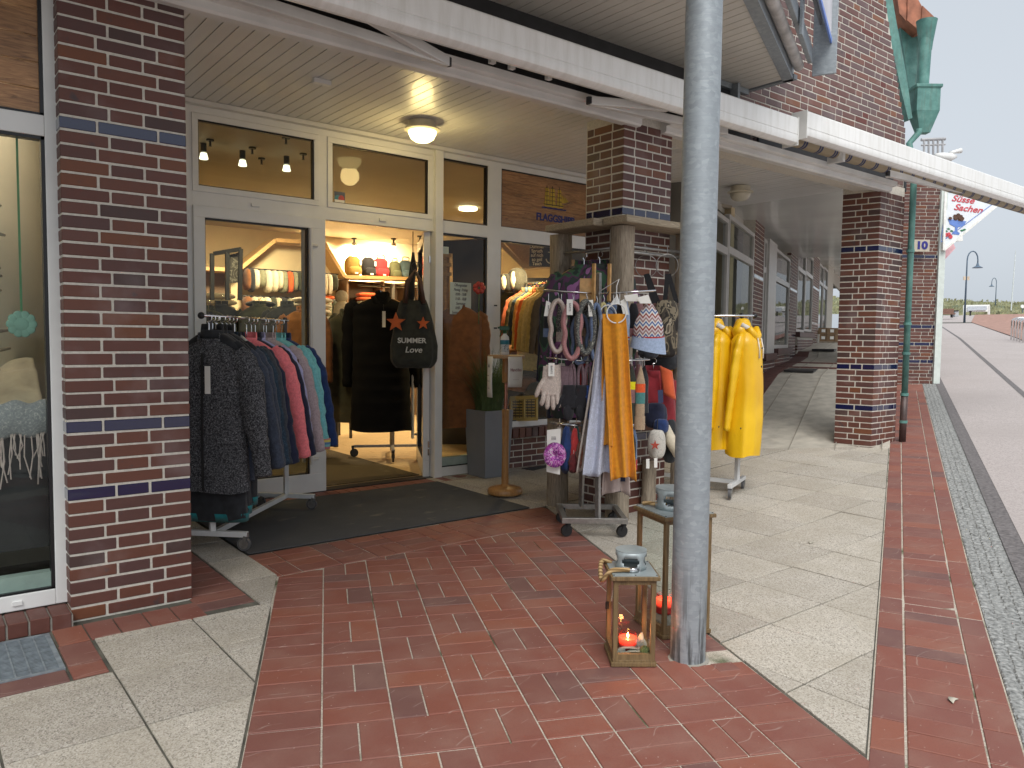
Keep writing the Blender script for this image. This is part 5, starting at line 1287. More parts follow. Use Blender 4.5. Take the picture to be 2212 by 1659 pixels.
rows = [(.12,'plain navy fleece jacket directly behind the leaf print jacket',NVY,1.36,.60,{}),(.21,'navy blue fleece jacket with round white badge, third on the left rail',NVY,1.34,.6,{}),
 (.29,'dark teal patterned jacket with round white badge behind the navy ones',TEALD,1.32,.6,{}),(.36,'charcoal fleece jacket with white shoulder piping',CHA,1.32,.61,{}),(.43,'deep navy pullover just before the pink jacket',NVY2,1.34,.60,{}),
 (.66,'bright pink fleece jacket on the left rail',PINK,1.26,.62,{}),(.76,'navy jacket hanging right behind the pink one',NVY2,1.14,.6,{}),(.84,'lilac fleece jacket on the left rail',LIL,1.18,.6,{}),
 (1.02,'mauve fleece jacket with leather patch, nearer of two',MAU,1.25,.62,{}),(1.08,'mauve fleece jacket, farther of two',MAU,1.2,.61,{}),(1.24,'turquoise fleece jacket with striped cuff',TUR,1.2,.6,{}),(1.32,'turquoise fleece jacket, second of two',TUR,1.14,.6,{}),(1.45,'royal blue jacket at the far end of the left rail',BLU,1.1,.6,{})]
STRC = NT('striped_cuff'); STRC.bsdf(rough=.9); _s = STRC.n('ShaderNodeSeparateXYZ'); STRC.l(STRC.coord(), _s.inputs[0])
STRC.col(STRC.ramp(STRC.math('FRACT', STRC.math('MULTIPLY', _s.outputs[2], 11)), [(0,(.1,.2,.35)),(.25,(.6,.5,.12)),(.5,(.55,.2,.2)),(.75,(.2,.45,.45))], 'CONSTANT')); STRC = STRC.m
for i, (s_, lab, mt, L_, w_, kw) in enumerate(rows):
    g_ = garment('jacket', lab, 'jacket', on_rail(s_), ra+random.uniform(-.06,.06), w_, L_, mt, .95, .13, JG, seed=11+i, sw=.10, fold=.045, drop=.19, spread=.09, zipm=None, cuff=STRC if 'striped' in lab else None)
    if 'badge' in lab:
        h_ = on_rail(s_); M_ = Matrix.Translation(h_) @ Matrix.Rotation(ra,4,'Z'); m_ = MB(); m_.lathe([(.035,0),(.035,.004),(0,.005)], (0,0,0), 18); m_.xf(M_ @ Matrix.Translation((.345,-.075,-.40)) @ Matrix.Rotation(R(80),4,'X')); m_.build('badge', PAPER, g_)
    if 'leather' in lab:
        h_ = on_rail(s_); M_ = Matrix.Translation(h_) @ Matrix.Rotation(ra,4,'Z'); MB().box(.335,.375,-.085,-.078,-.42,-.37).xf(M_).build('patch', plain('leather_patch',(.12,.05,.02),.6), g_)
    if 'piping' in lab:
        h_ = on_rail(s_); M_ = Matrix.Translation(h_) @ Matrix.Rotation(ra,4,'Z'); MB().tube([(.12,-.06,-.16),(.22,-.075,-.24),(.3,-.085,-.33)], .012, 8).xf(M_).build('piping', PAPER, g_, smooth=True)
# longer coats whose hems show below the leaf print jacket
for i, s_ in enumerate((.04,.10,.21)):
    garment('coat', 'long dark coat with teal hem lining, %s below the leaf print jacket' % ('front one','middle one','rear one')[i], 'coat', on_rail(s_), ra, .54, 1.66-.05*i, DKC, .8, .16, 'long coats on the left rail', seed=40+i, hem=TEALB, sw=.07)

# ------------------------------------------------------------------ black quilted coat on a four-arm stand inside the door
ck = T('coat_stand', 'dark four-arm wheeled stand holding the black quilted coat', 'stand', (5.62,9.95,0))
cc = Vector((5.62,9.95,0))
for a in (R(-28),R(62),R(152),R(242)):
    e_ = cc+Vector((math.cos(a)*.55, math.sin(a)*.55, .17)); MB().bar(cc+Vector((0,0,.17)), e_, .05,.035).build('leg', STEEL, ck)
    t_, f_ = MB(), MB(); caster((t_,f_), (e_.x,e_.y,.015), .06, (math.cos(a),math.sin(a))); w_ = t_.build('wheel', BLACK, ck, smooth=40); f_.build('fork', DARKM, w_, smooth=40)
MB().bar(cc+Vector((0,0,.15)), cc+Vector((0,0,2.55)), .05,.05).build('post', STEEL, ck)
for a in (R(-28),R(62),R(152),R(242)): MB().tube([cc+Vector((0,0,2.5)), cc+Vector((math.cos(a)*.5,math.sin(a)*.5,2.52))], .012, 8).build('arm', CHROME, ck)
BLK = fabric('black_quilt', (.0022,.0022,.003), .3, 6, .9, 60, .2); BLK.node_tree.nodes['Principled BSDF'].inputs['Sheen Weight'].default_value = 0; BLK.node_tree.nodes['Principled BSDF'].inputs['Specular IOR Level'].default_value = .25
garment('coat', 'long black quilted coat hanging inside the open doorway', 'coat', tuple(pix(824,622,10.75)), R(-34), .80, 2.0, BLK, 1.15, .34, collar='hood', quilt=.10, wood=True, tagged=True, sw=.13, seed=5, fold=.03)
OLQ = fabric('olive_quilt', (.030,.032,.016), .3, 6, .5, 60, .2)
garment('coat', 'olive quilted coat half hidden left of the black coat', 'coat', tuple(pix(757,650,11.1)), R(-75), .72, 1.75, OLQ, 1.05, .34, collar='hood', quilt=.10, sw=.12, seed=6, fold=.03)
# canvas bag on the door
p = pix(893,720,9.35)
bg_ = T('tote_bag', 'dark canvas bag with orange stars and white SUMMER LOVE print on the open door leaf', 'bag', tuple(p))
CAN = fabric('dark_canvas', (.032,.034,.026), .25, 12); LEA = plain('brown_leather', (.075,.032,.018), .5, .2); ORS = plain('orange_print', (.55,.11,.02), .7)
BMx = face_M(p, Vector((cr.x,cr.y,0)).normalized(), (0,0,1))
mb = MB(); vs = []; n_ = 40
for j in range(22):
    t = j/21; z = .40-t*.82; hw = .145+.14*min(1,t*1.5)**.8-(.07*max(0,(t-.85)/.15)**2); hd = .05+.075*t-(.05*max(0,(t-.9)/.1))
    for i in range(n_):
        a = 2*pi*i/n_; f_ = 1+.05*math.sin(5*a+3*t)+.03*math.sin(11*a)
        vs.append((hw*math.copysign(abs(math.cos(a))**.75,math.cos(a))*f_, z+.01*math.sin(4*a)*(j==0), hd*math.copysign(abs(math.sin(a))**.8,math.sin(a))*f_))
mb.add(vs, [(j*n_+i,j*n_+(i+1)%n_,(j+1)*n_+(i+1)%n_,(j+1)*n_+i) for j in range(21) for i in range(n_)]+[tuple(21*n_+i for i in range(n_))]); mb.xf(BMx).build('bag_body', CAN, bg_, smooth=True)
for o_ in (-.05,.05):
    mb = MB(); mb.tube([(-.1+o_*.3,.36,.06+o_),(-.07,.62,.03+o_),(.02,.76,.02),(.09,.62,.03+o_),(.12+o_*.3,.36,.06+o_)], [.03,.024,.02,.024,.03], 8); mb.xf(BMx).build('strap', LEA, bg_, smooth=True)
mb = MB(); mb.tube([(.06*math.cos(a)+.03,.80+.06*math.sin(a),0) for a in [i*2*pi/16 for i in range(17)]], .005, 6); mb.xf(BMx).build('hanging_ring', DARKM, bg_)
mb = MB()
for cx_, cy_, r_ in ((-.20,.13,.12),(.13,.12,.08)):
    mb.plate([(cx_+r_*(1 if i%2==0 else .42)*math.sin(i*pi/5), cy_+r_*(1 if i%2==0 else .42)*math.cos(i*pi/5), .10+.02*(cx_>0)) for i in range(10)], (0,0,1), .03)
mb.xf(BMx).build('star_print', ORS, bg_)
PRW = plain('print_white', (.62,.62,.58), .8)
text('lettering', 'SUMMER', .085, PRW, bg_, BMx @ Matrix.Translation((.0,-.09,.137)), .004, 1.05, off=.002)
text('lettering', 'Love', .10, PRW, bg_, BMx @ Matrix.Translation((.02,-.20,.145)), .004, 1.05, .2, off=.001)
BLKC = fabric('black_strap', (.01,.01,.012), .2)
sb = T('shoulder_bag', 'black bag with long strap hanging from the top of the open leaf', 'bag', tuple(pix(893,600,9.6)))
mb = MB(); q = [pix(892,545,9.6),pix(893,580,9.6),pix(884,640,9.55),pix(872,660,9.5),pix(868,690,9.5)]; mb.tube(q, [.012,.05,.04,.03,.02], 8); mb.tube([pix(893,560,9.6),pix(888,640,9.5),pix(884,690,9.5)], [.02,.045,.015], 8); mb.build('strap', BLKC, sb, smooth=True)
MB().tube([pix(892,500,9.6), pix(892,548,9.6)], .006, 6).build('cord', LEA, sb)

# ------------------------------------------------------------------ papers and stickers on the glass
def sheet_on(label, cat, x0,y0,x1,y1, Y, mat, lines, ink, ls=.9):
    a, b = py(x0,y0,Y), py(x1,y1,Y)
    t = T('notice' if cat == 'notice' else 'sticker', label, cat, (a.x,Y,b.z))
    MB().box(a.x,b.x,Y-.003,Y,b.z,a.z).build('sheet', mat, t)
    h = a.z-b.z; n_ = len(lines)
    for i, s_ in enumerate(lines):
        text('lettering', s_, h/n_*ls, ink, t, face_M(((a.x+b.x)/2, Y-.004, a.z-h*(i+.6)/n_), (1,0,0), (0,0,1)), .001, .62 if len(s_) > 10 else .85, .25)
    return t
INK = plain('pen_ink', (.06,.05,.07), .7); GRNP = plain('pale_green_paper', (.48,.55,.50), .7, .04)
sheet_on('pale handwritten opening hours sheet on the narrow side window', 'notice', 972,609,1017,680, YF+.028, GRNP, ['Öffnungszeiten','Montag - Freitag','10:00 - 13:00','15:00 - 18:00','Samstag','10:00 - 13:00','Sonntag geschlossen'], INK)
sheet_on('small pale note stuck high on the narrow side window', 'notice', 954,532,969,549, YF+.028, GRNP, ['',''], INK)
st_ = sheet_on('blue and red card sticker in the corner of the middle top light', 'sticker', 722,413,745,440, YF+.012, plain('sticker_navy',(.01,.03,.09),.4), [''], INK)
a, b = py(722,413,YF+.008), py(745,440,YF+.008); cx_, cz_ = (a.x+b.x)/2, a.z-.075
for o_, cl_ in ((-.022,(.02,.2,.3)),(.022,(.4,.03,.04))):
    m_ = MB(); m_.plate([(cx_+o_+.038*math.cos(t*pi/10), YF+.007-o_*.02, cz_+.038*math.sin(t*pi/10)) for t in range(20)], (0,-1,0), .001); m_.build('disc_print', plain('disc%d'%(o_>0), cl_, .5), st_)
MB().box(a.x+.005,b.x-.005,YF+.006,YF+.008,b.z+.004,b.z+.035).build('strip_print', PAPER, st_)
for x_, z_ in ((6.17,2.2),(6.17,1.9)): MB().box(x_,x_+.05,YF-.006,YF,z_,z_+.018).build('lock_cover', DARKM, shop)

# ------------------------------------------------------------------ turned wooden stand with spray bottle
ws = T('wooden_stand', 'turned wooden stand with round top and base beside the planter', 'stand', (5.29,6.80,0))
wc = (5.29,6.80,.013)
MB().lathe([(.14,0),(.195,.015),(.2,.045),(.185,.075),(.12,.095),(.05,.105),(.04,.12)], wc, 36).build('base', OAK, ws, smooth=50)
MB().lathe([(.042,.11),(.036,.55),(.042,.93),(.045,.96),(.02,.965)], wc, 20).build('column', OAK, ws, smooth=50)
MB().lathe([(.017,.95),(.017,1.27)], wc, 14).build('spindle', plain('red_chrome',(.5,.25,.2),.2,.1,metal=1), ws, smooth=40)
MB().lathe([(.02,1.26),(.045,1.27),(.045,1.36),(.05,1.37),(.045,1.39),(.04,1.5),(.05,1.54)], wc, 20).build('upper_column', OAK, ws, smooth=50)
MB().lathe([(.02,1.535),(.205,1.54),(.21,1.555),(.205,1.575),(.0,1.578)], wc, 36).build('table_top', wood_mat('beech',(.38,.22,.09),(.52,.34,.16),rough=.4,axis='X'), ws, smooth=40)
def curl(name, label, a0, a1, z0, z1, lines, inkm, rr=.214):
    t = T(name, label, 'notice', (wc[0]+rr*math.cos(a0),wc[1]+rr*math.sin(a0),z0))
    mb = MB(); mb.grid(lambda u, v: (wc[0]+(rr+.012*math.sin(v*3)*u)*math.cos(a0+(a1-a0)*u), wc[1]+(rr+.012*math.sin(v*3)*u)*math.sin(a0+(a1-a0)*u), z1+(z0-z1)*v), 8, 6); mb.build('sheet', PAPER, t, smooth=True, thick=.001)
    am = (a0+a1)/2; ctr = Vector((wc[0]+(rr+.006)*math.cos(am), wc[1]+(rr+.006)*math.sin(am), 0)); rt_ = Vector((-math.sin(am), math.cos(am), 0))
    for s_, z_, sz, sx2 in lines: text('lettering', s_, sz, inkm, t, face_M(ctr+Vector((0,0,z_)), rt_, (0,0,1)), .0008, sx2)
ca = math.atan2(-cf.y, -cf.x)
curl('notice', 'white Handdesinfektion sheet curling round the front of the wooden stand', ca+.10, ca+.95, 1.24, 1.575, [('Handdes', 1.43, .05, .8), ('.................', 1.33, .02, 1)], plain('dark_red_ink',(.22,.03,.05),.6))
curl('notice', 'narrow printed instruction sheet on the left of the wooden stand', ca-1.35, ca-.75, 1.12, 1.575, [('iii', 1.47, .06, 1), ('======', 1.36, .025, .8), ('======', 1.30, .025, .8), ('===', 1.22, .025, .8)], INK)
sp = T('spray_bottle', 'white spray bottle with green trigger head and blue label', 'bottle', (5.27,6.82,1.59)); sc = (5.265,6.80,1.592)
MB().lathe([(.046,0),(.05,.01),(.05,.17),(.045,.2),(.022,.225),(.02,.245)], sc, 24).build('bottle_body', WHITE, sp, smooth=45)
MB().lathe([(.0508,.03),(.0508,.165)], sc, 24, caps=False).build('label_band', flecked('bottle_label',(.55,.60,.62),(.05,.06,.09),18,.8), sp, smooth=True)
MB().lathe([(.051,.115),(.051,.163)], sc, 24, caps=False).build('label_top', plain('label_blue',(.02,.19,.26),.4), sp, smooth=True)
GRB = plain('bottle_green', (.005,.08,.02), .35); rv = Vector((cr.x,cr.y,0)).normalized(); s0_ = Vector(sc)
mb = MB(); mb.lathe([(.025,.235),(.025,.27)], sc, 14); mb.bar(s0_+Vector((0,0,.295))-rv*.06, s0_+Vector((0,0,.295))+rv*.05, .03,.05); mb.bar(s0_+Vector((0,0,.28))-rv*.03, s0_+Vector((0,0,.20))-rv*.055, .016,.012); mb.bar(s0_+Vector((0,0,.30))-rv*.055, s0_+Vector((0,0,.30))-rv*.08, .02,.02); mb.build('trigger_head', GRB, sp, bevel=.005)

# ------------------------------------------------------------------ planter with grass
pt = T('planter', 'tall grey square planter with feathery grass by the side window', 'planter', (5.89,7.92,0))
GRP = plain('planter_grey', (.20,.215,.24), .5, .06, 3)
mb = MB(); z1 = .86
def sq(h_, z): return [(5.89-h_,7.925-h_,z),(5.89+h_,7.925-h_,z),(5.89+h_,7.925+h_,z),(5.89-h_,7.925+h_,z)]
mb.add(sq(.19,.005)+sq(.225,z1)+sq(.19,z1)+sq(.185,z1-.1), [(3,2,1,0)]+[(i,(i+1)%4,4+(i+1)%4,4+i) for i in range(4)]+[(4+i,4+(i+1)%4,8+(i+1)%4,8+i) for i in range(4)]+[(8+i,8+(i+1)%4,12+(i+1)%4,12+i) for i in range(4)]+[(12,13,14,15)])
mb.build('tub', GRP, pt, bevel=.005)
mb = MB(); rg = random.Random(4)
for i in range(1100):
    a = rg.random()*2*pi; r0 = rg.random()*.17; ln_ = rg.uniform(.35,1.0); le = rg.uniform(.15,.8)*ln_; w_ = rg.uniform(.003,.006)
    b = Vector((5.89+r0*math.cos(a), 7.925+r0*math.sin(a), z1-.05)); a2 = a+rg.uniform(-.6,.6); dr_ = Vector((math.cos(a2), math.sin(a2), 0)); sd_ = Vector((-dr_.y, dr_.x, 0))
    vs = []
    for k_ in range(6):
        t = k_/5; pz_ = b+dr_*(le*t*t)+Vector((0,0,ln_*(t-.32*t*t*t*(le/ln_)*1.6))); ww = w_*(1-t*.85); vs += [pz_-sd_*ww, pz_+sd_*ww]
    mb.add(vs, [(2*k_,2*k_+1,2*k_+3,2*k_+2) for k_ in range(5)])
gm = NT('grass_blade'); gm.bsdf(rough=.7); gm.col(gm.ramp(gm.noise(gm.coord(), 9, 3).outputs[0], [(.3,(.06,.10,.035)),(.6,(.13,.19,.065)),(.8,(.26,.26,.11))])); gm = gm.m
o = mb.build('grass_blades', gm, pt); o['kind'] = 'stuff'
random.seed(33)
rv = Vector((cr.x,cr.y,0)).normalized(); fv = Vector((cf.x,cf.y,0)).normalized()
UZ = Vector((0,0,1))
# ------------------------------------------------------------------ driftwood cladding round the middle pillar
dw = T('driftwood_surround', 'weathered driftwood posts and shelf boards around the middle brick pillar', 'wooden surround', (5.6,5.2,0))
def dpost(cx_, cy_, wx, wy, z0, z1, seed):
    mb = MB(); n_ = 14; vs = []; nz_ = 26
    for j in range(nz_+1):
        z = z0+(z1-z0)*j/nz_
        for i in range(n_):
            a = 2*pi*i/n_; e_ = .55
            k = 1+.07*noise.noise(Vector((math.cos(a)*1.4+seed, math.sin(a)*1.4, z*2.2)))+.03*noise.noise(Vector((math.cos(a)*5+seed, math.sin(a)*5, z*1.2)))
            vs.append((cx_+wx/2*math.copysign(abs(math.cos(a))**e_,math.cos(a))*k, cy_+wy/2*math.copysign(abs(math.sin(a))**e_,math.sin(a))*k, z))
    mb.add(vs, [(j*n_+i,j*n_+(i+1)%n_,(j+1)*n_+(i+1)%n_,(j+1)*n_+i) for j in range(nz_) for i in range(n_)]+[tuple(range(n_))[::-1], tuple(nz_*n_+i for i in range(n_))])
    return mb.build('post', DRIFT, dw, smooth=50)
dpost(5.46,5.215,.20,.20,.0,2.86,1); dpost(5.44,6.08,.2,.2,0,2.86,5); dpost(6.38,5.2,.17,.17,.03,2.86,9); dpost(5.95,5.245,.16,.1,0,.55,12)
MB().bar((5.36,5.34,2.90),(5.36,6.05,2.90), .34,.07).build('shelf_board', DRIFTX, dw, bevel=.012); MB().bar((5.30,5.17,2.905),(6.55,5.17,2.905), .32,.07).build('shelf_board', DRIFTX, dw, bevel=.012)
mb = MB(); mb.tube([(5.40,5.3,2.66),(5.40,6.05,2.66)], .013, 8); mb.tube([(5.5,5.22,2.68),(6.45,5.2,2.68)], .016, 8); mb.tube([(5.5,5.24,2.63),(6.45,5.22,2.63)], .016, 8); mb.build('hanging_rod', STEEL, dw, smooth=True)
# ------------------------------------------------------------------ camouflage parkas on the pillar
def camo(name, cols, sc=5):
    n = NT(name); n.bsdf(rough=.8); c = n.coord(); x = n.noise(n.mapping(c, (1,1,.7)), sc, 2.5, .55, .6)
    st_ = [(p_, q) for p_, q in zip((0,.40,.47,.53,.60,.68), cols)]
    n.col(n.ramp(x.outputs[0], st_, 'CONSTANT')); n.bump(n.noise(c, 90, 2).outputs[0], .2, .004); return n.m
CAM = camo('plum_camo', [(.016,.03,.022),(.035,.095,.05),(.085,.03,.075),(.03,.04,.036),(.30,.12,.28),(.12,.04,.105)], 5.5)
garment('parka', 'navy parka hanging behind the plum camouflage parka', 'parka', tuple(pix(1248,566,7.95)), R(-28), .58, 1.62, NVY2, 1.0, .22, seed=61, sw=.09, wood=True)
garment('parka', 'plum and green camouflage parka on the middle pillar', 'parka', tuple(pix(1262,548,7.62)), R(-30), .60, 1.62, CAM, 1.02, .24, 'camouflage parkas', collar='stand', seed=62, sw=.1, wood=True, fold=.05)
garment('parka', 'second plum camouflage parka, close to the driftwood corner post', 'parka', tuple(pix(1296,546,7.58)), R(-38), .58, 1.60, CAM, 1.0, .22, 'camouflage parkas', collar='stand', seed=63, sw=.1, wood=True, fold=.05)
# ------------------------------------------------------------------ accessories rack
ac = T('accessory_rack', 'brushed steel wheeled rack with three tiers of rods before the middle pillar', 'display rack', (4.97,5.11,0))
C0 = Vector((4.985,5.10,0)); U = rv; V_ = Vector((.60,.80,0))
def A(u, v, z): return C0+U*u+V_*v+UZ*z
for u in (-.27,.27): MB().bar(A(u,-.29,.155),A(u,.29,.155), .05,.045).build('frame_side', STEEL, ac, bevel=.003)
for v in (-.29,.29): MB().bar(A(-.295,v,.155),A(.295,v,.155), .045,.05).build('frame_rail', STEEL, ac, bevel=.003)
for u in (-.25,.25):
    for v in (-.26,.26):
        t_, f_ = MB(), MB(); caster((t_,f_), A(u,v,.004), .052, (U.x*.7+V_.x*.3,U.y*.7+V_.y*.3)); w_ = t_.build('wheel', BLACK, ac, smooth=40); f_.build('fork', BLACK, w_, smooth=40)
MB().bar(A(.03,-.27,.16),A(.03,-.03,2.38), .05,.03).build('post', STEEL, ac, bevel=.003)
MB().bar(A(-.06,.27,.16),A(-.06,.02,2.3), .05,.03).build('post', STEEL, ac, bevel=.003)
for u in (-.02,.12): MB().bar(A(u,-.09,2.12),A(u,-.09,2.46), .035,.02).build('wooden_upright', HANGW, ac, bevel=.003)
MB().bar(A(-.14,-.03,2.22),A(-.0,-.03,2.22), .02,.22).build('wooden_plate', HANGW, ac)
rods = []
for z, l in ((2.2,.50),(1.58,.46),(.98,.42)):
    for s_ in (-1,1):
        for dv in (-.05,.05):
            a, b = A(.03,-.05+dv*.4,z-.01), A(.03+s_*l,-.05+dv+.06*s_*-1,z+.02)
            MB().tube([a,b], .0075, 8).build('rod', CHROME, ac, smooth=True)
# loops (headbands)
def loop(name, label, top, w, h, rr, mat, cat='headband', yaw=0., group='headbands on the top rods', twist=True):
    t = T(name, label, cat, (top.x,top.y,top.z-h), group)
    d = (U*math.cos(yaw)+V_*math.sin(yaw)).normalized(); pn_ = d.cross(UZ)
    pts_ = []
    n_ = 40
    for i in range(n_+1):
        a = 2*pi*i/n_; sx_ = math.sin(a); k = 1 if not twist else (1-.28*math.exp(-((math.cos(a)+.1)/.25)**2))
        pts_.append(top+d*(w/2*sx_*k)+UZ*(-h/2+h/2*math.cos(a)))
    mb = MB(); pr = []
    for i, p_ in enumerate(pts_):
        tn = (pts_[(i+1)%n_]-pts_[(i-1)%n_]).normalized(); si = tn.cross(pn_).normalized()
        for dd, rad in ((1,1),): pass
        for k_ in range(10):
            a = 2*pi*k_/10; pr.append(p_+si*math.cos(a)*rr*.62+pn_*math.sin(a)*rr*(1.6+.06*math.sin(i*.9)))
    mb.add(pr, [(i*10+k_, i*10+(k_+1)%10, (i+1)*10+(k_+1)%10, (i+1)*10+k_) for i in range(n_) for k_ in range(10)]); mb.build('band', mat, t, smooth=True)
    mb = MB(); mb.tube([top+UZ*.075, top+UZ*.04+U*.01, top-UZ*.01], .003, 5); mb.build('hook', CHROME, t)
    return t
def swing_tag(t, at, w=.045, h=.13, lean=.0, mat=None, words='BARTS'):
    mb = MB(); d = U; mb.plate([at-d*w/2, at+d*w/2+UZ*lean, at+d*(w/2+lean)-UZ*h, at-d*(w/2-lean)-UZ*h], tuple(-V_), .002); mb.build('price_tag', mat or PAPER, t)
    if words: text('lettering', words, w*.42, INK, t, face_M(at-V_*.003-UZ*h*.5, -UZ, U), .0006, 1.1)
KCR = fabric('knit_oat', (.50,.42,.37), .15, 60, weave=120, bump=.9, melange=.4); KPK = fabric('knit_rose', (.42,.20,.20), .12, 60, weave=120, bump=.9, melange=.3); KBL = fabric('knit_blue', (.14,.20,.33), .15, 60, weave=120, bump=.9, melange=.3); KYL = fabric('knit_pale_yellow', (.60,.52,.24), .12, 60)
KSP = flecked('knit_speckle', (.05,.055,.06), (.50,.50,.42), 70, .9)
zt = 2.12
t = loop('headband', 'oatmeal twisted knit headband, first on the left top rod', A(-.345,-.11,zt), .15, .46, .035, KCR); swing_tag(t, A(-.43,-.13,zt-.0), .04, .14, -.02)
t = loop('headband', 'dusky rose twisted headband beside the oatmeal one', A(-.215,-.13,zt-.02), .17, .50, .04, KPK); swing_tag(t, A(-.245,-.20,zt+.01), .055, .14)
t = loop('headband', 'black and white speckled cable knit headband', A(-.09,-.12,zt-.01), .15, .46, .05, KSP, twist=False); swing_tag(t, A(-.06,-.19,zt+.0), .045, .14, .01)
t = loop('headband', 'denim blue knit headband next to the speckled one', A(.0,-.14,zt-.03), .09, .50, .03, KBL); t = loop('headband', 'pale yellow knit headband nearest the rack posts', A(.065,-.12,zt-.02), .07, .46, .025, KYL)
t = loop('headband', 'blue headband hanging low behind the rose one', A(-.13,-.02,zt-.12), .16, .45, .03, KBL)
# right side of the top tier: wrist warmers and a zigzag hat
def sock(name, label, top, w, h, mat, cat, bands=(), group=None, tip=.3):
    t = T(name, label, cat, (top.x,top.y,top.z-h), group); mb = MB(); vs = []; n_ = 18; nz_ = 20
    for j in range(nz_+1):
        q = j/nz_; k = min(1, tip+(1-tip)*(q/.25)) if q < .25 else 1; k *= 1+.03*math.sin(q*20)
        for i in range(n_):
            a = 2*pi*i/n_; p_ = top+U*(w/2*math.cos(a)*k)+V_*(w*.3*math.sin(a)*k)-UZ*(h*q); vs.append(p_)
    mb.add(vs, [(j*n_+i,j*n_+(i+1)%n_,(j+1)*n_+(i+1)%n_,(j+1)*n_+i) for j in range(nz_) for i in range(n_)]+[tuple(range(n_))]); mb.build('knit', mat, t, smooth=True)
    for q0, q1, m_, gr_ in bands:
        mb = MB(); vs = []
        for q in (q0, (q0+q1)/2, q1):
            for i in range(n_): a = 2*pi*i/n_; vs.append(top+U*(w/2*math.cos(a)*gr_)+V_*(w*.3*math.sin(a)*gr_)-UZ*(h*q))
        mb.add(vs, [(j*n_+i,j*n_+(i+1)%n_,(j+1)*n_+(i+1)%n_,(j+1)*n_+i) for j in range(2) for i in range(n_)]); mb.build('band', m_, t, smooth=True)
    mb = MB(); mb.tube([top+UZ*.08, top+UZ*.0], .003, 5); mb.build('hook', CHROME, t)
    return t
KLB = fabric('knit_light_blue', (.32,.40,.55), .12, 60); KBK = fabric('knit_black', (.012,.012,.016), .2, 60); KRO = fabric('knit_dusty', (.25,.13,.13), .15, 60); KRD = fabric('knit_red', (.40,.03,.03), .12, 60); KYW = fabric('knit_neon_yellow', (.75,.68,.01), .08, 60)
t = sock('wrist_warmer', 'light blue wrist warmer with red and rose bands on the right top rod', A(.275,-.12,zt+.0), .065, .48, KLB, 'wrist warmer', [(.66,.69,KRD,1.06),(.72,1.0,KRO,1.05)]); swing_tag(t, A(.30,-.18,zt+.05), .12, .05, .02, words=None)
t = sock('wrist_warmer', 'black wrist warmer with white stripe left of the light blue one', A(.215,-.10,zt+.0), .07, .44, KBK, 'wrist warmer', [(.15,.5,PAPER,.4),(.72,.78,KYW,1.05)]); swing_tag(t, A(.235,-.16,zt), .05, .12, .03, words=None)
n = NT('zigzag_knit'); n.bsdf(rough=.95); c = n.coord(); sp_ = n.n('ShaderNodeSeparateXYZ'); n.l(c, sp_.inputs[0])
zz = n.math('ADD', n.math('MULTIPLY', sp_.outputs[2], 9), n.math('MULTIPLY', n.math('PINGPONG', n.math('MULTIPLY', n.math('SUBTRACT', sp_.outputs[0], sp_.outputs[1]), 26), 1), .32))
n.col(n.ramp(n.math('FRACT', zz), [(0,(.25,.06,.05)),(.18,(.62,.60,.56)),(.34,(.07,.12,.28)),(.52,(.62,.60,.56)),(.66,(.28,.16,.16)),(.84,(.55,.50,.5))], 'CONSTANT')); n.bump(n.noise(c, 150, 2).outputs[0], .8, .004); ZIG = n.m
hc_ = A(.47,-.16,zt-.02)
hat = T('knit_hat', 'zigzag patterned knit hat with grey blue brim on the right top rod', 'hat', tuple(hc_-UZ*.4))
mb = MB(); vs = []; n_ = 36; nz_ = 22
for j in range(nz_+1):
    q = j/nz_; r_ = .03+.105*math.sin(min(q*1.35,1)*pi/2)
    for i in range(n_): a = 2*pi*i/n_; vs.append(hc_+U*(r_*math.cos(a)*(1+.02*math.sin(8*a)))+V_*(r_*.6*math.sin(a))-UZ*(.32*q))
mb.add(vs, [(j*n_+i,j*n_+(i+1)%n_,(j+1)*n_+(i+1)%n_,(j+1)*n_+i) for j in range(nz_) for i in range(n_)]+[tuple(range(n_))]); mb.build('crown', ZIG, hat, smooth=True)
def brim(z0, z1, m_, nm, g0, g1):
    mb = MB(); vs = []
    for j in range(7):
        q = j/6
        for i in range(n_):
            a = 2*pi*i/n_; r_ = .137*(g0+(g1-g0)*q); dip = .035*(1-math.sin(a))*.5+.03*math.cos(a)*q
            vs.append(hc_+U*(r_*math.cos(a))+V_*(r_*.66*math.sin(a))-UZ*(z0+(z1-z0)*q+dip))
    mb.add(vs, [(j*n_+i,j*n_+(i+1)%n_,(j+1)*n_+(i+1)%n_,(j+1)*n_+i) for j in range(6) for i in range(n_)]); mb.build(nm, m_, hat, smooth=True)
brim(.262,.28,KRD,'brim_edge',1.04,1.06); brim(.275,.40,KLB,'brim',1.06,1.18)
swing_tag(hat, A(.40,-.22,zt+.03), .10, .05, .03, words=None)
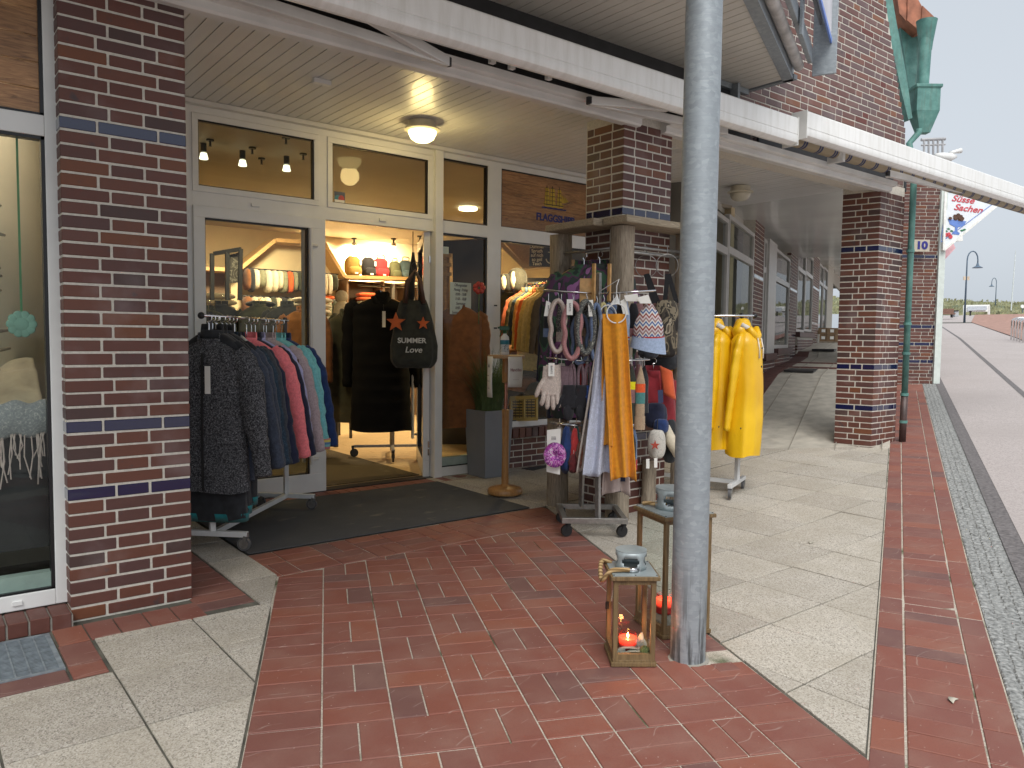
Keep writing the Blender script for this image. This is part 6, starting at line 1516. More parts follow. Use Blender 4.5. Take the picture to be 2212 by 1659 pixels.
# middle tier: gloves, mittens, rolled hats
def glove(label, base, mat, yaw=0, s_=1.0, mitten=False, group='gloves on the middle rods'):
    t = T('glove', label, 'glove', tuple(base-UZ*.3*s_), group); d = (U*math.cos(yaw)+V_*math.sin(yaw)).normalized(); mb = MB()
    def blob(pts_, r_): mb.tube(pts_, r_, 12)
    def P_(x, z, y=0): return base+d*x*s_-UZ*z*s_+d.cross(UZ)*-y
    start = 0
    vs = []; n_ = 20
    for j in range(13):
        q = j/12; hw = (.052+.012*math.sin(q*pi*.6)) if q < .35 else .055+.012*math.sin((q-.35)/.65*pi*.8); dp = .022
        for i in range(n_): a = 2*pi*i/n_; vs.append(P_(hw*math.cos(a), .20*q, dp*math.sin(a)))
    mb.add(vs, [(j*n_+i,j*n_+(i+1)%n_,(j+1)*n_+(i+1)%n_,(j+1)*n_+i) for j in range(12) for i in range(n_)]+[tuple(range(n_))[::-1], tuple(12*n_+i for i in range(n_))])
    if mitten: mb.sphere(tuple(P_(0,.235)), .058*s_, .03*s_, .075*s_, 14, 10)
    else:
        for i, (x, l, sp2) in enumerate(((-.042,.07,-.018),(-.016,.095,-.006),(.013,.10,.006),(.040,.085,.016))):
            blob([P_(x,.17),P_(x+sp2*.5,.20+l*.4),P_(x+sp2,.195+l*.8),P_(x+sp2*1.1,.195+l)], [.0165*s_,.0165*s_,.016*s_,.009*s_])
    blob([P_(-.045,.09),P_(-.075,.14),P_(-.095,.19),P_(-.10,.21)], [.018*s_,.0175*s_,.016*s_,.009*s_]); mb.build('knit', mat, t, smooth=True)
    return t
zm = 1.56
t = glove('oatmeal knit glove at the front of the left middle rod', A(-.40,-.14,zm-.03), KCR, .1, 1.35); swing_tag(t, A(-.40,-.19,zm-.0), .055, .12)
glove('second oatmeal glove half behind the front one', A(-.375,-.08,zm-.02), KCR, .15, 1.3); glove('mauve knit glove behind the oatmeal pair', A(-.26,-.06,zm-.03), fabric('knit_mauve',(.20,.13,.15),.15,60), 0, 1.3)
for i, x in enumerate((-.20,-.12,-.055)): loop('headband', '%s mauve headband bundle on the left middle rod' % ('left','middle','right')[i], A(x,-.05,zm-.02), .05, .26, .025, MATS['knit_mauve'], twist=False, group='mauve bands')
for i, (x, m_, lab) in enumerate(((-.235,KBK,'round black knit mitten on the left middle rod'),(-.12,KBK,'second black knit mitten with cord'),(-.03,fabric('knit_royal',(.02,.06,.22),.15,60),'royal blue mitten near the scarves'))): glove(lab, A(x,-.14,zm-.20), m_, 0, 1.05, True)
mb = None
def rollhat(label, u, v, mat, bands, cuffm, h=.50): 
    return sock('beanie', label, A(u,v,zm-.02), .085, h, mat, 'hat', bands+[(.80,1.02,cuffm,1.16)], 'slim beanies on the right middle rod', .15)
KPE = fabric('knit_periwinkle', (.13,.16,.38), .12, 60); KOL = fabric('knit_olive', (.03,.035,.025), .15, 60); KTN = fabric('knit_tan', (.36,.26,.17), .12, 60); KTE = fabric('knit_teal', (.06,.20,.19), .12, 60); KOR = fabric('knit_orange_band', (.65,.09,.02), .1, 60)
rollhat('neon yellow slim beanie on the right middle rod', .145, -.22, KYW, [], KYW, .55); rollhat('dark beanie behind the neon yellow one', .19, -.12, KBK, [], KBK)
rollhat('periwinkle blue slim beanie with tag', .25, -.20, KPE, [], KPE); rollhat('olive beanie with yellow and rose bands', .325, -.18, KOL, [(.28,.42,KYW,1.06),(.42,.66,KRO,1.05)], KOL)
rollhat('tan beanie with orange and teal bands', .40, -.20, KTN, [(.28,.42,KOR,1.06),(.42,.60,KTE,1.05)], KTN, .56); rollhat('dark grey beanie at the right end of the middle rod', .45, -.10, DKC, [], DKC, .42)
# lowest tier: scrunchies on cards
zl = .97
cd_ = T('hair_tie_card', 'white card with purple tie-dye scrunchie on the lowest left rod', 'card', tuple(A(-.36,-.16,zl-.35)))
mb = MB(); mb.plate([A(-.43,-.16,zl-.02),A(-.31,-.2,zl-.0),A(-.31,-.2,zl-.42),A(-.43,-.16,zl-.40)], tuple(-V_), .003); mb.build('card', PAPER, cd_)
PUR = camo('tie_dye', [(.28,.03,.25),(.55,.25,.5),(.16,.02,.2),(.45,.1,.4),(.6,.45,.58),(.3,.05,.28)], 22)
mb = MB()
for i in range(18):
    a = 2*pi*i/18; c_ = A(-.36,-.2,zl-.24); mb.tube([c_, c_+U*.10*math.cos(a)*1.0+UZ*.11*math.sin(a)-V_*.02], [.012,.022+.006*(i%2)], 7)
mb.build('scrunchie', PUR, cd_, smooth=True)
text('lettering', 'iiii', .05, INK, cd_, face_M(A(-.37,-.186,zl-.09), U, UZ), .0006)
def puff(label, u, z, mat, w=.05, h=.2, v=-.12):
    t = T('scrunchie', label, 'scrunchie', tuple(A(u,v,z-h)), 'scrunchies on the lowest rods'); mb = MB(); mb.sphere(tuple(A(u,v,z-h/2)), w, w*.8, h/2, 16, 12, lambda d: 1+.16*math.sin(11*math.atan2(d.y,d.x)+4*d.z)+.1*math.sin(8*d.z)); mb.build('cloth', mat, t, smooth=True)
    mb = MB(); mb.tube([A(u,v,z+.05),A(u,v,z-.02)], .002, 5); mb.build('loop', PAPER, t)
puff('navy gathered scrunchie beside the purple one', -.25, zl-.02, BLU, .06, .40); puff('bright red scrunchie on the lowest left rod', -.175, zl-.03, KRD, .045, .28); puff('dark red sequin scrunchie below the bright red one', -.185, zl-.25, fabric('dark_red',(.10,.01,.012),.3,30), .05, .16, -.16); puff('copper brown scrunchie near the scarves', -.12, zl-.14, fabric('copper_cloth',(.20,.08,.05),.3,30), .05, .24, -.16); puff('navy scrunchie nearest the scarves on the lowest rod', -.06, zl-.06, NVY2, .05, .3)
for i, (u, m_, h) in enumerate(((.20,DKC,.55),(.27,NVY2,.45),(.33,DKC,.38))): sock('dark_sock', '%s dark hanging knit on the lowest right rod' % ('long','medium','short')[i], A(u,-.14,zl-.03), .11, h, m_, 'knitwear', [], 'dark knits low on the rack', .4)
# denser back rows on every tier
ra_ = random.Random(17); pal_ = [KCR,KPK,KBL,KBK,KRO,KOL,KTN,KPE,DKC,NVY2,MATS['knit_mauve'],KTE,KSP,KRD]
for tz, nm, us in ((zt,'top',(-.42,-.30,-.18,-.07,.13,.18,.36,.42)),(zm,'middle',(-.34,-.29,-.16,-.09,.22,.30,.36,.43)),(zl,'lowest',(-.30,-.22,-.14,.12,.16,.24,.30,.37))):
    for i, u in enumerate(us):
        c_ = ra_.choice(pal_); hh_ = ra_.uniform(.26,.40)
        sock('knit_accessory', '%s knit accessory in the back row of the %s rods' % (('first','second','third','fourth','fifth','sixth','seventh','eighth')[i], nm), A(u,.02+ra_.uniform(-.03,.05),tz-.01), ra_.uniform(.07,.11), hh_, c_, 'knitwear', [(.75,1.0,ra_.choice(pal_),1.08)], 'back row knitwear on the rack', .5)
# scarves over a ring at the front
def scarf(name, label, x0, x1, ytop, ybot, d, mat, folds, seed, bot0=None, tw=.5, group='scarves at the front of the rack'):
    """hanging scarf; x ranges are read off the photograph at its top and foot"""
    t = T(name, label, 'scarf', tuple(pix((x0[1]+x1[1])/2, ybot, d)), group); mb = MB(); rg = random.Random(seed); ph = rg.random()*6
    def f(u, v):
        a = x0[0]+(x1[0]-x0[0])*u; b = x0[1]+(x1[1]-x0[1])*u; x = a+(b-a)*v
        p_ = pix(x, ytop+(ybot-ytop)*v+(math.sin(u*6+ph)*5 if v > .99 else 0), d)
        amp = (.012+.026*v); w_ = u+.16*noise.noise(Vector((u*2.2,v*1.7,seed)))
        return p_-V_*(amp*(math.sin(folds*1.5*pi*w_+ph+v*1.6)+.9*noise.noise(Vector((u*4.5,v*1.4,seed+3)))))+U*(.008*noise.noise(Vector((u*3,v*3,seed+7))))
    mb.grid(f, 60, 60); mb.build('cloth', mat, t, smooth=True, thick=.007)
    return t
SGR = fabric('scarf_oat', (.40,.35,.31), .1, 30, melange=.3); SLB = fabric('scarf_blue', (.44,.47,.57), .1, 30, melange=.45); SMU = fabric('scarf_mustard', (.64,.26,.012), .10, 30, weave=200); SPK = fabric('scarf_blush', (.50,.41,.38), .08, 30)
scarf('scarf', 'blush beige scarf hanging lowest behind the mustard one', (1318,1300), (1345,1360), 700, 1066, 6.98, SPK, 2.2, 4)
scarf('scarf', 'mauve beige scarf end showing left of the blush one', (1300,1286), (1318,1305), 760, 1045, 7.02, fabric('scarf_mauve',(.36,.28,.27),.1,30), 1.5, 6)
scarf('scarf', 'oatmeal scarf at the left of the hanging scarves', (1296,1244), (1318,1275), 690, 1018, 6.93, SGR, 1.6, 1); scarf('scarf', 'pale blue scarf between the oatmeal and mustard ones', (1298,1257), (1328,1319), 680, 1026, 6.88, SLB, 2.6, 2)
scarf('scarf', 'mustard yellow scarf, the frontmost on the rack', (1301,1319), (1352,1373), 678, 1034, 6.80, SMU, 2.2, 3); scarf('scarf', 'shorter mustard scarf end left of the longest one', (1300,1302), (1330,1336), 690, 965, 6.84, SMU, 1.6, 9)
rg_ = T('scarf_ring', 'white plastic ring hanger holding the mustard scarf', 'ring', tuple(pix(1331,678,6.75)))
mb = MB(); c_ = pix(1331,677,6.79); mb.tube([c_+U*.085*math.cos(a)+UZ*.085*math.sin(a)-V_*.01 for a in [i*2*pi/30 for i in range(31)]], .006, 7, caps=False); mb.build('ring', WHITE, rg_, smooth=True)
mb = MB(); mb.plate([c_+UZ*.08-U*.05+V_*.02, c_+UZ*.08+U*.04+V_*.02, c_+UZ*.17+V_*.02+U*.01], tuple(-V_), .01); mb.tube([c_+UZ*.1,c_+UZ*.24,c_+UZ*.30+U*.02,A(.05,-.08,2.22)], .004, 6); mb.build('clip', WHITE, rg_)
r2 = T('scarf_ring', 'black wire ring hanger behind the white ring', 'ring', tuple(pix(1302,690,6.9)))
mb = MB(); c_ = pix(1308,690,6.95); mb.tube([c_+U*.09*math.cos(a)+UZ*.11*math.sin(a) for a in [i*2*pi/30 for i in range(31)]], .0045, 6, caps=False); mb.tube([c_+UZ*.11,c_+UZ*.2,c_+UZ*.26+U*.03], .004, 6); mb.build('ring', BLACK, r2, smooth=True)
r3 = T('scarf_ring', 'white ring hanger of the pale scarves, left of the mustard one', 'ring', tuple(pix(1310,680,6.9)))
mb = MB(); c_ = pix(1313,681,6.9); mb.tube([c_+U*.075*math.cos(a)+UZ*.09*math.sin(a) for a in [i*2*pi/30 for i in range(31)]], .006, 6, caps=False); mb.build('ring', WHITE, r3, smooth=True)

# ------------------------------------------------------------------ bags and jackets right of the corner post
FUR = camo('fur_patch', [(.015,.012,.010),(.05,.04,.028),(.20,.165,.11),(.03,.025,.018),(.33,.28,.20),(.09,.07,.05)], 9)
def fur_bag(name, label, x0, x1, y0, y1, d, mat, strap=None, fuzz=1.0):
    a, b = pix(x0,(y0+y1)/2,d), pix(x1,(y0+y1)/2,d); t0, t1 = pix((x0+x1)/2,y0,d), pix((x0+x1)/2,y1,d); c_ = (t0+t1)/2; w_ = (b-a).length/2; h_ = (t0.z-t1.z)/2
    t = T(name, label, 'bag', tuple(t1)); mb = MB()
    vs = []; n_ = 40; nz_ = 24
    for j in range(nz_+1):
        q = j/nz_; z = h_*math.cos(q*pi); r_ = abs(math.sin(q*pi))**.42
        for i in range(n_):
            th_ = 2*pi*i/n_; k = 1+.05*fuzz*noise.noise(Vector((th_*3,q*9,x0)))+.05*math.sin(4*th_+q*3)
            vs.append(c_+U*(w_*r_*math.copysign(abs(math.cos(th_))**.75,math.cos(th_))*k)+V_*(.07*r_*math.sin(th_)*k)+UZ*z)
    mb.add(vs, [(j*n_+i,j*n_+(i+1)%n_,(j+1)*n_+(i+1)%n_,(j+1)*n_+i) for j in range(nz_) for i in range(n_)]); mb.build('bag_body', mat, t, smooth=True)
    if strap:
        for (sx0,sy0),(sx1,sy1) in strap:
            mb = MB(); mid = pix((sx0+sx1)/2, min(sy0,sy1)-0, d)
            mb.bar(pix(sx0,sy0,d), pix(sx1,sy1,d), .045,.008, tuple(U.cross(UZ))); mb.build('strap', BLKC, t)
    return t
fur_bag('shoulder_bag', 'brown camouflage patterned fur shoulder bag beside the steel pole', 1410, 1468, 648, 772, 7.65, FUR, [((1395,592),(1413,655)),((1398,592),(1422,655)),((1442,592),(1436,655)),((1444,592),(1462,655))])
fur_bag('fur_bag', 'dark grey fluffy fur bag below the camouflage one', 1378, 1424, 722, 775, 7.5, fabric('fur_dark',(.02,.022,.03),.5,25,weave=60,bump=1.0), None, 2.5)
bh = T('wire_hanger', 'pair of thin wire ring hangers above the bag straps', 'hanger', tuple(pix(1400,570,7.7)))
mb = MB()
for x, y in ((1396,575),(1441,573)): c_ = pix(x,y,7.68); mb.tube([c_+U*.11*math.cos(a)+UZ*.11*math.sin(a) for a in [i*2*pi/26 for i in range(27)]], .004, 6, caps=False); mb.tube([c_+UZ*.11,c_+UZ*.2], .004, 6)
mb.build('wire', STEEL, bh)
RED = fabric('red_softshell', (.22,.012,.02), .15, 10); ORJ = fabric('orange_softshell', (.60,.10,.03), .12, 10)
g_ = garment('jacket', 'red and orange jacket hanging low between the corner post and the pole', 'jacket', tuple(pix(1412,776,7.7)), R(-30), .46, .62, RED, .42, .2, seed=71, sw=.09)
mb = MB(); mb.grid(lambda u, v: pix(1425+u*26+v*8, 790+v*62+u*12, 7.55)-V_*(.03*math.sin(u*3)+.01), 8, 8); mb.build('orange_panel', ORJ, g_, smooth=True, thick=.01)
mb = MB(); mb.plate([pix(x,y,7.42) for x,y in ((1421,843),(1432,842),(1433,870),(1422,871))], tuple(-V_), .003); mb.build('price_tag', plain('navy_tag',(.02,.03,.09),.5), g_)
mb = MB(); mb.tube([pix(1427,842,7.42), pix(1424,800,7.5)], .002, 5); mb.build('tag_string', KRD, g_)
fur_bag('shoulder_bag', 'navy bag hanging under the red jacket', 1393, 1440, 870, 925, 7.6, NVY2)
fur_bag('shoulder_bag', 'royal blue pouch under the navy bag', 1412, 1444, 905, 935, 7.5, BLU)
pw = fur_bag('pouch', 'white wash bag with red star lying against the pillar', 1400, 1437, 928, 990, 7.45, flecked('floral_pouch',(.55,.52,.47),(.12,.14,.12),20,.4))
mb = MB(); c_ = pix(1415,962,7.33); mb.plate([c_+U*(.05 if i%2==0 else .02)*math.sin(i*pi/5)+UZ*(.05 if i%2==0 else .02)*math.cos(i*pi/5) for i in range(10)], tuple(-V_), .004); mb.build('star_print', plain('star_red',(.35,.05,.03),.7), pw)
for (sx,sy0,sy1) in ((1421,905,935),): MB().tube([pix(sx,sy0,7.45),pix(sx-2,sy1,7.43)], .004, 6).build('wrist_strap', DARKM, pw)
for i, (x,y) in enumerate(((1400,1000),(1417,998))): MB().plate([pix(x-4,y-8,7.4),pix(x+3,y-9,7.4),pix(x+3,y+12,7.4),pix(x-4,y+12,7.4)], tuple(-V_), .003).build('price_tag', PAPER, pw)
fur_bag('shoulder_bag', 'black and cream bag next to the pole, beside the white wash bag', 1432, 1462, 905, 1000, 7.7, DKC)
sh_ = T('cloth_bag', 'cream cloth bag tucked behind the pole', 'bag', tuple(pix(1452,975,7.6))); mb = MB(); mb.tube([pix(1440,920,7.6),pix(1448,950,7.55),pix(1462,985,7.6)], [.03,.06,.03], 12); mb.build('cloth', CRM, sh_, smooth=True)
dk = fur_bag('shoulder_bag', 'large dark bag hanging in the shade above the red jacket', 1385, 1465, 760, 800, 7.9, DKC)

# ------------------------------------------------------------------ yellow raincoats
yd = Vector((.927,.375)); yp = Vector((-.375,.927)); yN = Vector((7.2,5.07)); yF = yN+yp*1.15
rail_rack('white wheeled clothes rail with yellow raincoats behind the steel pole', yN, yF, yd, 2.05, .33, gz(7.2,5.1), .055)
YEL = NT('yellow_oilskin'); YEL.bsdf((.80,.45,.004), .4); YEL.b.inputs['Coat Weight'].default_value = .15
YEL.col(YEL.ramp(YEL.noise(YEL.coord(), 3, 4).outputs[0], [(.3,(.74,.41,.003)),(.7,(.85,.52,.007))])); YEL.bump(YEL.noise(YEL.coord(), 7, 4, .6, 1.2).outputs[0], .22, .02); YEL = YEL.m
ya = math.atan2(yd.y, yd.x)-.0
CORD = plain('cord_white', (.72,.68,.6), .8)
for i, s_ in enumerate((-.06,.22,.42,.62)):
    p_ = yN+yp*s_
    g_ = garment('raincoat', ('yellow raincoat nearest the street with white hood cord','yellow raincoat second on the rail','yellow raincoat third on the rail, beside the pole','yellow raincoat mostly hidden by the pole')[i], 'raincoat', (p_.x,p_.y,2.05), ya+(-.12 if i == 0 else .02), .44, 1.52 if i == 0 else 1.47, YEL, 1.0, .28, 'yellow raincoats', collar='hood', seed=80+i, sw=.078, fold=.10, tagged=False, flat=.62)
    M_ = Matrix.Translation((p_.x,p_.y,2.05)) @ Matrix.Rotation(ya+(-.12 if i == 0 else .02),4,'Z')
    MB().tube([(-.12,.02,-.10),(-.09,-.07,-.15),(-.02,-.10,-.24)], .028, 8).xf(M_).build('lining', CORD if i else CORD, g_, smooth=True)
    mb = MB()
    for x in (-.05,.06): mb.tube([(x,-.14,-.24),(x*1.05,-.165,-.36),(x,-.165,-.46)], [.007,.007,.009], 7)
    mb.xf(M_).build('cord', CORD, g_, smooth=True)
    mb = MB()
    for z in (-.35,-.55,-.75,-.95): mb.tube([(.015,-.165,z),(.015,-.172,z)], .012, 10)
    for x in (-.315,.315): mb.tube([(x,-.075,-1.2),(x,-.082,-1.2)], .01, 8)
    mb.xf(M_).build('stud', DARKM, g_)
    mb = MB(); mb.bar((.06,-.158,-.85),(.2,-.13,-.85), .006,.05); mb.xf(M_).build('pocket_flap', YEL, g_)

# ------------------------------------------------------------------ lanterns
def lantern(label, P, ux, w, d, h, chim, rope, z0=0.004):
    ux = Vector(ux).normalized(); uy = Vector((-ux.y, ux.x)); L_ = T('lantern', label, 'lantern', (P[0],P[1],z0), 'lanterns beside the pole')
    def q(a, b, z): return (P[0]+ux.x*a+uy.x*b, P[1]+ux.y*a+uy.y*b, z0+z)
    t_ = .026
    for (a,b) in ((t_/2,t_/2),(w-t_/2,t_/2),(t_/2,d-t_/2),(w-t_/2,d-t_/2)): MB().bar(q(a,b,.03), q(a,b,h-.02), t_,t_,(ux.x,ux.y,0)).build('corner_post', LANTW, L_, bevel=.002)
    for a0,b0,a1,b1 in ((0,t_/2,w,t_/2),(0,d-t_/2,w,d-t_/2),(t_/2,0,t_/2,d),(w-t_/2,0,w-t_/2,d)):
        mb = MB(); mb.bar(q(a0+t_*(a0!=a1),b0+t_*(b0!=b1),.045), q(a1-t_*(a0!=a1),b1-t_*(b0!=b1),.045), t_*.9,.045); mb.build('lower_rail', LANTW, L_); mb = MB(); mb.bar(q(a0+t_*(a0!=a1),b0+t_*(b0!=b1),h-.035), q(a1-t_*(a0!=a1),b1-t_*(b0!=b1),h-.035), t_*.9,.03); mb.build('upper_rail', LANTW, L_)
    mb = MB(); mb.bar(q(-.008,d/2,.012), q(w+.008,d/2,.012), d+.016,.024); mb.bar(q(.0,d/2,.029), q(w,d/2,.029), d,.012); mb.build('base_board', LANTW, L_, bevel=.003)
    mb = MB(); mb.bar(q(-.018,d/2,h-.012), q(w+.018,d/2,h-.012), d+.036,.022); mb.build('top_board', LANTW, L_, bevel=.003)
    ZN = plain('zinc_plate', (.34,.39,.40), .45, .15, 8, metal=.3)
    tp = MB(); tp.bar(q(-.006,d/2,h+.001), q(w+.006,d/2,h+.001), d+.012,.006); tp = tp.build('zinc_top', ZN, L_)
    mb = MB()
    for a,b in ((.0,.0),(w,0),(0,d),(w,d),(w/2,0),(w/2,d)): mb.lathe([(.005,.004),(.005,.006),(0,.007)], q(a,b,h), 8)
    mb.build('screw', DARKM, tp)
    cx_ = q(w/2,d*.55,h+.004); r_ = chim; ch = .30*r_/.11*.36
    # chimney drum with oval openings between struts
    mb = MB(); nseg = 48; rows_ = [0,.25,.4,.6,.72,1.0]; hh = r_*1.2; vs = []
    for z in rows_:
        for i in range(nseg): a = 2*pi*i/nseg; vs.append((cx_[0]+r_*math.cos(a), cx_[1]+r_*math.sin(a), cx_[2]+hh*z))
    fs = []
    for j in range(5):
        for i in range(nseg):
            k = (i % 12)
            if j in (1,2,3) and 1 <= k <= 9 and not (j in (1,3) and k in (1,9)): continue
            fs.append((j*nseg+i, j*nseg+(i+1)%nseg, (j+1)*nseg+(i+1)%nseg, (j+1)*nseg+i))
    mb.add(vs, fs); mb.build('chimney', ZN, tp, smooth=30, thick=.003)
    mb = MB(); mb.lathe([(r_*1.02,hh*.98),(r_*1.02,hh*1.03),(r_*.6,hh*1.06),(0,hh*1.07)], cx_, 40); mb.build('chimney_lid', ZN, tp, smooth=30)
    for nm, a in (('pane',[(t_,t_*.5),(w-t_,t_*.5)]),('pane',[(t_,d-t_*.5),(w-t_,d-t_*.5)]),('pane',[(t_*.5,t_),(t_*.5,d-t_)]),('pane',[(w-t_*.5,t_),(w-t_*.5,d-t_)])):
        mb = MB(); mb.bar(q(*a[0],h/2+.01), q(*a[1],h/2+.01), .003, h-.10); mb.build(nm, GLB, L_)
    MB().bar(q(-.004,d*.75,h*.5), q(-.004,d*.75,h*.5+.04), .01,.02).build('latch', BLACK, L_)
    if rope:
        ROPE = NT('rope'); ROPE.bsdf((.38,.25,.11), .9); wv = ROPE.n('ShaderNodeTexWave'); wv.inputs['Scale'].default_value = 16; wv.bands_direction = 'DIAGONAL'; ROPE.l(ROPE.coord(), wv.inputs['Vector']); ROPE.col(ROPE.ramp(wv.outputs['Fac'], [(.2,(.20,.12,.045)),(.7,(.46,.31,.15))])); ROPE.bump(wv.outputs['Fac'], .8, .006); ROPE = ROPE.m
        rp_ = [Vector(q(*p_)) for p_ in rope]; pp = []
        for i in range(len(rp_)-1):
            for k in range(8):
                t = k/8; p0, p1, p2, p3 = rp_[max(i-1,0)], rp_[i], rp_[i+1], rp_[min(i+2,len(rp_)-1)]
                pp.append(.5*((2*p1)+(p2-p0)*t+(2*p0-5*p1+4*p2-p3)*t*t+(3*p1-p0-3*p2+p3)*t*t*t))
        pp.append(rp_[-1]); MB().tube(pp, .0125, 10).build('rope_handle', ROPE, L_, smooth=True)
        d_ = (pp[-1]-pp[-2]).normalized(); MB().tube([pp[-1]-d_*.01, pp[-1]+d_*.035], .0145, 10).build('ferrule', CHROME, L_, smooth=True); MB().tube([pp[-1]+d_*.04+Vector((.014*math.cos(a),0,.014*math.sin(a))) for a in [i*pi/6 for i in range(13)]], .003, 6).build('ring', CHROME, L_)
    return L_, q
l1, q1 = lantern('small wooden lantern with zinc chimney and rope handle, in front of the pole', (2.972,2.852), (.80,-.60), .232, .26, .50, .085, [(.02,.235,.505),(-.03,.22,.52),(-.05,.17,.50),(-.055,.10,.45),(-.045,.055,.47),(-.01,.045,.515),(.05,.04,.522),(.10,.045,.52)])
l2, q2 = lantern('tall wooden lantern with zinc top half hidden behind the pole', (3.485,2.935), (.955,-.297), .325, .33, .735, .105, [(.02,.30,.755),(.05,.27,.76),(.10,.20,.755)])
def candle(label, c, r, h):
    t = T('candle', label, 'candle', c)
    MB().lathe([(r*.97,0),(r,.004),(r,h*1.35),(r*.965,h*1.35),(r*.965,.004)], c, 30).build('glass', GLB, t, smooth=40)
    wx = NT('red_wax_'+str(r)); wx.bsdf((.55,.012,.016), .4); wx.b.inputs['Subsurface Weight'].default_value = .35; wx.b.inputs['Subsurface Radius'].default_value = (.04,.006,.004); wx.b.inputs['Emission Color'].default_value = (1,.05,.02,1)
    sep = wx.n('ShaderNodeSeparateXYZ'); wx.l(wx.coord(), sep.inputs[0]); mr = wx.n('ShaderNodeMapRange'); wx.l(sep.outputs[2], mr.inputs[0]); mr.inputs[1].default_value = c[2]+h*.45; mr.inputs[2].default_value = c[2]+h; mr.inputs[4].default_value = 2.2; wx.l(mr.outputs[0], wx.b.inputs['Emission Strength'])
    MB().lathe([(r*.95,.005),(r*.95,h*.97),(r*.85,h*.94),(.0,h*.92)], c, 30).build('wax', wx.m, t, smooth=50)
    MB().lathe([(.001,h*.9),(.005,h+.002),(.006,h+.007),(.0035,h+.016),(.0,h+.026)], c, 12).build('flame', emis('flame_'+str(r), (1,.55,.12), 30), t, smooth=True)
    lamp((c[0],c[1],c[2]+h+.03), .6, (1,.35,.12), .015, parent=t)
candle('lit red candle in a glass inside the small lantern', tuple(q1(.105,.13,.04)), .052, .075)
candle('lit red candle in a glass inside the tall lantern', tuple(q2(.10,.15,.10)), .055, .09)
MB().lathe([(.06,.04),(.06,.1)], tuple(q2(.10,.15,0)), 20).build('candle_base', MOG, l2)
# leaves, moss and lichen round the candle
LEAF = plain('dry_leaf', (.42,.39,.32), .7, .25, 12)
rl2 = random.Random(8)
for i, (a, b, an_, ln_, el) in enumerate(((.13,.055,.2,.13,.1),(.155,.06,.5,.12,.3),(.10,.07,-.2,.12,.05),(.17,.08,.9,.13,.2),(.125,.045,.05,.10,.0),(.175,.14,1.1,.14,.9),(.19,.12,1.3,.12,.7))):
    t0 = Vector(q1(a,b,.048+.008*(i%3))); d_ = Vector((.80,-.60,0))*math.cos(an_)+Vector((.6,.8,0))*math.sin(an_); d_ = (d_*math.cos(el)+UZ*math.sin(el)).normalized(); s_ = d_.cross(UZ).normalized(); mb = MB()
    vs = []
    for k in range(9):
        q_ = k/8; w_ = .019*math.sin(q_*pi)**.8+.0008; p_ = t0+d_*(ln_*(q_-.5))+UZ*(.012*math.sin(q_*pi)); vs += [p_-s_*w_+UZ*.004, p_, p_+s_*w_+UZ*.004]
    mb.add(vs, [(3*k+j,3*k+j+1,3*k+j+4,3*k+j+3) for k in range(8) for j in range(2)]); tag(mb.build('dry_leaf', LEAF, smooth=True, thick=.0012), ('broad dry leaf lying front and centre in the small lantern','dry leaf crossing the middle of the small lantern','dry leaf at the front left in the small lantern','dry leaf near the moss in the small lantern','small dry leaf at the front pane of the lantern','upright dry leaf behind the candle','second upright dry leaf leaning on the lantern corner')[i], 'leaf', 'dry leaves in the small lantern')
mb = MB(); mb.sphere(tuple(q1(.185,.05,.06)), .032, .03, .034, 24, 16, lambda d: 1+.18*noise.noise(d*6)+.1*noise.noise(d*16)); tag(mb.build('moss_ball', plain('moss',(.09,.11,.035),.95,.5,90,bump=1), smooth=True), 'green moss clump in the right front of the small lantern', 'moss')
mb = MB()
for i in range(260):
    cc_ = Vector(q1(*( (.055,.05,.05) if i%2 else (.17,.10,.075)))); r_ = Vector((rl2.gauss(0,1),rl2.gauss(0,1),abs(rl2.gauss(0,1)))).normalized()*rl2.uniform(.01,.034); p_ = cc_+r_; mb.tube([p_, p_+Vector((rl2.uniform(-1,1),rl2.uniform(-1,1),rl2.uniform(-1,1)))*.012], .0011, 4)
o = mb.build('lichen', plain('lichen_grey',(.40,.42,.38),.9,.2,30)); o['kind'] = 'stuff'; o['label'] = 'pale grey lichen tufts scattered in the small lantern'

for i, (px_, py_, lab) in enumerate(((1755,1180,'small dry leaf lying on the slabs right of the pole'),(2065,1516,'flattened grey leaf on the red strip at the lower right'))):
    c_ = pz(px_, py_, .004); mb = MB(); vs = []
    for k in range(9):
        q_ = k/8; w_ = .016*math.sin(q_*pi)**.8+.0008; p_ = Vector((c_.x+.07*(q_-.5), c_.y+.02*math.sin(q_*3), gz(c_.x,c_.y)+.006+.006*math.sin(q_*pi))); vs += [p_-Vector((0,w_,0)), p_, p_+Vector((0,w_,.003))]
    mb.add(vs, [(3*k+j,3*k+j+1,3*k+j+4,3*k+j+3) for k in range(8) for j in range(2)]); tag(mb.build('fallen_leaf', LEAF, smooth=True, thick=.0012), lab, 'leaf')
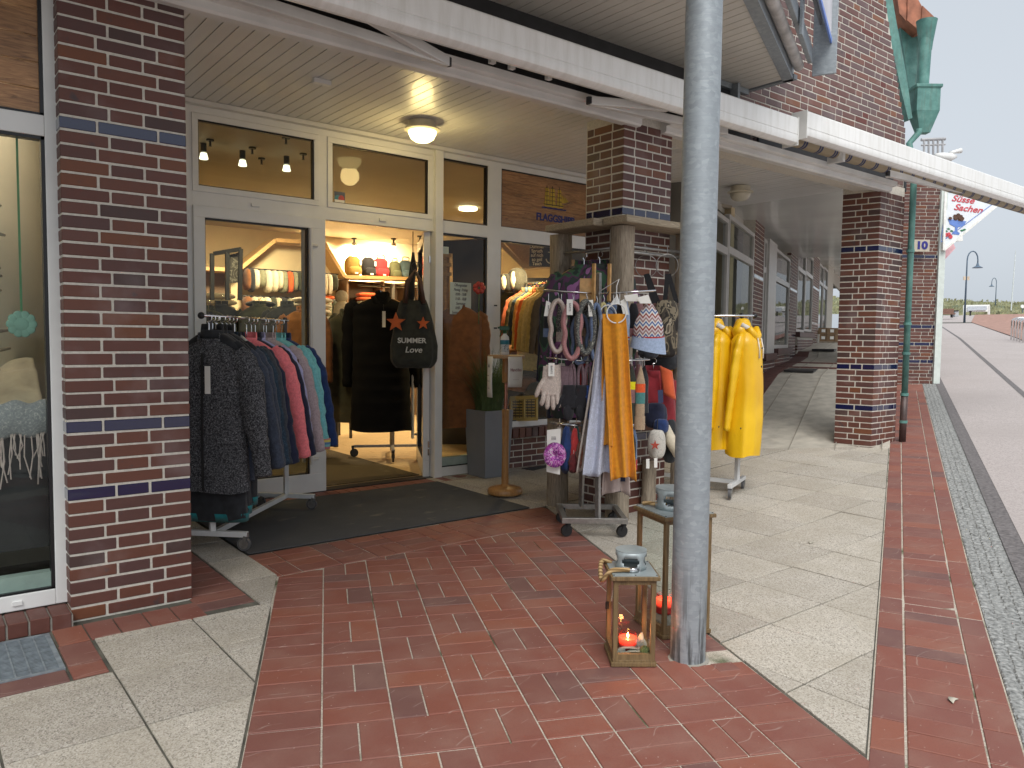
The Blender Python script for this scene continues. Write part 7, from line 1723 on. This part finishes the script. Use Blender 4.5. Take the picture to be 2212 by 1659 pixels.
# ------------------------------------------------------------------ goods behind the right window
rk = T('garment_rail', 'indoor clothes rail with colourful pullovers behind the large window', 'clothes rail', tuple(pix(1170,740,10.9)))
r0, r1 = pix(1128,612,11.6), pix(1208,608,9.9); MB().tube([r0,r1], .014, 8).build('hanging_bar', CHROME, rk); 
for p_ in (r0,r1): MB().tube([p_, (p_.x,p_.y,.05)], .016, 8).build('post', DARKM, rk)
cl_ = [((.42,.10,.05),'salmon'),((.10,.075,.035),'khaki'),((.015,.045,.09),'petrol blue'),((.50,.36,.10),'straw yellow'),((.58,.10,.02),'bright orange'),((.52,.37,.12),'pale yellow'),((.55,.40,.15),'butter yellow'),((.50,.34,.10),'corn yellow'),((.10,.07,.04),'brown')]
dr2 = (r1-r0); 
for i, (c_, nm) in enumerate(cl_):
    p_ = r0+dr2*((i+.6)/9.6); garment('pullover', '%s pullover on the indoor rail behind the large window' % nm, 'pullover', tuple(p_), R(-38)+.25, .50, .95 if i != 3 else 1.25, fabric('pull_'+nm.replace(' ','_'), c_, .12, 30), .7, .10, 'pullovers on the indoor rail', seed=120+i, sw=.06, wood=True)
# slanted wood frame and printed black panel above the rail
sf = T('slanted_display', 'slanted wooden display frame behind the large window', 'display frame', tuple(pix(1150,560,12)))
q_ = [pix(x,y,12.5) for x,y in ((1080,510),(1108,512),(1150,572),(1215,566))]
MB().plate([pix(x,y,12.6) for x,y in ((1070,500),(1135,505),(1170,570),(1135,574))], tuple(-cf), .1).build('slanted_panel', SHOPW, sf)
mb = MB(); mb.bar(pix(1128,577,12.3), pix(1240,568,12.3), .3,.08); mb.bar(pix(1075,520,12.3), pix(1132,577,12.3), .3,.06); mb.build('ledge', SHOPW, sf)
bp_ = T('printed_panel', 'black printed panel with anchor and white lettering behind the large window', 'panel', tuple(pix(1180,575,11.8)))
pq = [pix(x,y,11.8) for x,y in ((1145,527),(1214,533),(1213,577),(1143,575))]; MB().plate(pq, tuple(-cf), .03).build('board', plain('panel_black',(.012,.012,.012),.6), bp_)
BMm = face_M(pq[0], pq[1]-pq[0], UZ)
GPR = plain('chalk_white', (.70,.62,.42), .8)
for i, s_ in enumerate(('Dummer','Spruch','auf nich','so geil','Tasch')): text('lettering', s_, .072, GPR, bp_, face_M(pix(1160,533+i*9.2,11.72), rv, UZ), .002, .85, 0, off=.001)
c_ = pix(1192,555,11.72); mb = MB()
mb.tube([c_+rv*(.085*math.cos(a))+UZ*(.07*math.sin(a)-.03) for a in [pi+i*pi/12 for i in range(13)]], .009, 6); mb.tube([c_+UZ*.11, c_-UZ*.11], .009, 6); mb.tube([c_+UZ*.07-rv*.06, c_+UZ*.07+rv*.06], .008, 6); mb.tube([c_+UZ*.125+rv*.02*math.cos(a)+UZ*.02*math.sin(a) for a in [i*pi/6 for i in range(13)]], .006, 5)
mb.build('anchor_print', GPR, bp_)
# backpacks, boots, basket in the large window
for i, (x,y,w_,col_,lab) in enumerate(((1095,612,.26,(.02,.02,.02),'black backpack on the shelf left in the large window'),(1118,606,.34,(.03,.03,.025),'black backpack with cream front in the large window'))):
    t = T('backpack', lab, 'backpack', tuple(pix(x,y+20,11.5))); c_ = pix(x,y,11.5); mb = MB(); mb.sphere(tuple(c_), w_*.42, .12, w_*.55, 18, 12, lambda d: 1/max(abs(d.x)**3+abs(d.z)**3+abs(d.y)**2.4,1e-6)**(1/3)); mb.build('bag_body', fabric('bpx%d'%i, col_), t, smooth=True)
    mb = MB(); mb.sphere(tuple(c_-V_*.08-U*.05), w_*.22, .06, w_*.42, 14, 10); mb.build('front_panel', CRM, t, smooth=True)
ds = T('display_shelf', 'dark display shelving behind the large window', 'shelf', tuple(pix(1110,700,11.8)))
for y in (632,700,790,880): MB().bar(pix(1082,y,11.7), pix(1150,y+1,11.7), .5,.03).build('shelf', DARKM, ds)
MB().plate([pix(x,y,12.1) for x,y in ((1070,600),(1240,600),(1240,930),(1070,930))], tuple(-cf), .05).build('back_panel', plain('display_back',(.07,.06,.045),.8,.4,3), ds)
bt = T('rubber_boots', 'pair of yellow rubber boots on the display shelf', 'boots', tuple(pix(1105,700,11.5)))
for o_ in (0,9):
    mb = MB(); mb.tube([pix(1101+o_,672,11.5),pix(1101+o_,690,11.5),pix(1099+o_,697,11.45),pix(1095+o_,698,11.4)], [.06,.05,.055,.04], 12); mb.build('boot', YEL, bt, smooth=True)
bk_ = T('basket_crate', 'yellow slatted plastic crate low in the large window', 'crate', tuple(pix(1125,905,10.6)))
CRT = plain('crate_yellow', (.42,.30,.08), .5, .1)
mb = MB()
for r in range(7):
    for i in range(6): 
        a, b = pix(1106+i*8.6,864+r*6.0,10.6), pix(1106+i*8.6+7.2,864+r*6.0+2.6,10.6); mb.bar(Vector((a.x,a.y,(a.z+b.z)/2)), Vector((b.x,b.y,(a.z+b.z)/2)), .02, abs(a.z-b.z))
for x in (1104,1132,1159): mb.bar(pix(x,858,10.6), pix(x,908,10.6), .03,.03)
mb.bar(pix(1102,860,10.6), pix(1161,858,10.6), .04,.05); mb.bar(pix(1102,907,10.6), pix(1161,905,10.6), .04,.04); mb.build('slats', CRT, bk_)
for i, (x,y,m_) in enumerate(((1120,760,RUST),(1150,770,OLV),(1180,790,OLV),(1130,830,RUST),(1165,840,OLV),(1195,850,DKC))):
    folded('dark folded clothing low behind the large window, item %s' % ('rust left','olive middle','olive right','rust lower','olive lower','charcoal right')[i], tuple(pix(x,y,11.2)), .5, .35, .22, m_, 'folded clothes in the large window')
# long rust coat and frames behind the narrow side window
garment('coat', 'long rust brown coat behind the narrow side window', 'coat', tuple(pix(992,640,10.0)), R(-38), .62, 1.7, RUST, 1.1, .3, seed=140, sw=.1)
ch_ = T('wooden_rack', 'pale wooden upright rack behind the side window', 'rack', tuple(pix(965,700,10.5)))
for x in (961,972): MB().bar(pix(x,548,10.6), pix(x+1,700,10.6), .05,.05).build('upright', SHOPW, ch_)
for y in (552,572,592): MB().bar(pix(958,y,10.55), pix(976,y,10.55), .03,.05).build('crossbar', SHOPW, ch_)
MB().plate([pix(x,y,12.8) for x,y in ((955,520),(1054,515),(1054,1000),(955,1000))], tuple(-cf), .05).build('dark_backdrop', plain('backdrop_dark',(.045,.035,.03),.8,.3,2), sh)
fl_ = T('flower', 'red artificial flower beside the opening hours sheet', 'flower', tuple(pix(1035,625,9.9))); mb = MB(); c_ = pix(1035,622,9.9)
for i in range(7): a = i*2*pi/7; mb.sphere(tuple(c_+U*.05*math.cos(a)+UZ*.05*math.sin(a)), .035, seg=8, rings=6)
mb.build('petals', plain('petal_red',(.45,.06,.05),.6), fl_, smooth=True); MB().tube([c_, pix(1034,700,9.9)], .006, 6).build('stem', gm, fl_)
# dark rails of clothing in the depth of the shop
for i, (x,y,d,m_,lab) in enumerate(((450,700,11,OLV,'olive coat on a rail at the far left behind the closed leaf'),(478,690,11.2,DKC,'charcoal coat second from the left behind the closed leaf'),(560,690,11.2,OLV,'olive coat in the middle behind the closed leaf'),(620,690,11.0,DKC,'charcoal coat right behind the closed leaf'),(655,700,10.8,RUST,'rust coat behind the door handle'))):
    garment('coat', lab, 'coat', tuple(pix(x,y-50,d)), R(-30), .6, 1.5, m_, .9, .3, 'coats behind the closed leaf', seed=150+i, sw=.09)
ph_ = T('bobble_hat', 'cream bobble hat on a stand inside the open doorway', 'hat', tuple(pix(738,672,12.5))); c_ = pix(738,662,12.5)
mb = MB(); mb.lathe([(.13,-.18),(.135,-.1),(.12,0),(.07,.08),(.02,.1)], tuple(c_), 24); mb.build('crown', CRM, ph_, smooth=True); mb = MB(); mb.sphere(tuple(c_+UZ*.16), .10, seg=20, rings=14, fn=lambda d: 1+.12*noise.noise(d*7)); mb.build('pompom', CRM, ph_, smooth=True)
MB().tube([c_-UZ*.16, c_-UZ*1.5], .02, 8).build('stand', DARKM, ph_)
folded('cream folded blanket on the table below the bobble hat', tuple(pix(722,692,12.0)), .6, .4, .12, CRM, 'blankets')
tr_ = T('round_table', 'dark table under the cream blanket inside the doorway', 'table', tuple(pix(722,700,12.0))); c_ = pix(725,699,12.1); MB().lathe([(.45,-.03),(.45,0)], tuple(c_), 24).build('table_top', DARKM, tr_); MB().tube([c_-UZ*.03, (c_.x,c_.y,.02)], .04, 10).build('leg', DARKM, tr_)
for i, x in enumerate((710,726,741)): garment('coat', '%s green coat under the round table rail in the doorway' % ('left','middle','right')[i], 'coat', tuple(pix(x,712,11.4)), R(-50), .55, 1.35, OLQ, .8, .28, 'green coats in the doorway', seed=170+i, sw=.09)
pf_ = T('picture_frame', 'black framed picture on a stand behind the closed leaf', 'picture', tuple(pix(500,640,10.6)))
mb = MB(); mb.bar(pix(491,545,10.6), pix(491,648,10.6), .05,.05); mb.bar(pix(520,538,10.6), pix(518,648,10.6), .05,.05); mb.bar(pix(462,548,10.6), pix(521,538,10.6), .05,.05); mb.bar(pix(458,548,10.6), pix(458,648,10.6), .05,.05); mb.build('frame', DARKM, pf_)
MB().plate([pix(x,y,10.65) for x,y in ((496,550),(515,546),(513,610),(495,612))], tuple(-cf), .01).build('print', flecked('picture_print',(.12,.11,.10),(.5,.48,.42),6,.8), pf_)

# ------------------------------------------------------------------ left display window
bb = MB(); bb.lathe([(.42,0),(.42,3.4)], (.42,6.75,.42), 40); tag(bb.build('display_column', plain('column_cream',(.60,.54,.42),.85,.06,3), smooth=True), 'round cream column inside the left display window', 'column')
tag(MB().box(-1.2,1.2,5.62,6.5,.42,1.22).build('display_plinth', plain('plinth_black',(.02,.02,.022),.5,.2)), 'dark plinth inside the left display window', 'plinth')
mb = MB()
mb.grid(lambda u, v: (-.35+u*1.05, 5.72+.62*v+.03*math.sin(u*9), 1.22+(.36*math.sin(v*pi*.55)*(.75+.25*math.sin(u*7+1))+.05*noise.noise(Vector((u*5,v*4,2))))), 50, 30)
tag(mb.build('draped_cloth', fabric('cloth_sand',(.46,.38,.26),.15,8), smooth=True, thick=.01), 'crumpled sand coloured cloth in the left display window', 'cloth')
sw_ = T('knit_shawl', 'grey blue knitted shawl with long fringe on the display plinth', 'shawl', (.4,5.6,1.2)); KSH = flecked('shawl_knit', (.22,.23,.24), (.50,.48,.44), 60, .8)
mb = MB(); mb.grid(lambda u, v: (-.3+u*1.0, 5.60-.03*math.sin(v*3)-.0, 1.30-.16*v+.012*math.sin(u*40)+.05*(1-v)), 90, 10); mb.build('knit', KSH, sw_, smooth=True, thick=.02)
mb = MB(); rf = random.Random(2)
for i in range(34):
    x = .22+rf.random()*.46; l = rf.uniform(.12,.34); mb.tube([(x,5.585,1.16),(x+rf.uniform(-.02,.02),5.58,1.16-l*.5),(x+rf.uniform(-.03,.03),5.585,1.16-l)], .004, 5)
mb.build('fringe', fabric('fringe_cream',(.50,.40,.36),.15,30), sw_)
dg_ = random.Random(12); gd_ = T('driftwood_garland', 'tall garland of stacked grey driftwood sticks in the left display window', 'garland', (.4,5.75,1.5))
for i in range(46):
    z = 1.5+i*.024; x = dg_.uniform(.30,.46); l = dg_.uniform(.1,.2); a = dg_.uniform(-.3,.3)
    mb = MB(); mb.tube([(x-l,5.75+a*.2,z+a*.06),(x,5.74,z+dg_.uniform(-.01,.01)),(x+l*.35,5.75-a*.2,z-a*.05)], [.009,.014,.008], 7)
    mb.build('stick', DRIFTX, gd_, smooth=True)
fs_ = T('paper_flower', 'pale green paper flower hanging inside the left window', 'decoration', (.52,5.52,1.95)); PG = plain('mint_paper', (.20,.36,.28), .7, .1)
c_ = py(47,700,5.53); mb = MB()
for i in range(10): a = i*2*pi/10; mb.sphere((c_.x+.055*math.cos(a),5.53,c_.z+.055*math.sin(a)), .028,.006,.028, 10, 6)
mb.sphere(tuple(c_), .045,.008,.045, 12, 8); mb.build('petals', PG, fs_, smooth=True); MB().box(c_.x-.006,c_.x+.006,5.53,5.534,c_.z+.05,3.0).build('ribbon', plain('ribbon_green',(.06,.22,.08),.6), fs_)
lamp((.2,5.95,3.7), 14, (1,.9,.72), .1, 'niche_fill_light', lw)  # added fill light without a fixture, brightens the display niche
lamp(tuple(pix(1150,545,11.0)), 130, (1,.7,.34), .1, 'window_fill_light', sf, aim=(-.2,.3,-1), cone=160)  # added fill light without a fixture, brightens the slanted display
flush_texts()
